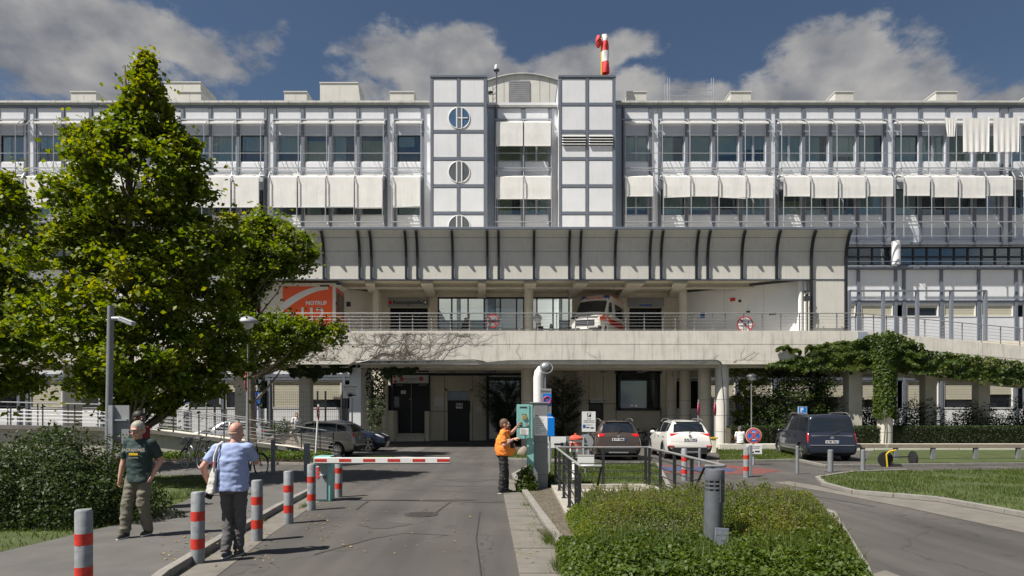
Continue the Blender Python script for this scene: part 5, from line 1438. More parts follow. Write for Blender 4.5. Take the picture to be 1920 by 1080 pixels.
# emergency van on the driveway
ZF = 6.25
amb = [(0.00,.42,.92,.98,.74,.72,.6), (0.06,.28,1.06,1.12,.90,.86,.74), (0.40,.26,1.16,1.26,.97,.90,.78), (0.80,.26,1.22,1.38,.985,.93,.82), (0.98,.26,1.24,1.48,.99,.94,.83),
       (1.62,.26,1.28,2.20,.99,.95,.82), (1.95,.26,1.29,2.56,.99,.96,.80), (2.4,.26,1.30,2.70,.99,.97,.84), (4.9,.26,1.30,2.70,.99,.97,.86), (5.75,.28,1.30,2.68,.99,.96,.85), (5.9,.32,1.30,2.58,.98,.95,.83)]
def amb_extra(root, sh):
    g = lambda nm, c, m, off=.012, n=8, mm=6: sh.patch(c, off, n, mm).build(nm, m, root, smooth=True)
    for c in ([(.9, 3.35), (5.0, 3.3), (5.0, 3.95), (.9, 4.0)], [(2.2, 4.0), (4.2, 4.0), (3.4, 5.0), (2.6, 5.2)]): g('red_stripe', c, 'orange_paint', .012, 20, 4); g('red_stripe', mirror_t(c), 'orange_paint', .012, 20, 4)
    g('side_stripe', [(5.0, 2.9), (9.8, 2.9), (9.8, 3.8), (5.0, 3.8)], 'paint_red', .012, 20, 4); g('side_stripe', mirror_t([(5.0, 2.9), (9.8, 2.9), (9.8, 3.8), (5.0, 3.8)]), 'paint_red', .012, 20, 4)
    for c in ([(5.9, 5.6), (6.5, 5.7), (6.5, 6.1), (5.8, 6.1)], [(5.45, 6.1), (6.3, 6.0), (6.35, 6.6), (5.7, 6.9)]): g('beacon', c, 'lamp_blue', .03); g('beacon', mirror_t(c), 'lamp_blue', .03)
    for c in ([(5.6, 6.95), (6.45, 6.75), (6.45, 6.9), (5.6, 7.15)], [(6.6, 5.9), (8.6, 5.9), (8.6, 6.1), (6.6, 6.1)]): g('roof_stripe', c, 'orange_paint', .014, 10, 3); g('roof_stripe', mirror_t(c), 'orange_paint', .014, 10, 3)
    g('roof_stripe', [(5.55, 7.1), (5.68, 7.1), (5.68, 8.9), (5.55, 8.9)], 'orange_paint', .014)
    for c in ([(.9, 3.7), (2.6, 4.1), (2.4, 5.6), (1.2, 5.4)], ): g('red_stripe', c, 'orange_paint', .011, 10, 4); g('red_stripe', mirror_t(c), 'orange_paint', .011, 10, 4)
    b = MB(); b.box(-.05, .05, -.72, .72, .36, .50); b.build('front_bumper', 'car_dark_trim', root, bevel=.02)
    b = MB(); b.box(-.008, .05, -.58, .58, .60, .96); b.build('radiator_grille', 'car_dark_trim', root, bevel=.02)
    b = MB(); b.box(-.07, -.04, -.26, .26, .42, .53); b.build('number_plate', 'sign_white', root)
    b = MB(); b.lathe([(.10, -.01), (.10, -.04)], (0.06, 0, .86), 'X', 18); b.build('badge', 'alloy', root)
    b = MB()
    for z in (.62, .72, .82, .92): b.box(-.02, .05, -.55, .55, z, z+.025)
    b.build('grille_bar', 'alloy', root)
am, ash = car('emergency_van', 'white and orange ambulance van with blue roof lights on the raised driveway', 'ambulance', amb, 2.0, (.95, 4.6), .35, 'paint_white', (0, 0, 0), 0,
    [[(4.85, 4.3), (5.25, 4.3), (5.3, 5.1), (5.15, 5.1)], [(5.35, 4.25), (6.9, 4.25), (6.9, 5.25), (5.6, 5.25)], [(7.3, 4.25), (8.1, 4.25), (8.1, 5.25), (7.3, 5.25)]], [(4.1, 5.8), (5.15, 6.0), (5.15, 10.0), (4.1, 10.2)], None, [], [[(1.0, 3.9), (2.5, 4.1), (2.3, 5.0), (1.2, 4.9)]], [(.4, 5.0), (1.25, 5.2), (1.25, 10.8), (.4, 11.0)], [(.2, 1.3)], group='ambulances on the raised driveway', extra=amb_extra, dark_sill=True)
ang = 66
am.location = (wx(1095, 37.3), 36.95, ZF); am.rotation_euler = (0, 0, R(ang))
# box ambulance
Y0 = 37.5; xr = wx(629, Y0); zt2 = wz(530, Y0); L2 = 4.3
ba = thing('box_ambulance', (xr-2.1, Y0+1.1, ZF), 'orange box ambulance with big white emergency number, half behind the maple', 'ambulance', 'ambulances on the raised driveway')
b = MB(); b.box(xr-L2, xr, Y0, Y0+2.2, ZF+.55, zt2); b.build('box_body', 'paint_white', ba, bevel=.05)
b = MB(); b.box(xr-L2+.1, xr-.17, Y0-.006, Y0+.02, ZF+.65, wz(537, Y0)); b.build('side_panel', 'orange_paint', ba)
b = MB(); n = 24; up = []; lo = []
for i in range(n+1):
    f = i/n; px_ = 503+(614-503)*f
    up.append((wx(px_, Y0), wz(590-54.5*math.sin(f*math.pi/2)**.9, Y0))); lo.append((wx(px_+2+6*(1-f), Y0), wz(594-51*math.sin(f*math.pi/2)**1.05+4*(1-f), Y0)))
vs = [(x, Y0-.012, z) for x, z in up]+[(x, Y0-.012, z) for x, z in lo]; b.add(vs, [(i, i+1, n+2+i, n+1+i) for i in range(n)]); b.build('white_stripe', 'white_paint', ba)
b = MB(); b.box(wx(600, Y0), wx(618, Y0), Y0-.015, Y0-.007, wz(537.5, Y0), wz(534.5, Y0)); b.build('vent', 'car_dark_trim', ba)
text('NOTRUF', .30, (wx(593, Y0), Y0-.016, wz(568.5, Y0)), 'white_paint', ba, bold=.012)
text('112', 1.02, (wx(584, Y0), Y0-.016, wz(590, Y0)), 'white_paint', ba, bold=.02)
b = MB(); b.box(xr, xr+.012, Y0+.12, Y0+2.1, ZF+.65, zt2-.25); b.build('rear_doors', 'paint_red', ba)
for (a, c) in ((.25, 1.0), (1.2, 1.95)):
    b = MB(); b.box(xr+.012, xr+.02, Y0+a, Y0+c, ZF+1.5, zt2-.5); b.build('rear_window', 'glass_car', ba)
b = MB(); b.sphere((xr+.12, Y0+.3, zt2-.02), .13, sc=(1, 1, .8)); b.box(xr, xr+.25, Y0+.15, Y0+2.0, zt2-.16, zt2-.10, 1); b.build('beacon', ['lamp_blue', 'white_paint'], ba, smooth=True)
b = MB()
for z in (1.0, 1.9): b.box(xr, xr+.06, Y0+.04, Y0+.11, ZF+z, ZF+z+.12)
b.build('hinge', 'car_dark_trim', ba)
b = MB(); b.box(xr-L2-1.7, xr-L2, Y0+.15, Y0+2.05, ZF+.4, ZF+1.3); b.prism([(xr-L2-1.0, ZF+1.3), (xr-L2, ZF+1.3), (xr-L2, ZF+2.2), (xr-L2-.4, ZF+2.2)], Y0+.2, Y0+2.0); b.build('cab', 'paint_red', ba, bevel=.05)
for x in (xr-1.2, xr-L2-1.0):
    for yy, s_ in ((Y0+.12, -1), (Y0+2.05, 1)):
        sv = ba.location.copy(); ba.location = (0, 0, 0); w = wheel(0, 0, .37, ba, side=s_); ba.location = sv; w.location = Vector((x, yy, ZF))-sv
b = MB(); b.box(xr-L2, xr, Y0+.3, Y0+1.9, ZF+.25, ZF+.56); b.build('chassis', 'car_dark_trim', ba)

# ================================================================ STREET FURNITURE
def bollard_root():
    r_ = thing('bollard', (0, 0, 0), 'x', 'bollard', 'red banded grey bollards')
    b = MB(); b.lathe([(.082, 0), (.082, .893), (.070, .91), (.03, .914)], n=24); b.build('post', 'bollard_grey', r_, smooth=True)
    for (a, c) in ((.545, .665), (.19, .32)):
        b = MB(); b.lathe([(.0835, a), (.0835, c)], n=24); b.build('reflective_band', 'red_paint', r_, smooth=True)
    return r_
pb = bollard_root()
bl = [(157, 955, 'grey bollard with red bands, leftmost in the dark foreground'), (371, 922, 'red banded bollard just left of the man in the blue shirt'),
      (482, 900, 'red banded bollard just right of the man in the blue shirt'), (541, 883, 'red banded bollard between two others, halfway along the kerb'),
      (584, 870, 'red banded bollard directly in front of the barrier cabinet'), (635, 865, 'red banded bollard behind the barrier arm, right of its cabinet')]
for i, (px_, t_, lab) in enumerate(bl):
    Y = .99*F/(t_-HOR) if px_ != 635 else 15.0
    loc = (wx(px_, Y), Y, 0)
    if i == 0: pb.location = loc; pb['label'] = lab
    else: copy_tree(pb, lab, loc)
copy_tree(pb, 'red banded bollard in front of the round no stopping sign', (wx(1399, 19.7), 19.7, 0))
copy_tree(pb, 'red banded bollard between the stair railing and the white car', (wx(1283, 18.75), 18.75, 0))
def plain_post(px_, base, top, r, label, sq=False):
    Y = gy(base); o = thing('post', (wx(px_, Y), Y, 0), label, 'post', 'plain grey posts'); b = MB(); h = wz(top, Y)
    if sq: b.box(wx(px_, Y)-r, wx(px_, Y)+r, Y-r, Y+r, 0, h)
    else: b.lathe([(r, 0), (r, h-.02), (r*.6, h)], (wx(px_, Y), Y, 0), n=16)
    b.build('shaft', 'post_grey', o, smooth=not sq); b = MB(); b.box(wx(px_, Y)-r*1.6, wx(px_, Y)+r*1.6, Y-r*1.6, Y+r*1.6, 0, .012); b.build('foot_plate', 'steel_dark', o)
plain_post(512, 888, 825, .07, 'plain round grey post on the left footpath, left of the square post'); plain_post(575.5, 899, 832, .07, 'dark square post behind the barrier cabinet', True)
plain_post(1312, 876, 841, .05, 'thin grey post right of the white car'); plain_post(1495, 889, 836, .05, 'thin grey post at the left rear corner of the people carrier')
plain_post(1557, 885, 843, .085, 'thick pale post in front of the people carrier number plate'); plain_post(1618, 882, 843, .07, 'grey post right of the people carrier')
plain_post(1408, 893, 835, .035, 'slim dark post right beside the bollard at the no stopping sign', True)
plain_post(757, 827, 800, .09, 'low grey post in front of the left entrance under the driveway'); plain_post(922, 826, 796, .09, 'low grey post under the driveway near the dark conifer')
# barrier
Yb = 14.4
br = thing('barrier', (wx(606, Yb), Yb, 0), 'turquoise and grey barrier cabinet with closed red and white arm across the drive', 'barrier')
b = MB(); b.box(wx(595, Yb), wx(617, Yb), Yb-.17, Yb-.15, .04, .80); b.build('front_door', 'cabinet_grey', br, bevel=.006)
b = MB(); b.box(wx(594, Yb), wx(623, Yb), Yb-.15, Yb+.2, 0, .98); b.build('cabinet', 'turquoise', br, bevel=.012)
b = MB(); b.box(wx(594, Yb)-.02, wx(623, Yb)+.02, Yb-.19, Yb-.15, .80, .97); b.build('cover', 'turquoise', br, bevel=.01)
b = MB()
for i, z in enumerate((.70, .62, .54)): b.lathe([(.035, Yb-.178), (.035, Yb-.172)], (wx(600, Yb), 0, z), 'Y', 14)
b.build('sticker', 'windsock_red', br)
b = MB(); b.box(wx(597, Yb), wx(603, Yb), Yb-.176, Yb-.171, .745, .785); b.box(wx(604, Yb), wx(612, Yb), Yb-.176, Yb-.171, .56, .60); b.build('sticker', 'sign_white', br)
b = MB(); b.box(wx(610, Yb), wx(616, Yb), Yb-.2, Yb-.17, .50, .56); b.build('lock', 'car_dark_trim', br)
xa, xb = wx(596, Yb), wx(846, Yb)
b = MB(); b.box(xa, xb, Yb-.27, Yb-.21, .835, .96); arm = b.build('barrier_arm', 'white_paint', br, bevel=.01)
for (a, c) in ((596.5, 619), (641.6, 664), (686, 708), (731, 754), (777, 800), (822, 845)):
    b = MB(); b.box(wx(a, Yb), wx(c, Yb), Yb-.274, Yb-.2705, .87, .93); b.build('reflective_strip', 'red_paint', arm)
b = MB(); b.box(xa, xb, Yb-.272, Yb-.208, .822, .836); b.build('rubber_edge', 'car_dark_trim', arm)
# ticket machine and pillar
Yp = 16.7
pl = thing('grey_pillar', (wx(1013, Yp), Yp, 0), 'tall grey rectangular pillar with taped notices right of the ticket machine', 'pillar')
b = MB(); b.box(wx(1000, Yp), wx(1026, Yp), Yp-.25, Yp+.15, 0, wz(756, Yp)); b.build('column', 'pillar_grey', pl, bevel=.008)
b = MB(); b.box(wx(994, Yp), wx(1027, Yp)+.01, Yp-.27, Yp+.17, wz(756, Yp), wz(754.3, Yp)); b.build('cap', 'steel_light', pl)
b = MB(); b.box(wx(999.8, Yp), wx(1026.3, Yp), Yp-.253, Yp-.2505, wz(828.6, Yp), wz(828, Yp)); b.box(wx(999.8, Yp), wx(1026.3, Yp), Yp-.253, Yp-.2505, wz(888.3, Yp), wz(887.8, Yp)); b.build('panel_joint', 'steel_dark', pl)
b = MB(); b.box(wx(1001, Yp), wx(1025.5, Yp), Yp-.258, Yp-.2505, wz(816, Yp), wz(780.5, Yp)); nt_ = b.build('notice', 'sign_white', pl)
b = MB(); random.seed(3)
for k in range(9): z = wz(784+k*3.4, Yp); x = wx(1003, Yp); b.box(x, x+random.uniform(.12, .28), Yp-.2605, Yp-.2585, z-.006, z+.006)
b.build('printed_lines', 'ink_grey', nt_)
tm = thing('ticket_machine', (wx(983, 16.2), 16.2, 0), 'turquoise ticket machine on a turquoise post being serviced by the man in orange', 'ticket machine')
Yt = 16.05
b = MB(); b.box(wx(988, Yt), wx(1001, Yt), Yt+.05, Yt+.25, 0, wz(822, Yt)); b.build('post', 'turquoise', tm, bevel=.006)
b = MB(); b.box(wx(969, Yt), wx(993, Yt), Yt, Yt+.3, wz(823, Yt), wz(758.5, Yt)); b.box(wx(993, Yt), wx(999, Yt), Yt+.02, Yt+.32, wz(822.5, Yt), wz(759, Yt)); b.build('housing', 'turquoise', tm, bevel=.010)
b = MB(); b.box(wx(969.8, Yt), wx(992.4, Yt), Yt-.004, Yt+.02, wz(801.6, Yt), wz(800.4, Yt)); b.box(wx(975, Yt), wx(988, Yt), Yt-.006, Yt+.0, wz(764.8, Yt), wz(762.5, Yt)); b.box(wx(973.5, Yt), wx(979, Yt), Yt-.008, Yt, wz(799, Yt), wz(791.8, Yt)); b.box(wx(979, Yt), wx(987, Yt), Yt-.008, Yt, wz(780, Yt), wz(776.5, Yt)); b.build('slot', 'ink', tm)
b = MB(); b.lathe([(.055, Yt-.03), (.07, Yt)], (wx(983.5, Yt), 0, wz(782.5, Yt)), 'Y', 16); b.box(wx(974.5, Yt), wx(976, Yt), Yt-.011, Yt-.0081, wz(797, Yt), wz(794, Yt)); b.box(wx(976.8, Yt), wx(978.3, Yt), Yt-.011, Yt-.0081, wz(797, Yt), wz(794, Yt)); b.build('coin_tray', 'brass', tm)
b = MB(); b.lathe([(.04, Yt-.012), (.04, Yt)], (wx(987.5, Yt), 0, wz(796, Yt)), 'Y', 16); b.build('call_button', 'cabinet_grey', tm)
b = MB(); b.box(wx(975, Yt), wx(991, Yt), Yt-.006, Yt, wz(815, Yt), wz(803, Yt)); nt_ = b.build('notice', 'sign_white', tm)
b = MB()
for k in range(5): z = wz(805.5+k*2, Yt); b.box(wx(976.5, Yt), wx(976.5, Yt)+random.uniform(.08, .16), Yt-.0085, Yt-.0062, z-.004, z+.004)
b.build('printed_lines', 'ink_grey', nt_)
b = MB(); b.box(wx(972, Yt), wx(990, Yt), Yt-.003, Yt, wz(772, Yt), wz(760.5, Yt)); b.build('upper_panel', 'cabinet_grey', tm) if False else None
# blue information stele with a mailbox like blue box and arrow sign
Ys = 24.0
st_ = thing('info_stele', (wx(1024, Ys), Ys, 0), 'blue and grey information stele with a round red no smoking symbol behind the grey pillar', 'sign')
b = MB(); b.box(wx(1013, Ys), wx(1034, Ys), Ys, Ys+.1, 0, wz(729, Ys)); b.build('panel', 'sign_back', st_, bevel=.01)
b = MB(); b.box(wx(1018, Ys), wx(1034, Ys), Ys-.01, Ys-.001, wz(760, Ys), wz(738, Ys)); b.box(wx(1018, Ys), wx(1034, Ys), Ys-.01, Ys-.001, wz(784, Ys), wz(775, Ys)); b.build('blue_field', 'blue_bin', st_)
b = MB(); X, Z = wx(1026, Ys), wz(750, Ys); n = 24; b.path([(X+.13*math.cos(2*math.pi*i/n), Ys-.02, Z+.13*math.sin(2*math.pi*i/n)) for i in range(n)], .02, 6, closed=True); b.bar((X-.09, Ys-.02, Z+.09), (X+.09, Ys-.02, Z-.09), .01, .035); b.build('no_smoking_symbol', 'sign_red', st_)
text('Charité', .1, (wx(1023, Ys), Ys-.004, wz(733, Ys)), 'ink', st_) if False else text('Campus', .11, (wx(1023, Ys), Ys-.004, wz(733.5, Ys)), 'ink', st_)
b = MB()
for k in range(5): b.box(wx(1019, Ys), wx(1031, Ys), Ys-.006, Ys-.001, wz(763+k*2.2, Ys)-.008, wz(763+k*2.2, Ys)+.008)
b.build('printed_lines', 'ink_grey', st_)
Ym = 19.8
mb_ = thing('blue_box', (wx(1033, Ym), Ym, 0), 'bright blue box on a post beside the grey pillar', 'box')
b = MB(); b.box(wx(1024.5, Ym), wx(1040, Ym), Ym, Ym+.25, wz(818, Ym), wz(783, Ym)); b.build('housing', 'blue_bin', mb_, bevel=.012)
b = MB(); b.box(wx(1028, Ym), wx(1037, Ym), Ym+.05, Ym+.2, wz(783, Ym), wz(781.5, Ym)); b.build('papers', 'sign_white', mb_)
b = MB(); b.tube((wx(1031, Ym), Ym+.12, 0), (wx(1031, Ym), Ym+.12, wz(818, Ym)), .03); b.build('post', 'steel_light', mb_)
Ya = 20.3
ar = thing('arrow_sign', (wx(1043, Ya), Ya, 0), 'low white direction board with a black arrow pointing right', 'sign')
b = MB(); b.box(wx(1022, Ya), wx(1061, Ya), Ya, Ya+.03, wz(840, Ya), wz(818.5, Ya)); b.build('board', 'sign_white', ar)
Z = wz(833, Ya); b = MB(); b.box(wx(1039, Ya), wx(1053, Ya), Ya-.004, Ya-.001, Z-.03, Z+.03); b.prism([(wx(1053, Ya), Z-.07), (wx(1057.5, Ya), Z), (wx(1053, Ya), Z+.07)], Ya-.004, Ya-.001); b.build('arrow', 'ink', ar)
text('Ausfahrt', .13, (wx(1032.8, Ya), Ya-.003, Z), 'ink', ar, bold=.004, align='RIGHT') if False else text('rt', .15, (wx(1029, Ya), Ya-.003, Z), 'ink', ar, bold=.004)
b = MB(); b.box(wx(1061, Ya), wx(1068, Ya), Ya-.02, Ya+.08, 0, wz(818, Ya)); b.build('post', 'post_grey', ar)
# red and white beacon drum
Yh = 20.6
hd = thing('beacon_drum', (wx(1078, Yh), Yh, 0), 'red and white ringed drum with pointed lid on a grey post', 'beacon'); X = wx(1079, Yh); zb_ = wz(847, Yh); zt_ = wz(813, Yh); hh = zt_-zb_
b = MB(); b.lathe([(.055, 0), (.055, zb_)], (X-.05, Yh, 0), n=14); b.build('post', 'post_grey', hd, smooth=True)
for (a, c, mm) in ((0, .17, 'sign_white'), (.17, .37, 'red_faded'), (.37, .40, 'sign_white'), (.40, .52, 'red_faded'), (.52, .66, 'sign_white')):
    b = MB(); b.lathe([(.20, zb_+hh*a), (.205, zb_+hh*c)], (X, Yh, 0), n=26); b.build('drum_ring', mm, hd, smooth=True)
b = MB(); b.lathe([(.235, zb_+hh*.66), (.235, zb_+hh*.76), (.12, zb_+hh*.90), (.04, zb_+hh*.92), (.04, zb_+hh*1.0), (.01, zb_+hh*1.02)], (X, Yh, 0), n=26); b.build('lid', 'red_faded', hd, smooth=True)
# round sign seen from behind and white board
Yr2 = 21.5
rs = thing('round_sign', (wx(1097, Yr2), Yr2, 0), 'grey back of a round traffic sign left of the brown car', 'sign')
b = MB(); b.lathe([(.26, Yr2+.03), (.26, Yr2+.04)], (wx(1098, Yr2), 0, wz(829, Yr2)), 'Y', 28); b.build('disc', 'sign_back', rs)
b = MB(); b.tube((wx(1094.5, Yr2), Yr2, 0), (wx(1094.5, Yr2), Yr2, wz(820, Yr2)), .035); b.build('post', 'steel_light', rs, smooth=True)
b = MB(); b.box(wx(1093, Yr2), wx(1106, Yr2), Yr2-.03, Yr2, wz(833, Yr2), wz(831, Yr2)); b.build('clamp', 'steel_light', rs)
wb = thing('white_board', (wx(1098, 20.2), 20.2, 0), 'low plain white board seen through the stair railing', 'sign')
b = MB(); b.box(wx(1083, 20.2), wx(1114, 20.2), 20.2, 20.23, wz(872, 20.2), wz(853, 20.2)); b.build('board', 'sign_white', wb)
b = MB(); b.tube((wx(1098, 20.2), 20.26, 0), (wx(1098, 20.2), 20.26, wz(855, 20.2)), .03); b.build('post', 'steel_light', wb)
pw = thing('white_post', (wx(1077, 18.2), 18.2, 0), 'short white marker post in the grass behind the stair railing', 'post'); b = MB(); b.lathe([(.07, 0), (.06, .55), (.03, .58)], (wx(1077, 18.2), 18.2, 0), n=12); b.build('shaft', 'sign_white', pw, smooth=True)
# boards with P
def board(nm, label, cat, a, c, t_, bo, Y, m='sign_white', post=None, postm='steel_light'):
    o = thing(nm, (wx((a+c)/2, Y), Y, 0), label, cat)
    b = MB(); b.box(wx(a, Y), wx(c, Y), Y-.03, Y, wz(bo, Y), wz(t_, Y)); b.build('board', m, o)
    p = post if post is not None else (a+c)/2
    b = MB(); b.tube((wx(p, Y), Y+.03, 0), (wx(p, Y), Y+.03, wz(t_, Y)), .035); b.build('post', postm, o, smooth=True)
    return o
Y = 25.5; o = board('parking_sign', 'white parking board with a black P and a blue square left of the brown car', 'sign', 1091, 1116.5, 771.5, 809.5, Y)
b = MB(); b.box(wx(1101, Y), wx(1108, Y), Y-.034, Y-.031, wz(781.5, Y), wz(773.5, Y)); b.build('symbol_field', 'ink', o); text('P', .19, (wx(1104.6, Y), Y-.037, wz(777.6, Y)), 'sign_white', o, bold=.006)
text('Nur für', .055, (wx(1104, Y), Y-.034, wz(785, Y)), 'ink', o); text('Krankenwagen und', .052, (wx(1104, Y), Y-.034, wz(788.5, Y)), 'ink', o); text('Menschen mit Ausweis', .045, (wx(1104, Y), Y-.034, wz(791.5, Y)), 'ink', o); text('Zufahrt frei', .05, (wx(1105, Y), Y-.034, wz(796.5, Y)), 'ink_grey', o)
b = MB(); b.box(wx(1092.5, Y), wx(1098, Y), Y-.034, Y-.031, wz(802.5, Y), wz(796, Y)); b.build('symbol_field', 'blue_sign', o)
b = MB(); b.box(wx(1099, Y), wx(1105, Y), Y-.034, Y-.031, wz(802.4, Y), wz(800.4, Y)); b.box(wx(1107, Y), wx(1113, Y), Y-.034, Y-.031, wz(803.4, Y), wz(801, Y)); b.build('truck_symbol', 'ink', o)
Y = 33.0; o = board('parking_sign', 'small blue parking sign above the roof of the people carrier', 'sign', 1496, 1512.5, 762.5, 776, Y, 'sign_white'); b = MB(); b.box(wx(1496.8, Y), wx(1511.8, Y), Y-.034, Y-.031, wz(775.4, Y), wz(763, Y)); b.build('blue_field', 'blue_bin', o); text('P', .3, (wx(1503, Y), Y-.037, wz(769.2, Y)), 'sign_white', o, bold=.012)
Y = 33.0; o = board('parking_sign', 'blue parking sign on a pale post left of the bicycles', 'sign', 341, 354.5, 738, 757, Y, 'sign_white', post=357); b = MB(); b.box(wx(341.6, Y), wx(354, Y), Y-.034, Y-.031, wz(756.3, Y), wz(738.6, Y)); b.build('blue_field', 'blue_sign', o); text('P', .42, (wx(347.8, Y), Y-.037, wz(747.5, Y)), 'sign_white', o, bold=.012)
b = MB(); b.box(wx(341, Y), wx(354.5, Y), Y-.03, Y, wz(770, Y), wz(758, Y)); b.build('supplement_board', 'sign_white', o)
Y = 34.0; o = board('parking_sign', 'blue parking sign almost edge on, on a green post at the fence', 'sign', 483, 488, 735, 757, Y, 'blue_sign', post=480, postm='lamp_blue'); text('P', .3, (wx(485.5, Y), Y-.034, wz(743, Y)), 'sign_white', o, sx=.4)
# helicopter warning board
Y = 30.6; o = board('warning_board', 'white warning board with helicopter silhouette on a pale post', 'sign', 643, 672, 721, 746.5, Y, post=660)
text('ACHTUNG', .13, (wx(657.5, Y), Y-.034, wz(725.5, Y)), 'ink_grey', o, bold=.004)
text('Hubschrauberlandeplatz', .06, (wx(657.5, Y), Y-.034, wz(730, Y)), 'ink_grey', o); text('Durchgang nur bei Signal', .055, (wx(657.5, Y), Y-.034, wz(733, Y)), 'ink_grey', o); text('Sturmgefahr', .055, (wx(657.5, Y), Y-.034, wz(736, Y)), 'ink_grey', o)
b = MB(); Z = wz(741, Y); X = wx(658, Y); b.lathe([(.06, -.12), (.07, 0), (.03, .14), (.015, .28)], (X, Y-.034, Z), 'X', 8) ; b.box(X-.2, X+.28, Y-.036, Y-.031, Z+.085, Z+.098); b.box(X-.12, X+.06, Y-.036, Y-.031, Z-.10, Z-.088); b.build('helicopter_symbol', 'ink', o)
for v in o.children: pass
b = MB(); X = wx(660, Y); b.lathe([(.055, 0), (.055, 1.05), (.036, 1.1)], (X, Y+.03, 0), n=12); b.build('post_sleeve', 'steel_light', o, smooth=True)
# no stopping sign on the right
Y = 24.5; o = thing('no_stopping_sign', (wx(1413, Y), Y, 0), 'round red and blue no stopping sign with white board below on the grass', 'sign')
X, Z = wx(1413, Y), wz(817, Y)
b = MB(); b.lathe([(.30, Y-.01), (.30, Y)], (X, 0, Z), 'Y', 36); b.build('disc', 'sign_white', o)
b = MB(); b.lathe([(.285, Y-.016), (.285, Y-.011)], (X, 0, Z), 'Y', 36); b.bar((X-.16, Y-.026, Z-.16), (X+.16, Y-.026, Z+.16), .006, .06); b.bar((X-.16, Y-.029, Z+.16), (X+.16, Y-.029, Z-.16), .006, .06); b.build('red_ring', 'red_faded', o)
b = MB(); b.lathe([(.215, Y-.022), (.215, Y-.017)], (X, 0, Z), 'Y', 36); b.build('blue_field', 'blue_bin', o)
b = MB(); b.box(X-.06, X+.06, Y-.027, Y-.0225, Z+.12, Z+.15); b.box(X-.06, X+.06, Y-.027, Y-.0225, Z-.15, Z-.12); b.build('arrow_mark', 'sign_white', o)
b = MB(); b.tube((X, Y+.03, 0), (X, Y+.03, Z+.28), .035); b.build('post', 'steel_light', o, smooth=True)
b = MB(); b.box(wx(1399, Y), wx(1428, Y), Y-.03, Y-.0, wz(851, Y), wz(833.5, Y)); sb = b.build('supplement_board', 'sign_white', o)
text('Feuerwehrzufahrt', .06, (wx(1414, Y), Y-.034, wz(837, Y)), 'ink_grey', sb); text('Widerrechtlich', .06, (wx(1414, Y), Y-.034, wz(840, Y)), 'ink_grey', sb)
b = MB(); b.box(wx(1406, Y), wx(1413, Y), Y-.036, Y-.031, wz(849, Y), wz(846.5, Y)); b.box(wx(1415, Y), wx(1424, Y), Y-.036, Y-.031, wz(847.5, Y), wz(845, Y)); b.build('tow_symbol', 'ink', sb)
# edge-on round signs
def edge_sign(px_, py_, Y, r, ang_, label, face='blue_sign', postpx=None, top=None, plate=True):
    o = thing('traffic_sign', (wx(px_, Y), Y, 0), label, 'sign'); X, Z = wx(px_, Y), wz(py_, Y)
    d = MB(); d.lathe([(r, 0), (r, .012)], (0, 0, 0), 'Y', 28); a = d.build('disc', face, o, local=True); a.location = Vector((X, Y-.05, Z))-o.location; a.rotation_euler = (0, 0, R(ang_))
    d = MB(); n = 26; d.path([(r*.92*math.cos(2*math.pi*i/n), -.006, r*.92*math.sin(2*math.pi*i/n)) for i in range(n)], r*.09, 6, closed=True); d.bar((-r*.6, -.006, r*.6), (r*.6, -.006, -r*.6), .012, r*.16); q = d.build('red_ring', 'sign_red', o, local=True); q.location = a.location; q.rotation_euler = a.rotation_euler
    d = MB(); d.tube((X, Y, 0), (X, Y, Z+r+.05), .03); d.build('post', 'steel_light', o, smooth=True)
    if plate: d = MB(); d.box(-.16, .16, -.01, .0, -.08, .08); q = d.build('supplement_board', 'sign_white', o, local=True); q.location = Vector((X, Y-.05, Z+r+.12))-o.location; q.rotation_euler = (0, 0, R(ang_))
    return o
edge_sign(1309, 768, 34.5, .33, 68, 'narrow blue and red parking ban sign at the thick column')
edge_sign(1340, 768, 33.5, .33, 66, 'narrow blue and red parking ban sign at the front round column')
edge_sign(463, 715, 27.0, .42, 104, 'pale traffic sign seen edge on beside the pale tree trunk', 'sign_white')
o = edge_sign(387, 735, 27.5, .25, 180, 'white back of a round traffic sign on a pale post above the bicycles', 'sign_white', plate=False)
# leaning white pole with no-entry disc
Y = 25.6; o = thing('no_entry_sign', (wx(591, Y), Y, 0), 'leaning white pole with a red no entry disc turned sideways beside the ramp end', 'sign')
b = MB(); b.tube((wx(591, Y), Y, 0), (wx(597.5, Y), Y, wz(758, Y)), .035); b.build('post', 'white_paint', o, smooth=True)
b = MB(); b.lathe([(.27, 0), (.27, .012)], (0, 0, 0), 'Y', 28); a = b.build('disc', 'sign_red', o, local=True); a.location = Vector((wx(598, Y), Y-.06, wz(775, Y)))-o.location; a.rotation_euler = (0, 0, R(97))
b = MB(); b.box(-.19, .19, -.006, -.001, -.04, .04); a2 = b.build('white_bar', 'sign_white', o, local=True); a2.location = a.location; a2.rotation_euler = a.rotation_euler
# sign panels from behind on the left
Y = 12.2; o = thing('sign_panel', (wx(212, Y), Y, 0), 'grey back of a large sign panel on a post at the dark left edge', 'sign')
b = MB(); b.box(wx(203, Y), wx(242, Y), Y, Y+.03, wz(832, Y), wz(760, Y)); b.build('panel', 'sign_back', o)
b = MB(); b.box(wx(207, Y), wx(215, Y), Y-.07, Y-.001, 0, wz(760, Y)); b.box(wx(203, Y), wx(240, Y), Y-.05, Y-.002, wz(789, Y), wz(786, Y)) ; b.build('post', 'steel_light', o)
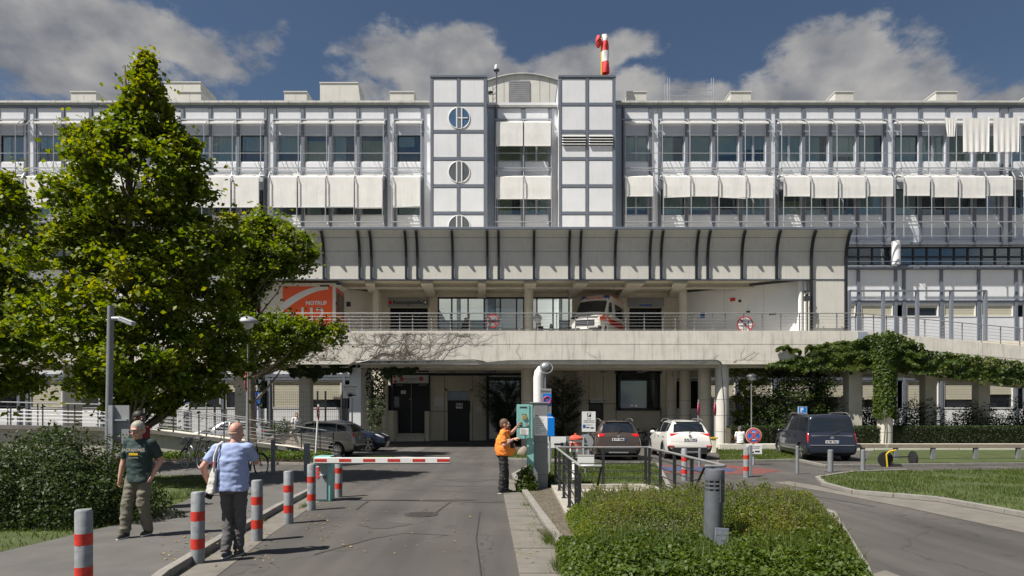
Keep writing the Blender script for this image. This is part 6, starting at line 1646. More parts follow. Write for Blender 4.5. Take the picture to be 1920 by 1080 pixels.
# street lamps
def lamp(px_, py_, Y, r, label, dark=False):
    o = thing('street_lamp', (wx(px_, Y), Y, 0), label, 'street lamp', 'dome street lamps'); X, Z = wx(px_, Y), wz(py_, Y)
    b = MB(); b.lathe([(.055, 0), (.055, 1.0), (.035, 1.1), (.028, Z-r*.75)], (X, Y, 0), n=12); b.build('post', 'post_grey', o, smooth=True)
    b = MB(); n = 12; b.lathe([(r*math.cos(math.pi/2*i/8), r*.62*math.sin(math.pi/2*i/8)) for i in range(9)], (X, Y, Z-r*.1), n=24); b.build('hood', 'steel_dark' if dark else 'steel_light', o, smooth=True)
    b = MB(); b.lathe([(r*.55, Z-r*.12), (r*.5, Z-r*.5), (r*.12, Z-r*.78)], (X, Y, 0), n=20); b.build('lamp_glass', 'sign_white', o, smooth=True)
    return o
lamp(465, 603, 24.0, .36, 'street lamp with pale dome poking through the maple leaves')
lamp(1409, 706, 34.0, .27, 'slim street lamp with dark dome in front of the shrubs', True)
Y = 36.0; o = thing('flood_lamp', (wx(1022, Y), Y-.3, wz(700, Y)), 'round floodlight on a white pipe elbow at the middle driveway column', 'lamp')
b = MB(); b.path([(wx(1010, 35.7), 35.7, 0), (wx(1010, 35.7), 35.7, wz(708, 35.7)), (wx(1011.5, 35.7), 35.7, wz(699, 35.7)), (wx(1017, 35.7), 35.7, wz(691, 35.7))], [.29, .29, .28, .25], 20); b.build('pipe', 'white_paint', o, smooth=True)
b = MB(); b.sphere((wx(1022, 35.5), 35.45, wz(688, 35.5)), .27, n=18, sc=(1, .9, .9)); b.build('lamp_head', 'steel_light', o, smooth=True)
b = MB(); n = 20; X, Z = wx(1024, 35.4), wz(690, 35.4); b.path([(X+.34*math.cos(2*math.pi*i/n), 35.25+.1*math.sin(2*math.pi*i/n), Z+.3*math.sin(2*math.pi*i/n)) for i in range(n)], .02, 6, closed=True); b.build('lamp_ring', 'steel_light', o, smooth=True)
b = MB(); b.tube((wx(1022, 35.6), 35.6, 0), (wx(1022, 35.6), 35.6, wz(697, 35.6)), .06); b.build('side_pipe', 'steel_light', o, smooth=True)
# surveillance pole
Y = 13.6; o = thing('camera_pole', (wx(205, Y), Y, 0), 'grey pole with a surveillance camera in front of the big tree', 'camera')
b = MB(); b.path([(wx(201, Y), Y, 0), (wx(208, Y), Y, wz(573, Y))], .065, 14); b.build('pole', 'post_grey', o, smooth=True)
b = MB(); b.tube((wx(212, Y), Y-.02, wz(598, Y)), (wx(228, Y), Y-.02, wz(598, Y)), .045); b.build('bracket', 'steel_light', o, smooth=True)
b = MB(); b.bar((wx(228, Y), Y-.05, wz(598, Y)), (wx(257, Y), Y-.12, wz(609, Y)), .11, .09); b.bar((wx(230, Y), Y-.05, wz(595.5, Y)), (wx(257, Y), Y-.12, wz(606, Y)), .13, .015); b.build('camera', 'steel_light', o, bevel=.01)
# bollard light in the bushes
Y = 8.6; X = wx(1340, Y); o = thing('bollard_light', (X, Y, 0), 'stout dark grey louvred bollard light leaning in the bush, with a small plate of scribbles', 'bollard light')
r = .125; zt_ = wz(880, Y)
lean = lambda z: X-.035*(1-z/zt_)
b = MB(); b.path([(lean(z), Y, z) for z in (0, .35, .62, .9, zt_-.42)], [r*.93, r*.95, r*.98, r, r], 24); b.build('shaft', 'lamp_post_grey', o, smooth=True)
b = MB()
for k in range(5): z = zt_-.36+k*.055; b.lathe([(r*.98, z), (r*1.0, z+.012), (r*.98, z+.024)], (X, Y, 0), n=28)
for k in range(10): a = 2*math.pi*k/10; b.box(X+r*.93*math.cos(a)-.008, X+r*.93*math.cos(a)+.008, Y+r*.93*math.sin(a)-.008, Y+r*.93*math.sin(a)+.008, zt_-.42, zt_-.1)
b.build('louvre', 'lamp_post_grey', o, smooth=True)
b = MB(); b.lathe([(r*.72, zt_-.42), (r*.72, zt_-.1)], (X, Y, 0), n=20); b.build('lamp_glass', 'glass_dark', o, smooth=True)
b = MB(); b.lathe([(r, zt_-.12), (r*1.01, zt_-.03), (r*.95, zt_), (r*.3, zt_+.008)], (X, Y, 0), n=28); b.build('cap', 'lamp_post_grey', o, smooth=True)
b = MB(); b.box(-.09, .09, -.02, 0, -.12, .12); pt = b.build('plate', 'slate_frame', o, bevel=.006, local=True); pt.location = Vector((wx(1345, Y), Y-.17, wz(1003, Y)))-o.location; pt.rotation_euler = (R(-6), R(4), 0)
for (s_, tx, tz, sz) in (('LA im', .0, .05, .07), ('cII', .01, -.02, .06), ('x?', .02, -.09, .05)):
    t_ = text(s_, sz, chain_loc(pt), 'sign_back', pt); t_.location = (tx, -.0225, tz)
# low concrete seat wall and rails on the right
o = thing('seat_wall', (wx(1500, 33.8), 33.8, 0), 'long low concrete seat wall in front of the hedge on the right', 'wall'); b = MB()
for (a, c) in ((1352, 1470), (1471, 1640), (1641, 1800), (1801, 1960)): b.box(wx(a, 33.6), wx(c, 33.6), 33.6, 34.1, 0, .36)
b.build('wall_block', 'concrete', o, bevel=.02)
o = thing('low_rail', (wx(1750, 27), 27, 0), 'low weathered rail on grey posts along the right lawn', 'rail'); b = MB(); b.box(wx(1603, 27), wx(1660, 27), 26.95, 27.1, .50, .66); b.box(wx(1664, 27), wx(1975, 27), 26.95, 27.1, .50, .66); b.build('beam', 'wood_rail', o, bevel=.01)
for p in (1618, 1680, 1750, 1830, 1910): b = MB(); b.box(wx(p, 27)-.08, wx(p, 27)+.08, 26.97, 27.08, 0, .498); b.build('post', 'post_grey', o)
# small hand cart with yellow handle
o = thing('hand_cart', (wx(1668, 23.6), 23.6, 0), 'small black cart with yellow handle on the dark right lawn', 'cart')
for (p, yy) in ((1660, 23.6), (1712, 24.2)): b = MB(); b.lathe([(.06, -.04), (.27, -.03), (.27, .03), (.06, .04)], (wx(p, yy), yy, .27), 'X' if p > 1700 else 'Y', 22); b.build('wheel', 'rubber', o, smooth=True)
b = MB(); b.path([(wx(1664, 23.5), 23.5, .0), (wx(1662, 23.5), 23.5, .45), (wx(1667, 23.5), 23.5, .55), (wx(1680, 23.5), 23.5, .60)], .03, 8); b.build('handle', 'yellow', o, smooth=True)
b = MB(); b.bar((wx(1664, 23.6), 23.65, .33), (wx(1710, 24), 24.15, .33), .05, .04); b.build('axle', 'steel_dark', o)
# yellow box on the rear of the front column
o = thing('yellow_box', (wx(1340, 32), 32, 0), 'pale cabinet with a yellow lid beside the front round column', 'cabinet'); b = MB(); b.box(wx(1335, 32), wx(1343, 32), 32, 32.3, 0, .68); b.build('cabinet', 'beige_panel', o, bevel=.01); b = MB(); b.box(wx(1333, 32), wx(1346, 32), 31.97, 32.33, .682, .76); b.build('lid', 'yellow', o, bevel=.01)
# traffic cones on the driveway and a boulder
for (p, lab) in ((1033, 'dark striped traffic cone on the raised driveway, nearest the white ambulance van'), ):
    Y = 37.6; o = thing('traffic_cone', (wx(p, Y), Y, ZF), lab, 'cone', 'cones on the driveway'); X = wx(p, Y); b = MB(); b.lathe([(.16, ZF), (.145, ZF+.2), (.06, ZF+.78), (.055, ZF+.8)], (X, Y, 0), n=16); b.build('cone', 'paint_brown', o, smooth=True); b = MB(); b.lathe([(.115, ZF+.44), (.098, ZF+.56)], (X, Y, 0), n=16); b.build('reflective_band', 'sign_back', o, smooth=True); b = MB(); b.box(X-.2, X+.2, Y-.2, Y+.2, ZF, ZF+.03); b.build('base', 'rubber', o)
Y = 37.9; o = thing('convex_mirror', (wx(1008, Y), Y, ZF), 'round grey mirror on a post behind the driveway railing at the middle column', 'mirror'); X, Z = wx(1008, Y), wz(597, Y); b = MB(); b.lathe([(.25, Y), (.20, Y-.05), (.02, Y-.08)], (X, 0, Z), 'Y', 24); b.build('mirror_face', 'steel_light', o, smooth=True); b = MB(); b.tube((X+.03, Y+.04, ZF), (X+.03, Y+.04, Z+.2), .03); b.build('post', 'steel_dark', o)
b = MB(); b.sphere((0, 0, .10), .30, n=16, sc=(.85, .75, .85)); 
b.v = [(x*(1+.25*noise.noise(Vector((x*5, y*5, z*5)))), y*(1+.2*noise.noise(Vector((x*4, y*4, z*4+3)))), max(0, z*(1+.25*noise.noise(Vector((x*4+7, y*4, z*4)))))) for x, y, z in b.v]
b.v = [(x+wx(981, 28.9), y+28.9, z*1.1+.05) for x, y, z in b.v]; tag(b.build('boulder', 'stone', smooth=True), 'tan boulder on the grass behind the man in orange', 'boulder')
raised('grass_verge', g2([(944, 860), (952, 848), (1068, 846), (1082, 860), (1066, 864)]), .06, 'grass_soil')
kerb('kerb', g2([(940, 862), (1066, 866), (1084, 861)]), .1, .09)

# ---------------------------------------------------------------- wheelchair ramp on the left
Ya_, Yb2 = 26.2, 28.0
def rampY(px): return Ya_+(Yb2-Ya_)*(px-0)/626
def rz(px): return max(.06, 1.9-(np.interp(px, [-60, 240, 285, 480, 626], [798, 804, 808, 832, 852])-776)*rampY(px)/F)
rp = thing('access_ramp', (wx(300, 27), 27, 0), 'long concrete access ramp rising to the left behind the bicycles', 'ramp')
pts = [-60, 60, 180, 285, 380, 480, 560, 628]
b = MB()
for i in range(len(pts)-1):
    a, c = pts[i], pts[i+1]; A = (wx(a, rampY(a)), rampY(a)); C = (wx(c, rampY(c)), rampY(c)); za, zc = rz(a), rz(c)
    v = [(A[0], A[1], 0), (C[0], C[1], 0), (C[0], C[1]+1.6, 0), (A[0], A[1]+1.6, 0), (A[0], A[1], za), (C[0], C[1], zc), (C[0], C[1]+1.6, zc), (A[0], A[1]+1.6, za)]
    b.add(v, [(0,3,2,1), (4,5,6,7), (0,1,5,4), (2,3,7,6)]+([(3,0,4,7)] if i == 0 else [])+([(1,2,6,5)] if i == len(pts)-2 else []))
b.build('ramp_body', 'concrete', rp)
b = MB()
for i in range(len(pts)-1):
    a, c = pts[i], pts[i+1]; b.bar((wx(a, rampY(a)), rampY(a)-.04, rz(a)-.02), (wx(c, rampY(c)), rampY(c)-.04, rz(c)-.02), .22, .16)
b.build('ramp_kerb', 'curb_stone', rp)
rr = thing('ramp_railing', (wx(300, 27), 26.9, .8), 'steel railing with many rails along the access ramp on the left', 'railing')
for dy in (0, 1.5):
    for p in (-40, 20, 80, 140, 200, 262, 325, 373, 420, 466, 515, 565, 600, 625):
        Yq = rampY(p)+dy; X = wx(p, rampY(p)); b = MB(); b.box(X-.025, X+.025, Yq-.012, Yq+.012, rz(p), rz(p)+.93); b.build('post', 'steel_dark', rr)
    b = MB()
    for k in range(5): b.path([(wx(p, rampY(p)), rampY(p)+dy, rz(p)+.2+k*.15) for p in pts], .013, 6)
    b.build('rail', 'rail_grey', rr)
    b = MB(); b.path([(wx(p, rampY(p)), rampY(p)+dy-.04, rz(p)+.97) for p in pts], .025, 8); b.build('handrail', 'rail_grey', rr, smooth=True)
# mesh fence in front of the shuttered windows
fn = thing('mesh_fence', (wx(480, 37.5), 35.2, 0), 'dark green wire mesh fence in front of the shuttered windows on the left', 'fence'); Yf2 = 35.2
b = MB(); X0, X1 = wx(300, Yf2), wx(652, Yf2); x = X0
while x < X1: b.box(x-.004, x+.004, Yf2, Yf2+.008, .1, wz(734, Yf2)); x += .11
for z in np.linspace(.15, wz(735, Yf2), 12): b.box(X0, X1, Yf2-.004, Yf2, z-.004, z+.004)
b.build('wire_mesh', 'black_frame', fn)
for p in (300, 402, 501, 508, 595, 610, 650): b = MB(); b.box(wx(p, Yf2)-.04, wx(p, Yf2)+.04, Yf2+.01, Yf2+.08, 0, wz(733, Yf2)); b.build('post', 'black_frame', fn)

# ---------------------------------------------------------------- bicycles
def bicycle(label, fm='ink'):
    o = thing('bicycle', (0, 0, 0), label, 'bicycle', 'parked bicycles')
    r = .34
    for x in (-.53, .53):
        b = MB(); n = 28; b.path([(x+r*math.cos(2*math.pi*i/n), 0, r+r*math.sin(2*math.pi*i/n)) for i in range(n)], .019, 6, closed=True); w = b.build('wheel', 'rubber', o, smooth=True)
        b = MB(); b.path([(x+(r-.03)*math.cos(2*math.pi*i/n), 0, r+(r-.03)*math.sin(2*math.pi*i/n)) for i in range(n)], .009, 5, closed=True)
        for i in range(14): a = 2*math.pi*i/14; b.bar((x, 0, r), (x+(r-.03)*math.cos(a), 0, r+(r-.03)*math.sin(a)), .003, .003)
        b.tube((x, -.05, r), (x, .05, r), .02); b.build('rim', 'alloy', w)
        b = MB(); b.path([(x+(r+.035)*math.cos(a), 0, r+(r+.035)*math.sin(a)) for a in np.linspace(.1 if x > 0 else 0, 3.0, 12)], .014, 5); b.build('mudguard', fm, o)
    b = MB(); H1 = (.42, 0, .82); H2 = (.36, 0, .98); BB = (-.02, 0, .30); ST = (-.17, 0, .80)
    for p, q, rr_ in ((H1, BB, .019), (H1, ST, .016), (BB, ST, .017), (BB, (-.53, 0, .34), .010), (ST, (-.53, 0, .34), .009), (H2, (.53, 0, .34), .014)): b.tube(p, q, rr_, n=8)
    b.build('frame', fm, o, smooth=True)
    b = MB(); b.path([(.16, -.28, 1.06), (.30, -.24, 1.08), (.37, -.08, 1.06), (.37, .08, 1.06), (.30, .24, 1.08), (.16, .28, 1.06)], .012, 7); b.tube(H2, (.37, 0, 1.06), .013); b.build('handlebar', 'alloy', o, smooth=True)
    b = MB(); b.tube(ST, (-.20, 0, .93), .012); b.sphere((-.22, 0, .96), .12, n=12, sc=(1.15, .7, .35)); b.build('saddle', 'rubber', o, smooth=True)
    b = MB(); b.lathe([(.08, -.01), (.08, .01)], BB, 'Y', 16); b.bar(BB, (.12, .06, .20), .02, .02); b.bar(BB, (-.14, -.06, .40), .02, .02); b.box(.08, .16, .05, .13, .19, .21); b.box(-.18, -.10, -.13, -.05, .39, .41); b.build('crank', 'steel_dark', o)
    b = MB()
    for yy in (-.07, .07): b.bar((-.28, yy, .72), (-.75, yy, .72), .012, .012); b.bar((-.6, yy, .72), (-.53, yy*.5, .36), .01, .01)
    b.build('rack', 'steel_dark', o)
    return o
bk = bicycle('black bicycle with a front basket on the path left of the man in blue')
bb = MB()
for i in range(9): z = .84+.03*i; bb.path([(.42, -.18, z), (.42, .18, z), (.70, .18, z), (.70, -.18, z)], .006, 4, closed=True)
for k in range(10): x = .42+.028*k; bb.bar((x, -.18, .84), (x, -.18, 1.08), .006, .006); bb.bar((x, .18, .84), (x, .18, 1.08), .006, .006)
bb.box(.42, .70, -.18, .18, .835, .845)
def setbike(o, px_, base, rz_, z=0):
    Y = gy(base); o.location = (wx(px_, Y), Y, z); o.rotation_euler = (R(random.uniform(-5, 5)), 0, R(rz_))
c1 = copy_tree(bk, 'black bicycle without basket standing behind the one with the basket'); c2 = copy_tree(bk, 'black bicycle mostly hidden behind the man in the blue shirt')
c3 = copy_tree(bk, 'dark bicycle leaning against the wall between the brown and the white car'); c4 = copy_tree(bk, 'bicycle parked by the ramp railing, further back near the lamp post')
c5 = copy_tree(bk, 'bicycle with handlebar rising left of the brown car'); c6 = copy_tree(bk, 'second bicycle in the dark corner between the two cars')
c7 = copy_tree(bk, 'bicycle by the ramp railing just left of the pale sign post')
q = bb.build('basket', 'steel_dark', bk)
setbike(bk, 362, 880, 145, .0); setbike(c1, 388, 877, 120); setbike(c2, 470, 896, 75); setbike(c3, 1219, 832, 175); setbike(c4, 428, 868, 160); setbike(c5, 1117, 860, 100); setbike(c6, 1203, 836, 20); setbike(c7, 368, 866, 150)
# ================================================================ VEGETATION
def crown_points(profile, Y, ncl, per, cr_=(.38, .6), flat=.6, hollow=.35, seed=1, dscale=.85, ragged=(.78, .42)):
    """clusters of leaves through a crown whose silhouette is given as rows (height px, left px, right px)"""
    g = np.random.default_rng(seed); py = np.array([r[0] for r in profile], float); l = np.array([r[1] for r in profile], float); r = np.array([r[2] for r in profile], float)
    w = (r-l); pts = []; cen = []
    ys = g.uniform(py[0], py[-1], ncl*6); keep = g.random(ncl*6) < np.interp(ys, py, w)/w.max()+.08; ys = ys[keep][:ncl]
    for y in ys:
        L, Rr = np.interp(y, py, l), np.interp(y, py, r); c = (L+Rr)/2; rad = (Rr-L)/2*Y/F
        a = g.uniform(0, 6.283); rad *= ragged[0]+ragged[1]*(.5+noise.noise(Vector((math.cos(a)*1.3+seed, math.sin(a)*1.3, y*.014)))+.5*noise.noise(Vector((math.cos(a)*3+seed, math.sin(a)*3, y*.035)))); q = rad*(hollow+(1-hollow)*g.random()**.55)
        k = g.uniform(*cr_)*min(1, .45+rad/3.0); q = max(0, min(q, rad-k*.6))
        cx, cy, cz = wx(c, Y)+q*math.cos(a), Y+q*math.sin(a)*dscale, wz(y, Y)
        cen.append((cx, cy, cz)); n = int(per*(.6+.8*g.random()))
        d = g.normal(size=(n, 3)); d /= np.linalg.norm(d, axis=1)[:, None]; d *= (g.random(n)**.45)[:, None]*k; d[:, 2] *= flat
        d[:, 2] -= .12*(d[:, 0]**2+d[:, 1]**2)/k
        pts.append(d+np.array((cx, cy, cz)))
        m = max(3, int(n*.16)); pts.append(np.array((cx, cy, cz))+g.normal(size=(m, 3))*k*.85)
    return np.concatenate(pts), cen
def trunk_mesh(x, y, z0, z1, r0, r1, cen, nlimb, seed, m='bark'):
    g = random.Random(seed); b = MB(); pts = []; rs = []; n = 9
    for i in range(n+1):
        f = i/n; pts.append((x+.10*math.sin(f*5+seed)*f, y+.1*math.cos(f*4)*f, z0+(z1-z0)*f)); rs.append(r0*(1.35 if i == 0 else 1)*(1-f)+r1*f)
    b.path(pts, rs, 12)
    for c in g.sample(cen, min(nlimb, len(cen))):
        f = max(.18, min(.95, (c[2]-z0)/(z1-z0)-.12)); i = int(f*n); p = Vector(pts[i]); q = Vector(c); mid = p.lerp(q, .5)+Vector((0, 0, -.12*(q-p).length)); r = rs[i]*.42
        b.path([p, p.lerp(mid, .6)+Vector((0, 0, .05)), mid.lerp(q, .4), q], [r, r*.7, r*.42, .012], 7)
    return b
def tree(label, profile, Y, px_, base, r0, ncl, per, size, lm, seed, nlimb=40, cr_=(.38, .6), bark='bark', nm='tree', cat='tree', hollow=.35, z1=None, aspect=.85, ragged=(.78, .42)):
    X = wx(px_, Y); t = thing(nm, (X, Y, 0), label, cat)
    P, cen = crown_points(profile, Y, ncl, per, cr_, seed=seed, hollow=hollow, ragged=ragged)
    top = z1 or wz(profile[0][0], Y)-.3
    trunk_mesh(X, Y, base, top, r0, .03, cen, nlimb, seed, bark).build('trunk', bark, t, smooth='all')
    leaves('crown', P, lm, size, parent=t, aspect=aspect, droop=.25)
    return t
big = [(104, 268, 278), (125, 252, 296), (150, 243, 302), (180, 232, 318), (205, 226, 326), (235, 200, 330), (262, 165, 350), (300, 130, 368), (345, 108, 388), (400, 100, 408), (460, 92, 425), (520, 78, 440), (580, 62, 450), (640, 70, 470), (690, 110, 460), (725, 150, 420), (752, 180, 350), (768, 200, 320)]
tree('tall leafy green maple filling the left side in front of the hospital', big, 17.6, 240, 0, .18, 760, 96, .118, 'leaf_tree', 5, 90, (.14, .50), hollow=.42, ragged=(.70, .50))
small = [(398, 465, 485), (418, 445, 545), (445, 425, 585), (480, 415, 600), (512, 425, 575), (530, 415, 505), (560, 410, 478), (590, 412, 482), (605, 425, 590), (620, 432, 650), (640, 440, 632), (660, 450, 580), (685, 450, 530)]
tree('smaller yellowish maple with a pale trunk reaching over the raised driveway', small, 28.5, 470, 0, .24, 340, 80, .145, 'leaf_maple', 8, 36, (.2, .6), 'bark_pale', hollow=.25)
left = [(330, -60, 20), (380, -120, 60), (450, -170, 70), (540, -190, 75), (620, -190, 90), (700, -160, 70), (740, -120, 20)]
tree('tree cut by the dark left edge of the picture', left, 21.0, -60, 0, .2, 170, 130, .15, 'leaf_tree', 13, 30, (.5, .8))
def bushpts(x0, x1, y0, y1, top, n, seed, base=0.0, shell=.55):
    g = np.random.default_rng(seed); x = g.uniform(x0, x1, n); y = g.uniform(y0, y1, n); h = np.array([top(a, b_) for a, b_ in zip(x, y)]); k = h > base+.03
    x, y, h = x[k], y[k], h[k]; z = h-(h-base)*(g.random(len(x))**1.7)*shell
    return np.stack([x, y, z], 1)
def fb(x, y, s=1.0, o=0.0): return noise.noise(Vector((x*s+o, y*s-o, o)))
def shrub(nm, label, cat, cx, cy, rx, ry, h, n, size, lm, seed, stems=8, group=None, z0=0.0, rough=.3, droop=.1):
    t = thing(nm, (cx, cy, z0), label, cat, group); g = np.random.default_rng(seed)
    d = g.normal(size=(n, 3)); d[:, 2] = np.abs(d[:, 2])*1.0; d /= np.linalg.norm(d, axis=1)[:, None]
    rr = np.array([1+rough*(noise.noise(Vector((a*2.3+seed, b_*2.3, c*2.3)))+.5*noise.noise(Vector((a*6+seed, b_*6, c*6)))) for a, b_, c in d]); rr *= (1-.42*g.random(n)**1.6)
    P = d*rr[:, None]*np.array((rx, ry, h))+np.array((cx, cy, z0))
    leaves('foliage', P, lm, size, parent=t, nrm=d, jit=1.6, droop=droop)
    b = MB()
    for i in range(stems):
        a = 6.283*i/stems; q = g.uniform(.3, .8); b.path([(cx, cy, z0), (cx+rx*.3*q*math.cos(a), cy+ry*.3*q*math.sin(a), z0+h*.4), (cx+rx*q*math.cos(a), cy+ry*q*math.sin(a), z0+h*.85)], [.03, .02, .008], 5)
    b.build('stem', 'bark', t); return t
# big dark shrub in the left foreground
shrub('shrub', 'big rounded dark shrub in the left foreground beside the path', 'bush', -7.9, 11.3, 1.75, 1.2, 1.55, 30000, .055, 'leaf_shrub', 3, 14)
# dark conifers under the driveway
def conifer(label, cx, Y, rows, n, seed):
    t = thing('conifer', (wx(cx, Y), Y, 0), label, 'conifer', 'dark yews under the raised driveway'); g = np.random.default_rng(seed)
    py = [r[0] for r in rows]; P = []; b = MB(); b.path([(wx(cx, Y), Y, 0), (wx(cx, Y), Y, wz(py[0]+10, Y))], [.12, .03], 8)
    for k in range(n//55):
        y = g.uniform(py[0], py[-1]); L, Rr = np.interp(y, py, [r[1] for r in rows]), np.interp(y, py, [r[2] for r in rows]); a = g.uniform(0, 6.283); rad = (Rr-L)/2*Y/F; c = wx((L+Rr)/2, Y)
        tip = np.array((c+rad*math.cos(a), Y+min(rad, 1.1)*math.sin(a), wz(y, Y))); root = np.array((wx(cx, Y), Y, wz(y, Y)-rad*.55))
        f = g.uniform(.25, 1.05, 55)[:, None]; q = root+(tip-root)*f+g.normal(size=(55, 3))*.07; P.append(q)
        if k % 3 == 0: b.tube(tuple(root), tuple(tip), .012, .004, n=4)
    leaves('foliage', np.concatenate(P), 'leaf_dark', .10, parent=t, aspect=.3); b.build('trunk', 'bark', t); return t
conifer('spreading dark yew under the driveway, behind the man in orange', 950, 40.6, [(704, 905, 985), (725, 888, 990), (745, 896, 988), (775, 912, 985), (805, 928, 980), (828, 940, 975)], 16000, 4)
conifer('dark yew under the driveway right of the blue information stele', 1055, 40.9, [(702, 1035, 1082), (725, 1018, 1096), (760, 1020, 1092), (800, 1025, 1085), (830, 1035, 1075)], 13000, 6)
# climbing plants
def climb(nm, label, cat, polys, Y, n, size, lm, seed, thick=.22, stem=None):
    t = thing(nm, (wx(polys[0][0][0], Y), Y, 0), label, cat); g = np.random.default_rng(seed); P = []
    areas = [abs((p[1][0]-p[0][0])) for p in polys]
    for rows in polys:           # rows: (px, top py, bottom py)
        xs = [r[0] for r in rows]; k = int(n*(xs[-1]-xs[0])/sum(q[-1][0]-q[0][0] for q in polys)) if len(rows) > 2 or True else 0
        x = g.uniform(xs[0], xs[-1], k); top = np.interp(x, xs, [r[1] for r in rows]); bot = np.interp(x, xs, [r[2] for r in rows])
        lump = np.array([fb(a*.09, 0, 1, seed)*7 for a in x]); y = top+lump*.6+(bot-top+lump)*g.random(k)
        dz = np.array([fb(a*.05, b_*.08, 1, 4) for a, b_ in zip(x, y)])
        Yy = Y-(thick*(.5+dz)*g.random(k)); P.append(np.stack([wx(x, Y), Yy, wz(y, Y)], 1))
    P = np.concatenate(P); nr = np.tile(np.array((0, -1, .35)), (len(P), 1))
    leaves('foliage', P, lm, size, parent=t, nrm=nr, jit=.8, droop=.6, aspect=.95)
    if stem:
        b = MB()
        for s_ in stem: b.path([(wx(p, Y), Y-.03, wz(q, Y)) for p, q in s_], .02, 5)
        b.build('stem', 'bark', t)
    return t
YI = 36.06
climb('ivy', 'bright green ivy covering the driveway edge and column on the right', 'ivy',
      [[(1437, 684, 690), (1470, 676, 692), (1505, 668, 697), (1540, 665, 694), (1580, 662, 698), (1640, 655, 694), (1700, 655, 698), (1760, 660, 706), (1830, 668, 716), (1990, 690, 735)],
       [(1510, 652, 662), (1545, 645, 660), (1580, 640, 668), (1640, 640, 670), (1720, 650, 672)],
       [(1560, 655, 672), (1600, 640, 680), (1640, 625, 700), (1665, 620, 702), (1690, 628, 700), (1730, 648, 700)],
       [(1455, 655, 660), (1475, 648, 654), (1500, 660, 668)]], YI, 17000, .13, 'leaf_ivy', 21, .3, [[(1658, 830), (1655, 700), (1600, 680), (1470, 686)]])
t = thing('ivy', (wx(1659, 35.4), 35.2, 2), 'ivy sleeve wrapped round the right hand column above its bare foot', 'ivy'); g = np.random.default_rng(5); n = 8200; a = g.uniform(0, 6.283, n); z = wz(g.uniform(628, 783, n), 35.4)+.1*np.sin(a*3); r = .40+.16*g.random(n)
leaves('foliage', np.stack([wx(1659, 35.4)+r*np.cos(a), 35.4+r*np.sin(a), z], 1), 'leaf_ivy', .13, nrm=np.stack([np.cos(a), np.sin(a), .3+0*a], 1), parent=t, droop=.6, aspect=.95)
b = MB(); b.path([(wx(1657, 34.95), 34.95, 0), (wx(1660, 34.95), 34.95, 1.2), (wx(1657, 34.95), 34.95, 2.2)], .03, 6); b.build('stem', 'bark', t)
climb('hanging_vine', 'dark green vine hanging below the driveway and down the left columns', 'vine',
      [[(528, 686, 690), (545, 685, 704), (575, 685, 708), (590, 686, 716), (610, 685, 702), (660, 686, 698)], [(688, 690, 790), (700, 692, 815), (712, 692, 800), (722, 690, 768)], [(722, 690, 705), (760, 690, 701), (785, 692, 697)], [(478, 690, 760), (490, 692, 768), (497, 700, 740)]], 36.9, 5200, .12, 'leaf_shrub', 9, .4, [[(700, 838), (703, 760), (706, 690)]])
# leafless vine stems on the concrete
t = thing('bare_vine', (wx(770, YP-.03), YP-.03, 5), 'leafless dark vine stems creeping over the stained driveway parapet', 'vine'); b = MB(); g = random.Random(4)
def creep(px_, py_, ang_, L, r, dep=0):
    pts = [(px_, py_)]; a = ang_
    for k in range(L):
        a += g.uniform(-.55, .55); a = a*.93+ang_*.07; px_ += math.cos(a)*4.2; py_ -= math.sin(a)*4.2
        if py_ < 624 or py_ > 681: ang_ = -ang_*.5; a = -a*.6; py_ = min(681, max(624, py_))
        if px_ < 480: break
        pts.append((px_, py_))
        if dep < 3 and g.random() < .20: creep(px_, py_, a+g.choice((-.8, .8)), int(L*.55), r*.6, dep+1)
    if len(pts) > 2: b.path([(wx(p, YP), YP-.015-r, wz(q, YP)) for p, q in pts], [r*(1-.6*i/len(pts)) for i in range(len(pts))], 4)
for s_ in ((660, 680, .5, 34, .017), (665, 672, .25, 40, .017), (700, 679, .9, 22, .014), (690, 664, .1, 36, .015), (730, 680, .4, 26, .013), (640, 680, 2.2, 22, .014), (600, 676, .6, 20, .013), (820, 679, .8, 14, .010), (780, 676, .5, 20, .011), (655, 684, 1.1, 18, .016), (560, 678, .8, 20, .014), (520, 672, .4, 22, .013), (1310, 682, .7, 10, .010), (1375, 680, .6, 12, .010), (1120, 672, 2.4, 7, .007), (975, 676, 1.3, 9, .008)): creep(*s_)
b.build('stem', 'bark', t)
# shrubs and hedges on the right under the ramp
tree('loose shrub with arching twigs behind the round column', [(694, 1440, 1560), (715, 1400, 1585), (745, 1385, 1592), (780, 1375, 1590), (812, 1370, 1580)], 38.0, 1450, 0, .08, 150, 90, .11, 'leaf_shrub', 31, 40, (.45, .8), nm='shrub', cat='shrub', hollow=.2)
tree('twiggy taller shrub directly right of the round column', [(688, 1372, 1430), (710, 1366, 1440), (750, 1368, 1420), (800, 1372, 1420)], 37.6, 1398, 0, .07, 46, 70, .11, 'leaf_maple', 33, 26, (.35, .6), nm='shrub', cat='shrub', hollow=.2)
for i, (px_, w_, h_, lab) in enumerate(((1540, 1.6, 2.6, 'dark shrub behind the people carrier roof'), (1625, 1.5, 2.5, 'dark shrub between the two right columns'), (1720, 2.0, 2.7, 'dark shrub right of the ivy covered column'), (1830, 2.0, 2.5, 'dark shrub near the right edge under the ramp'), (1930, 2.2, 2.6, 'dark shrub cut by the right edge under the ramp'))):
    shrub('shrub', lab, 'shrub', wx(px_, 38.3), 38.3, w_, 1.0, h_, 6500, .10, 'leaf_hedge', 40+i, 8)
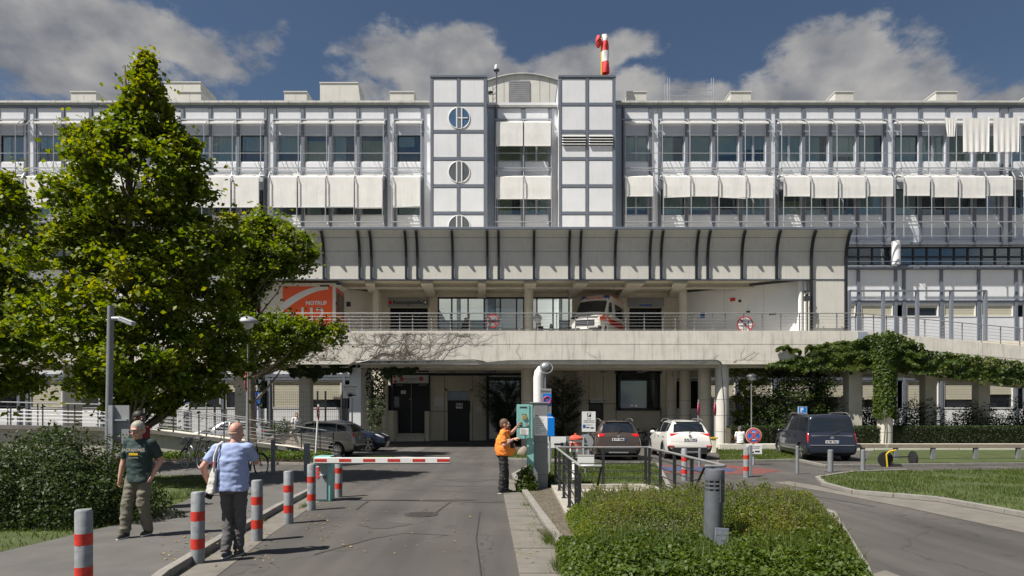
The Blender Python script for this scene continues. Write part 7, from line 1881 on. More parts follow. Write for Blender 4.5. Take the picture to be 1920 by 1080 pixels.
for i, (px_, w_, h_, lab) in enumerate(((535, 1.1, 1.5, 'low pale green shrub at the mesh fence, left of the no entry pole'), (620, 1.3, 1.5, 'low shrub at the mesh fence behind the champagne hatchback'), (430, 1.4, 1.3, 'low shrub at the mesh fence behind the street lamp post'), (320, 1.5, 1.2, 'low shrub behind the ramp railing left of the blue parking sign'))):
    shrub('shrub', lab, 'shrub', wx(px_, 36.2), 36.2, w_, .7, h_, 4200, .09, 'leaf_cover', 60+i, 6)
hg = thing('hedge', (wx(1600, 35.6), 35.6, 0), 'clipped dark green hedge behind the low seat wall', 'hedge')
P = bushpts(wx(1366, 35.6), wx(1975, 35.6), 35.2, 36.2, lambda x, y: 1.25+.03*fb(x, y, 3), 26000, 12, 0.0, .3)
g = np.random.default_rng(2); nf = 22000; xf_ = g.uniform(wx(1366, 35.6), wx(1975, 35.6), nf); Pf = np.stack([xf_, 35.2+.10*g.random(nf), g.random(nf)*1.25], 1)
leaves('foliage', np.concatenate([P, Pf]), 'leaf_hedge', .06, parent=hg)
b = MB(); b.box(wx(1366, 35.6), wx(1975, 35.6), 35.32, 36.1, 0, 1.12); b.build('twig_core', 'bark', hg)
# ground cover left of the ramp and round the pillar
P = bushpts(wx(470, 26.5)-.2, -7.2, 25.0, 26.9, lambda x, y: .30+.10*fb(x, y, 4), 16000, 5); 
def keep_in(P, poly):
    x, y = P[:, 0], P[:, 1]; ins = np.zeros(len(P), bool); n = len(poly); j = n-1
    for i in range(n):
        xi, yi = poly[i][0], poly[i][1]; xj, yj = poly[j][0], poly[j][1]
        c = ((yi > y) != (yj > y)) & (x < (xj-xi)*(y-yi)/(yj-yi+1e-12)+xi); ins ^= c; j = i
    return P[ins]
bed = g2([(240, 868), (470, 868), (612, 870), (622, 861), (480, 853), (240, 848)])
P = bushpts(-16, -7.0, 24.5, 30, lambda x, y: .32+.12*fb(x, y, 3), 34000, 5); P = keep_in(P, bed)
tag(leaves('ground_cover', P, 'leaf_cover', .085), 'low green ground cover in front of the ramp wall', 'ground cover', kind='stuff')
shrub('small_shrub', 'small round leafy shrub at the foot of the turquoise post', 'bush', wx(987, 16.0), 15.9, .26, .24, .60, 2100, .055, 'leaf_cover', 71, 5)
shrub('small_shrub', 'small leafy shrub in the grass just right of the grey pillar', 'bush', wx(1035, 16.9), 17.0, .26, .3, .34, 1300, .05, 'leaf_cover', 72, 5)
# foreground bushes over and around the stairwell
def spir(x, y):
    # higher band in the back, open over the stair shaft's far part
    e = min((x-.92)/.35, (4.05+(y-7.7)*.40+.2*fb(y, 1, 2)-x)/.45, (y-8.3-.8*fb(x, 5, 1.1))/.7, (11.6+.35*fb(x, 2, 1.5)-y)/.4)
    if e <= 0: return 0
    return min(1, e)**.5*(.54+.14*fb(x, y, 1.1)+.09*fb(x, y, 4, 3))*(.62+.38*min(1, abs(math.hypot(x-2.66, y-8.5))/.9))+.06
sp = thing('flowering_bush', (2.7, 10, 0), 'broad low spirea bush with yellowish brown tips around the bollard light', 'bush')
P = bushpts(.9, 5.1, 8.2, 12.0, spir, 118000, 77, .05, .7)
leaves('foliage', P, 'leaf_spirea', .032, parent=sp, aspect=.55)
g = np.random.default_rng(9); tips = bushpts(1.1, 4.5, 8.6, 11.8, lambda x, y: spir(x, y), 1500, 78, .1, .02); b = MB(); TP = []
for q in tips:
    d = g.normal(size=3)*.05; h = .06+.10*g.random(); e = (q[0]+d[0], q[1]+d[1], q[2]+h); b.bar((q[0], q[1], q[2]-.15), e, .004, .004)
    for k in range(9): f = g.random(); TP.append((q[0]+d[0]*f+g.normal()*.012, q[1]+d[1]*f+g.normal()*.012, q[2]+h*f))
leaves('shoot_tip', TP, 'leaf_spirea', .026, parent=sp); b.build('stem', 'bark', sp)
def cov(x, y):
    e = min((x-.55-.1*(y-7)*.2)/.3, (4.15+(y-7.7)*.38+.2*fb(y, 2, 2)-x)/.35, (9.0+.5*fb(x, 3, 1.2)-y)/.5, (y-6.3)/.3)
    if e <= 0: return 0
    k = .45+.55*min(1, math.hypot((x-2.66)/.55, max(0, abs(y-8.1)-.25)/.3))
    return (min(1, e)**.5*(.30+.16*fb(x, y, 1.6, 5)+.10*fb(x, y, 5)))*k+.04
P = bushpts(.5, 5.2, 6.2, 10.0, cov, 52000, 79, .04, .5)
tag(leaves('ground_cover', P, 'leaf_cover', .047, aspect=.8), 'glossy leaved ground cover in front of the spirea bush', 'ground cover', kind='stuff')
# young leafy plant behind the bollard light
g = np.random.default_rng(31); P = []
for k in range(520): x = g.uniform(.9, 4.6); y = g.uniform(7.2, 9.4); h = cov(x, y); P.append((x, y, h)) if h > .1 else None
tag(blades('grass_tuft', [q for q in P for _ in range(5)], 'leaf_grass', .20, .004, lean=.5), 'long grass blades poking through the ground cover', 'grass', kind='stuff')
t = thing('young_shrub', (wx(1420, 11.4), 11.4, 0), 'fresh green young shrub standing above the spirea right of the bollard light', 'shrub'); P = []; b = MB(); g = np.random.default_rng(14)
for i in range(9):
    tx, tz = g.uniform(1382, 1452), g.uniform(898, 940); tip = Vector((wx(tx, 11.4), 11.4+g.uniform(-.2, .2), wz(tz, 11.4))); b.path([(wx(1420, 11.4), 11.4, .0), tuple(Vector((wx(1420, 11.4), 11.4, .1)).lerp(tip, .6)+Vector((0, 0, .08))), tuple(tip)], [.012, .008, .003], 5)
    for k in range(34): f = g.uniform(.35, 1.05); q = Vector((wx(1420, 11.4), 11.4, .1)).lerp(tip, f); P.append((q.x+g.normal()*.06, q.y+g.normal()*.06, q.z+g.normal()*.04))
leaves('foliage', P, 'leaf_cover', .085, parent=t, aspect=.4, droop=.4); b.build('stem', 'bark', t)
# grass: lawns near enough to show blades, tufts at the kerb
def lawn_blades(poly, n, z, h, seed, lab, w=.006):
    g = np.random.default_rng(seed); xs = [p[0] for p in poly]; ys = [p[1] for p in poly]
    P = np.stack([g.uniform(min(xs), max(xs), n), g.uniform(min(ys), max(ys), n), np.full(n, z)], 1); P = keep_in(P, poly)
    dn = np.array([fb(a, b_, .8) for a, b_ in P[:, :2]]); P = P[g.random(len(P)) < .65+dn]
    tag(blades('grass', P, 'leaf_grass', h, w, lean=.45), lab, 'grass', kind='stuff')
lawn_blades(g2([(975, 891), (1004, 873), (1230, 873), (1247, 912.5), (1040, 912.5), (985, 915)]), 26000, .07, .09, 1, 'sunlit grass behind the stair railing', .008)
lawn_blades(g2([(944, 860), (952, 848), (1068, 846), (1082, 860), (1066, 864)]), 9000, .06, .10, 2, 'strip of grass around the boulder', .012)
lawn_blades(g2([(428, 903), (345, 947), (235, 989), (-150, 1080), (-300, 985), (-300, 896), (345, 896)]), 60000, .07, .07, 3, 'shaded lawn between the left path and the bicycles', .008)
lawn_blades(g2([(1345, 846), (1480, 846), (1500, 864), (1352, 866)]), 12000, .07, .10, 4, 'grass verge below the seated person', .014)
lawn_blades(g2([(1535, 899), (1600, 889), (1960, 882), (2060, 990), (1760, 937), (1600, 924), (1545, 910)]), 42000, .07, .08, 5, 'lawn inside the curved kerb on the right', .009)
lawn_blades(g2([(626, 868), (700, 861), (772, 862), (650, 872)]), 6000, .06, .12, 6, 'narrow grass verge around the helicopter board post', .012)
for i, (px_, py_, n_, h_, lab) in enumerate(((1030, 1018, 260, .17, 'grass tuft sprouting at the kerb, upper of the two big tufts'), (1049, 1068, 300, .17, 'grass tuft at the kerb nearest the bottom edge'), (987, 950, 120, .07, 'thin grass in the kerb joint near the feet of the man in orange'), (572, 950, 160, .08, 'weeds at the left kerb below the barrier cabinet'), (480, 985, 200, .08, 'weeds at the left kerb by the second bollard'))):
    q = G(px_, py_); g = np.random.default_rng(90+i); P = np.stack([q.x+g.normal(size=n_)*.05, q.y+g.normal(size=n_)*.16, np.full(n_, .0)], 1); tag(blades('grass_tuft', P, 'leaf_grass', h_, .004, lean=.45), lab, 'grass', 'grass tufts along the kerbs')
# weeds along the joints
g = np.random.default_rng(55); P = []
for line, dx in ((islL, -.09), (kerbline, .14)):
    for k in range(1400):
        i = int(g.integers(0, len(line)-1)); f = g.random(); x = line[i][0]+(line[i+1][0]-line[i][0])*f; y = line[i][1]+(line[i+1][1]-line[i][1])*f
        if fb(x*2, y*2, 1, 3) > .05: P.append((x+dx+g.normal()*.03, y, .0))
P2 = [(g.uniform(.25, .95), g.uniform(9, 16), .06) for k in range(900)]
tag(blades('weeds', P+P2, 'leaf_grass', .045, .004, lean=.7), 'sparse weeds growing in the kerb joints and cobbles', 'weeds', kind='stuff')
# dry leaves on the drive and path
g = np.random.default_rng(3); P = []
for (a, c, q, n) in ((1050, 1130, 1075, 40), (560, 640, 960, 60), (300, 520, 1010, 90), (960, 1010, 1000, 60), (640, 940, 980, 50)):
    for k in range(n): w = G(g.uniform(a, c), q+g.uniform(-50, 60)); P.append((w.x, w.y, .10 if (w.x < -2.9 and a < 560) else .016))
mat('dry_leaf', (.30, .21, .06), .8, var=.4, vs=5)
tag(leaves('fallen_leaves', P, 'dry_leaf', .05, nrm=np.tile(np.array((0, 0, 1.0)), (len(P), 1)), jit=.3), 'scattered dry yellow leaves on the drive and path', 'leaves', kind='stuff')
# ================================================================ PEOPLE
mat('skin', (.52, .30, .22), .55, var=.06, vs=9)
mat('skin_red', (.55, .29, .22), .5, var=.08, vs=9)
mat('skin_dark', (.16, .085, .055), .55, var=.06, vs=9)
mat('shirt_orange', (.86, .25, .035), .8, var=.08, vs=5)
mat('shirt_blue', (.21, .29, .55), .8, var=.06, vs=5)
mat('shirt_green', (.022, .045, .042), .85, var=.1, vs=5)
mat('shirt_red', (.20, .012, .018), .85, var=.1, vs=5)
mat('shirt_white', (.74, .74, .73), .85, var=.05, vs=5)
mat('cloth_black', (.020, .020, .022), .75, var=.2, vs=6)
mat('cloth_grey', (.095, .093, .095), .85, var=.15, vs=6)
mat('cloth_khaki', (.15, .14, .105), .85, var=.15, vs=6)
mat('cloth_navy', (.03, .035, .06), .85, var=.1)
mat('hair_brown', (.13, .075, .045), .7, var=.25, vs=30, bump=.5, bs=90)
mat('hair_grey', (.36, .34, .29), .7, var=.25, vs=30, bump=.5, bs=90)
mat('hair_black', (.02, .017, .015), .6, var=.2, vs=30)
mat('beard', (.20, .085, .04), .8, var=.3, vs=40, bump=.5, bs=90)
mat('eye_white', (.75, .74, .72), .3, var=0)
mat('shoe', (.04, .035, .03), .5, var=.15)
mat('shoe_sole', (.6, .6, .58), .6, var=.05)
mat('canvas_bag', (.62, .61, .57), .9, var=.06, vs=6)
def shirt_stripes():
    m = MAT['shirt_blue']; t = m.node_tree; b = t.nodes['Principled BSDF']; tcn = N('ShaderNodeTexCoord', t); w = N('ShaderNodeTexWave', t); w.inputs['Scale'].default_value = 28; w.bands_direction = 'X'
    w2 = N('ShaderNodeTexWave', t); w2.inputs['Scale'].default_value = 28; w2.bands_direction = 'Z'
    t.links.new(tcn.outputs['Object'], w.inputs[0]); t.links.new(tcn.outputs['Object'], w2.inputs[0])
    s_ = math_('MAXIMUM', math_('GREATER_THAN', w.outputs['Fac'], .8, tree=t), math_('GREATER_THAN', w2.outputs['Fac'], .86, tree=t), tree=t); mm = N('ShaderNodeMix', t, data_type='RGBA')
    t.links.new(s_, mm.inputs['Factor']); mm.inputs['A'].default_value = (.20, .28, .54, 1); mm.inputs['B'].default_value = (.42, .48, .68, 1); t.links.new(mm.outputs['Result'], b.inputs['Base Color'])
shirt_stripes()
V3 = Vector
def cap(b, p, q, r1, r2, n=14, flat=False):
    p, q = V3(p), V3(q); d = (q-p).normalized(); pts = []; rs = []
    if not flat:
        for a in (80, 55, 30): pts.append(p-d*r1*math.sin(R(a))); rs.append(r1*math.cos(R(a)))
    pts.append(p); rs.append(r1)
    for f in (.25, .5, .75): pts.append(p.lerp(q, f)); rs.append(r1+(r2-r1)*f)
    pts.append(q); rs.append(r2)
    if not flat:
        for a in (30, 55, 80): pts.append(q+d*r2*math.sin(R(a))); rs.append(r2*math.cos(R(a)))
    b.path(pts, rs, n)
mat('hair_thin', (.40, .255, .19), .7, var=.2, vs=30)
def loft(b, rings, n=28):
    vs = []
    for (c, rx, ry) in rings:
        for i in range(n): a = 2*math.pi*i/n; ca, sa = math.cos(a), math.sin(a); k = (abs(ca)**2.4+abs(sa)**2.4)**(-1/2.4); vs.append((c[0]+rx*ca*k, c[1]+ry*sa*k, c[2]))
    L = len(rings); b.add(vs, [tuple(range(n-1, -1, -1)), tuple(range((L-1)*n, L*n))]+[(j*n+i, j*n+(i+1) % n, (j+1)*n+(i+1) % n, (j+1)*n+i) for j in range(L-1) for i in range(n)])
def fuse(b, name, m, parent, vox=.012, wr=0.0, wf=9.0, sm=2):
    """union of overlapping solids as ONE continuous skin"""
    o = b.build(name, m, parent); md = o.modifiers.new('r', 'REMESH'); md.mode = 'VOXEL'; md.voxel_size = vox
    sm_ = o.modifiers.new('s', 'SMOOTH'); sm_.iterations = sm; sm_.factor = .6
    pa = o.parent; o.parent = None; me = bake(o); o.parent = pa; o.modifiers.clear(); o.data = me; me.name = name
    if wr:
        n = len(me.vertices); co = np.empty(n*3); me.vertices.foreach_get('co', co); co = co.reshape(-1, 3); nn = np.empty(n*3); me.vertex_normals.foreach_get('vector', nn); nn = nn.reshape(-1, 3)
        k = np.array([noise.noise(V3((x*wf, y*wf, z*wf*1.9)))+.6*noise.noise(V3((x*wf*2, y*wf*2, z*wf*3.5+5))) for x, y, z in co.tolist()]); me.vertices.foreach_set('co', (co+nn*(wr*k)[:, None]).reshape(-1))
    me.polygons.foreach_set('use_smooth', [True]*len(me.polygons)); me.update(); return o
def hand(b, w, d, nrm, side, curl=.5, s=1.0):
    w, d, nrm = V3(w), V3(d).normalized(), V3(nrm).normalized(); u = d.cross(nrm).normalized()*side; nrm = u.cross(d)*side
    for k in (-1.2, -.4, .4, 1.2): cap(b, w+u*k*.010*s+d*.01, w+d*.085*s+u*k*.019*s, .016*s, .013*s, 8)
    for k, L in ((-1.5, .066), (-.5, .076), (.5, .080), (1.5, .070)):
        p = w+d*.088*s+u*k*.0195*s; a = 0; q = p
        for j, f in enumerate((.45, .32, .25)):
            a += curl*(.55+.35*j); dd = d*math.cos(a)+nrm*math.sin(a); e = q+dd*L*f*s; cap(b, q, e, (.0098-.0009*j)*s, (.0090-.0009*j)*s, 8); q = e
    p = w+d*.03*s+u*.030*s; e = p+(u*.7+d*.7+nrm*.2)*.038*s; cap(b, p, e, .0125*s, .0105*s, 8); cap(b, e, e+(d*.85+u*.15+nrm*.4)*.032*s, .0105*s, .0085*s, 8)
def person(label, loc, rz_, P, sc=1.0, shirt='shirt_white', trouser='cloth_grey', skin='skin', hair='hair_brown', hairstyle='short', belly=0.0, vox=.007, sleeve=.55, beard=False, glasses=False, group=None, baggy=0.0, extra=None, shoe='shoe', untuck=.10):
    o = thing('person', (0, 0, 0), label, 'person', group); J = dict(
        hipL=(.09, 0, .93), hipR=(-.09, 0, .93), kneeL=(.10, -.02, .50), kneeR=(-.10, -.02, .50), ankL=(.10, .02, .09), ankR=(-.10, .02, .09),
        shL=(.185, 0, 1.44), shR=(-.185, 0, 1.44), elL=(.24, .03, 1.15), elR=(-.24, .03, 1.15), wrL=(.25, -.06, .90), wrR=(-.25, -.06, .90),
        hdL=(0, -.1, -1), hdR=(0, -.1, -1), hnL=(-1, 0, 0), hnR=(1, 0, 0), curL=.45, curR=.45, neck=(0, .0, 1.49), head=(0, -.03, 1.632), look=0.0, nod=0.0, waist=(0, 0, 1.05), toeL=0.0, toeR=0.0, pel=(0, 0, .95)); J.update(P)
    J['head'] = (J['head'][0], J['head'][1]-.005, J['head'][2]-(.022 if 'head' in P else 0)); g = lambda k: V3(J[k]); pel, wa, nk, hd = g('pel'), g('waist'), g('neck'), g('head'); chest = nk+V3((0, 0, -.20)); mid = (g('shL')+g('shR'))/2
    b = MB()
    loft(b, [(pel-V3((0, 0, .07)), .13, .09), (pel, .15, .10), (wa, .125, .09+belly*.4), (wa.lerp(chest, .5)+V3((0, -belly*.3, 0)), .135, .095+belly*.4), (chest, .15, .10), (mid+V3((0, 0, .0)), .13, .07), (nk, .06, .06)])
    cap(b, nk-V3((0, 0, .04)), hd-V3((0, -.01, .07)), .060, .056)
    Rh = Matrix.Rotation(R(J['look']), 4, 'Z') @ Matrix.Rotation(R(J['nod']), 4, 'X') @ Matrix.Scale(1.09, 4)
    def H_(x, y, z): return hd+(Rh @ V3((x, y, z)))
    def hs_(c, r, s_): 
        q = MB(); q.sphere((0, 0, 0), r, 18, sc=s_); b.add([tuple(hd+(Rh @ (V3(c)+V3(v)))) for v in q.v], q.f)
    hs_((0, .012, .028), .098, (.80, 1.0, .98)); hs_((0, -.022, -.035), .078, (.80, .92, 1.02)); hs_((0, -.055, -.085), .038, (.95, .8, .7))
    b2 = MB()
    cap(b, H_(0, -.088, .018), H_(0, -.112, -.020), .010, .015, 8); hs_((0, -.098, -.027), .014, (1.25, .8, .7)); hs_((0, -.083, -.055), .017, (1.4, .7, .42)); hs_((0, -.085, .040), .040, (1.35, .35, .22))
    for sx in (1, -1): hs_((sx*.082, .012, -.005), .026, (.35, .75, 1.15)); hs_((sx*.045, -.065, -.03), .022, (1, .8, .9))
    for s_ in 'LR':
        sg = 1 if s_ == 'L' else -1; sh, el, wr_ = g('sh'+s_), g('el'+s_), g('wr'+s_); cap(b, sh, el, .052, .041); cap(b, el, el.lerp(wr_, .35), .041, .043); cap(b, el.lerp(wr_, .3), wr_, .043, .027)
        hand(b, wr_, g('hd'+s_), g('hn'+s_), sg, J['cur'+s_])
        hp, kn, an = g('hip'+s_), g('knee'+s_), g('ank'+s_); cap(b, hp, kn, .082, .052); cap(b, kn, kn.lerp(an, .3), .053, .055); cap(b, kn.lerp(an, .3), an, .055, .035)
        cap(b, an+V3((0, .03, -.045)), an+V3((0, -.10, -.055)), .034, .030)
    fuse(b, 'body', skin, o, vox, sm=2)
    # shirt
    b = MB(); bl_ = belly; hem = pel.z+.045-untuck
    loft(b, [(V3((pel.x, pel.y-bl_*.25, hem)), .190+bl_*.2, .150+bl_*.35), (wa+V3((0, -bl_*.4, -.03)), .172+bl_*.55, .135+bl_*.85), (wa.lerp(chest, .45)+V3((0, -bl_*.35, 0)), .176+bl_*.45, .136+bl_*.75), (chest, .186+bl_*.2, .137+bl_*.3), (mid+V3((0, 0, -.03)), .180, .112), (mid+V3((0, 0, .035)), .125, .088), (nk+V3((0, 0, .012)), .074, .074)])
    for s_ in 'LR': cap(b, nk-V3((0, 0, .015)), mid.lerp(g('sh'+s_), .88)+V3((0, 0, -.012)), .052, .062)
    for s_ in 'LR':
        sh, el, wr_ = g('sh'+s_), g('el'+s_), g('wr'+s_); e = sh.lerp(el, min(1, sleeve*1.35)); cap(b, sh.lerp(mid, .35), sh, .068, .070); cap(b, sh, e, .070, .066+baggy*.2, flat=True) if sleeve < .9 else (cap(b, sh, el, .068, .056), cap(b, el, el.lerp(wr_, .9), .056, .042, flat=True))
    fuse(b, 'shirt', shirt, o, .011, .012, 7, 2)
    # trousers
    b = MB(); loft(b, [(pel-V3((0, 0, .10)), .16, .118), (pel-V3((0, 0, .02)), .176+bl_*.2, .13+bl_*.3), (pel+V3((0, 0, .045)), .155+bl_*.2, .112+bl_*.3)])
    for s_ in 'LR':
        hp, kn, an = g('hip'+s_), g('knee'+s_), g('ank'+s_); cap(b, hp, kn, .098+baggy*.3, .074+baggy*.5); cap(b, kn, an+V3((0, 0, -.015)), .074+baggy*.5, .066+baggy*.3, flat=True)
    fuse(b, 'trousers', trouser, o, .011, .013, 9, 2)
    for s_ in 'LR':
        an = g('ank'+s_); tz = R(J['toe'+s_]); M_ = Matrix.Rotation(tz, 4, 'X'); b = MB()
        f = lambda v: tuple(an+(M_ @ V3(v)))
        cap(b, f((0, .055, -.045)), f((0, .0, -.038)), .040, .044); cap(b, f((0, .0, -.042)), f((0, -.12, -.056)), .044, .036); cap(b, f((0, -.10, -.058)), f((0, -.155, -.06)), .036, .028)
        b.v = [(x, y, max(z, an.z-.083) if abs(J['toe'+s_]) < 1 else z) for x, y, z in b.v]
        sh_ = fuse(b, 'shoe', shoe, o, .009, sm=1)
        b = MB(); loft(b, [(V3(f((0, -.05, -.089))), .044, .135), (V3(f((0, -.05, -.070))), .043, .132)], 20); b.build('sole', 'shoe_sole', sh_, smooth=True)
    # hair
    if hairstyle != 'bald':
        b = MB()
        def hb(c, r, s_): q = MB(); q.sphere((0, 0, 0), r, 22, sc=s_); b.add([tuple(hd+(Rh @ (V3(c)+V3(v)))) for v in q.v], q.f)
        hb((0, .022, .048), .101, (.84, .98, .92)); hb((0, .06, .0), .078, (.95, .75, 1.0))
        if hairstyle == 'long': hb((0, .065, -.08), .085, (.95, .6, 1.4))
        if hairstyle == 'cap': 
            q = MB(); q.box(-.07, .07, -.17, -.05, .055, .068); b.add([tuple(hd+(Rh @ V3(v))) for v in q.v], q.f)
        fuse(b, 'hair' if hairstyle != 'cap' else 'cap', hair, o, .008, .004 if hairstyle != 'cap' else 0, 60, 1)
    else:
        b = MB()
        q = MB(); q.sphere((0, 0, 0), .075, 16, sc=(.93, .62, .42)); b.add([tuple(hd+(Rh @ (V3((0, .058, -.015))+V3(v)))) for v in q.v], q.f)
        b.build('hair', 'hair_thin', o, smooth='all')
    if beard:
        b = MB()
        for c, r, s_ in (((0, -.070, -.085), .055, (.95, .75, .95)), ((.05, -.045, -.055), .035, (.7, 1, 1.1)), ((-.05, -.045, -.055), .035, (.7, 1, 1.1))): q = MB(); q.sphere((0, 0, 0), r, 14, sc=s_); b.add([tuple(hd+(Rh @ (V3(c)+V3(v)))) for v in q.v], q.f)
        fuse(b, 'beard', 'beard', o, .007, .004, 60, 1)
    for sx in (1, -1):
        b = MB(); c = H_(sx*.032, -.082, .012); b.sphere(c, .0125, 10); e = b.build('eye', 'eye_white', o, smooth='all'); b = MB(); c = H_(sx*.032, -.0925, .012); b.sphere(c, .0058, 8); b.build('iris', 'ink', e)
    if glasses:
        b = MB()
        for sx in (1, -1):
            b.path([H_(sx*.033+.024*math.cos(a), -.104, .010+.018*math.sin(a)) for a in np.linspace(0, 6.28, 13)[:-1]], .003, 5, closed=True); b.path([H_(sx*.057, -.100, .014), H_(sx*.084, -.02, .014), H_(sx*.086, .03, .004)], .003, 4)
        b.path([H_(-.01, -.106, .014), H_(.01, -.106, .014)], .003, 4); b.build('glasses', 'ink', o)
    if extra: extra(o, J)
    o.location = loc; o.rotation_euler = (0, 0, R(rz_)); o.scale = (sc, sc, sc); return o
# man in orange at the ticket machine (faces +X)
def folder(o, J):
    b = MB(); b.bar((-.20, -.02, 1.12), (-.20, -.27, 1.18), .035, .16, up=(0, 0, 1)); b.build('folder', 'cloth_black', o, bevel=.01)
    b = MB(); b.box(-.262, -.246, -.17, -.06, 1.27, 1.30); b.build('papers', 'sign_white', o)
    b = MB()
    for z in (.42, .36, .50): b.bar((-.178, -.05, z), (-.178, .05, z+.03), .008, .02)
    b.build('reflective_patch', 'sign_back', o)
person('bearded man in an orange shirt and black trousers reaching to the ticket machine', (wx(943, 15.75), 15.75, 0), 90, dict(
    elR=(-.27, -.03, 1.16), wrR=(-.20, -.25, 1.30), hdR=(.12, -1, .25), hnR=(.6, 0, -.8), curR=.5, shR=(-.20, .0, 1.43), shL=(.20, -.03, 1.44), elL=(.22, -.20, 1.42), wrL=(.16, -.33, 1.58), hdL=(-.1, -.5, .85), hnL=(-.2, -1, 0), curL=.35,
    kneeL=(.12, -.05, .50), ankL=(.13, -.06, .09), kneeR=(-.10, -.02, .50), ankR=(-.10, .04, .09), look=-4, nod=-6, head=(0, -.05, 1.66), neck=(0, -.01, 1.50)), 1.0, 'shirt_orange', 'cloth_black', 'skin_red', 'hair_brown', belly=.14, beard=True, glasses=True, baggy=.05, extra=folder, untuck=.09)
# man in blue from behind (faces +Y)
def tote(o, J):
    b = MB(); c = V3((.215, .02, 1.02)); loft(b, [((.235, .03, .865), .05, .15), ((.24, .03, .93), .06, .17), ((.225, .02, 1.10), .045, .17), ((.215, .02, 1.16), .02, .17)], 20)
    b = MB(); b.add([(.20, .17, .84), (.31, .15, .86), (.20, -.17, .84), (.31, -.15, .86), (.16, .15, 1.18), (.235, .13, 1.18), (.16, -.15, 1.18), (.235, -.13, 1.18)], [(0,1,3,2), (4,6,7,5), (0,4,5,1), (2,3,7,6), (0,2,6,4), (1,5,7,3)])
    t_ = fuse(b, 'tote_bag', 'canvas_bag', o, .012, .008, 9, 3)
    b = MB(); b.path([(.20, .14, 1.16), (.19, .13, 1.35), (.155, .085, 1.49), (.14, .0, 1.525), (.17, -.10, 1.47), (.20, -.14, 1.17)], .016, 6); b.build('strap', 'canvas_bag', t_, smooth=True)
    b = MB(); b.box(.19, .215, .128, .15, 1.20, 1.27); b.build('red_print', 'sign_red', t_)
    b = MB(); b.bar((.27, .02, .80), (.33, .10, .86), .07, .09); b.build('cap_in_hand', 'cloth_black', o, bevel=.015)
person('bald man in a blue checked shirt walking away with a white tote bag', (wx(437, 8.75), 8.75, 0), 183, dict(
    shL=(.20, 0, 1.45), shR=(-.20, 0, 1.45), elL=(.36, .09, 1.20), wrL=(.33, -.04, .97), hdL=(-.05, -.25, -1), hnL=(-1, 0, 0), curL=.8, elR=(-.25, -.17, 1.25), wrR=(.03, -.18, 1.46), hdR=(.85, .35, .25), hnR=(0, 1, -.2), curR=.5,
    hipL=(.09, 0, .93), kneeL=(.085, -.06, .52), ankL=(.06, .10, .10), kneeR=(-.08, -.06, .50), ankR=(-.045, -.06, .09), head=(-.03, -.04, 1.675), look=-12, nod=4, pel=(0, .01, .95)), 1.0, 'shirt_blue', 'cloth_grey', 'skin_red', 'hair_grey', 'bald', belly=.03, extra=tote, untuck=.12, shoe='cloth_grey')
# man in the dark t-shirt coming towards us
def print_(o, J):
    text('JACK&JONES', .062, (0, -.151, 1.33), 'hair_grey', o, 'shirt_print', bold=.002); text('ORIGINALS', .03, (0, -.155, 1.215), 'hair_grey', o, 'shirt_print')
    b = MB(); b.box(-.07, .07, -.156, -.150, 1.25, 1.285); b.build('shirt_print', 'yellow', o)
person('grey haired man with glasses in a dark printed shirt walking towards us', (wx(262, 9.7), 9.7, .09), -4, dict(
    elR=(-.27, .02, 1.16), wrR=(-.30, -.03, .90), hdR=(-.05, -.05, -1), hnR=(1, 0, 0), elL=(.29, .08, 1.17), wrL=(.22, -.01, .96), hdL=(-.25, -.3, -.9), curL=.3,
    kneeR=(-.13, -.10, .51), ankR=(-.14, -.14, .09), kneeL=(.08, -.05, .51), ankL=(.07, .10, .10), head=(0, -.05, 1.64), nod=12, neck=(0, -.01, 1.48)), .965, 'shirt_green', 'cloth_khaki', 'skin', 'hair_grey', glasses=True, extra=print_, baggy=.03, untuck=.16, sleeve=.62)
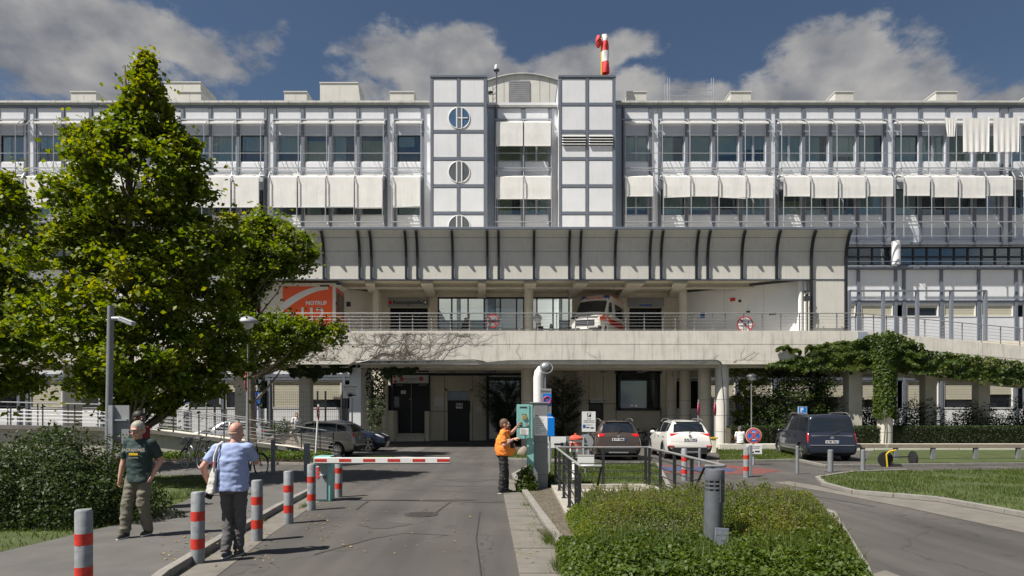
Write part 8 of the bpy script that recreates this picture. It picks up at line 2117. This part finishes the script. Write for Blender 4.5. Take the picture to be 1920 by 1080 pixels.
person('man in a dark red shirt behind the grey haired man', (wx(258, 12.6), 12.6, .07), 75, dict(nod=8), 1.06, 'shirt_red', 'cloth_navy', 'skin_dark', 'hair_black', vox=.009)
def sit(**k):
    d = dict(hipL=(.09, 0, .50), hipR=(-.09, 0, .50), pel=(0, .02, .52), waist=(0, .03, .64), neck=(0, -.03, 1.07), head=(0, -.07, 1.235), shL=(.185, -.02, 1.02), shR=(-.185, -.02, 1.02), kneeL=(.13, -.42, .52), kneeR=(-.13, -.42, .52), ankL=(.13, -.42, .09), ankR=(-.13, -.42, .09), elL=(.23, -.08, .76), elR=(-.23, -.08, .76), wrL=(.14, -.28, .66), wrR=(-.14, -.28, .66), hdL=(-.2, -1, -.1), hdR=(.2, -1, -.1), hnL=(0, 0, -1), hnR=(0, 0, -1)); d.update(k); return d
person('seated person in a white shirt and grey cap, back to us', (wx(1388, 33.75), 33.75, -.10), 178, sit(nod=10), 1.0, 'shirt_white', 'cloth_grey', 'skin', 'cloth_grey', 'cap', vox=.011, untuck=.06)
person('dark haired person in a pale top beyond the champagne hatchback', (wx(556, 34.5), 34.5, .25), 40, {}, .97, 'shirt_white', 'cloth_navy', 'skin', 'hair_brown', 'long', vox=.011)
person('person in black sitting behind the driveway railing, left of the round sign', (wx(874, 38.6), 38.6, ZF), -30, sit(), .95, 'cloth_black', 'cloth_black', 'skin_dark', 'hair_black', vox=.012, sleeve=1.0)
person('person in dark blue by the middle column on the raised driveway', (wx(1012, 38.3), 38.3, ZF-.55), 20, {}, .88, 'cloth_navy', 'cloth_black', 'skin', 'hair_black', vox=.012, sleeve=1.0)
for (px_, yy) in ((874, 38.75), ):
    o = thing('bench', (wx(px_, yy), yy, ZF), 'small bench under the person in black on the driveway', 'bench'); b = MB(); b.box(wx(px_, yy)-.5, wx(px_, yy)+.5, yy-.2, yy+.22, ZF+.37, ZF+.41); b.build('seat', 'wood_rail', o)
    for s_ in (-1, 1): b = MB(); b.box(wx(px_, yy)+s_*.42-.03, wx(px_, yy)+s_*.42+.03, yy-.15, yy+.15, ZF, ZF+.37); b.build('leg', 'steel_dark', o)

bpy.data.scenes.remove(TMP)
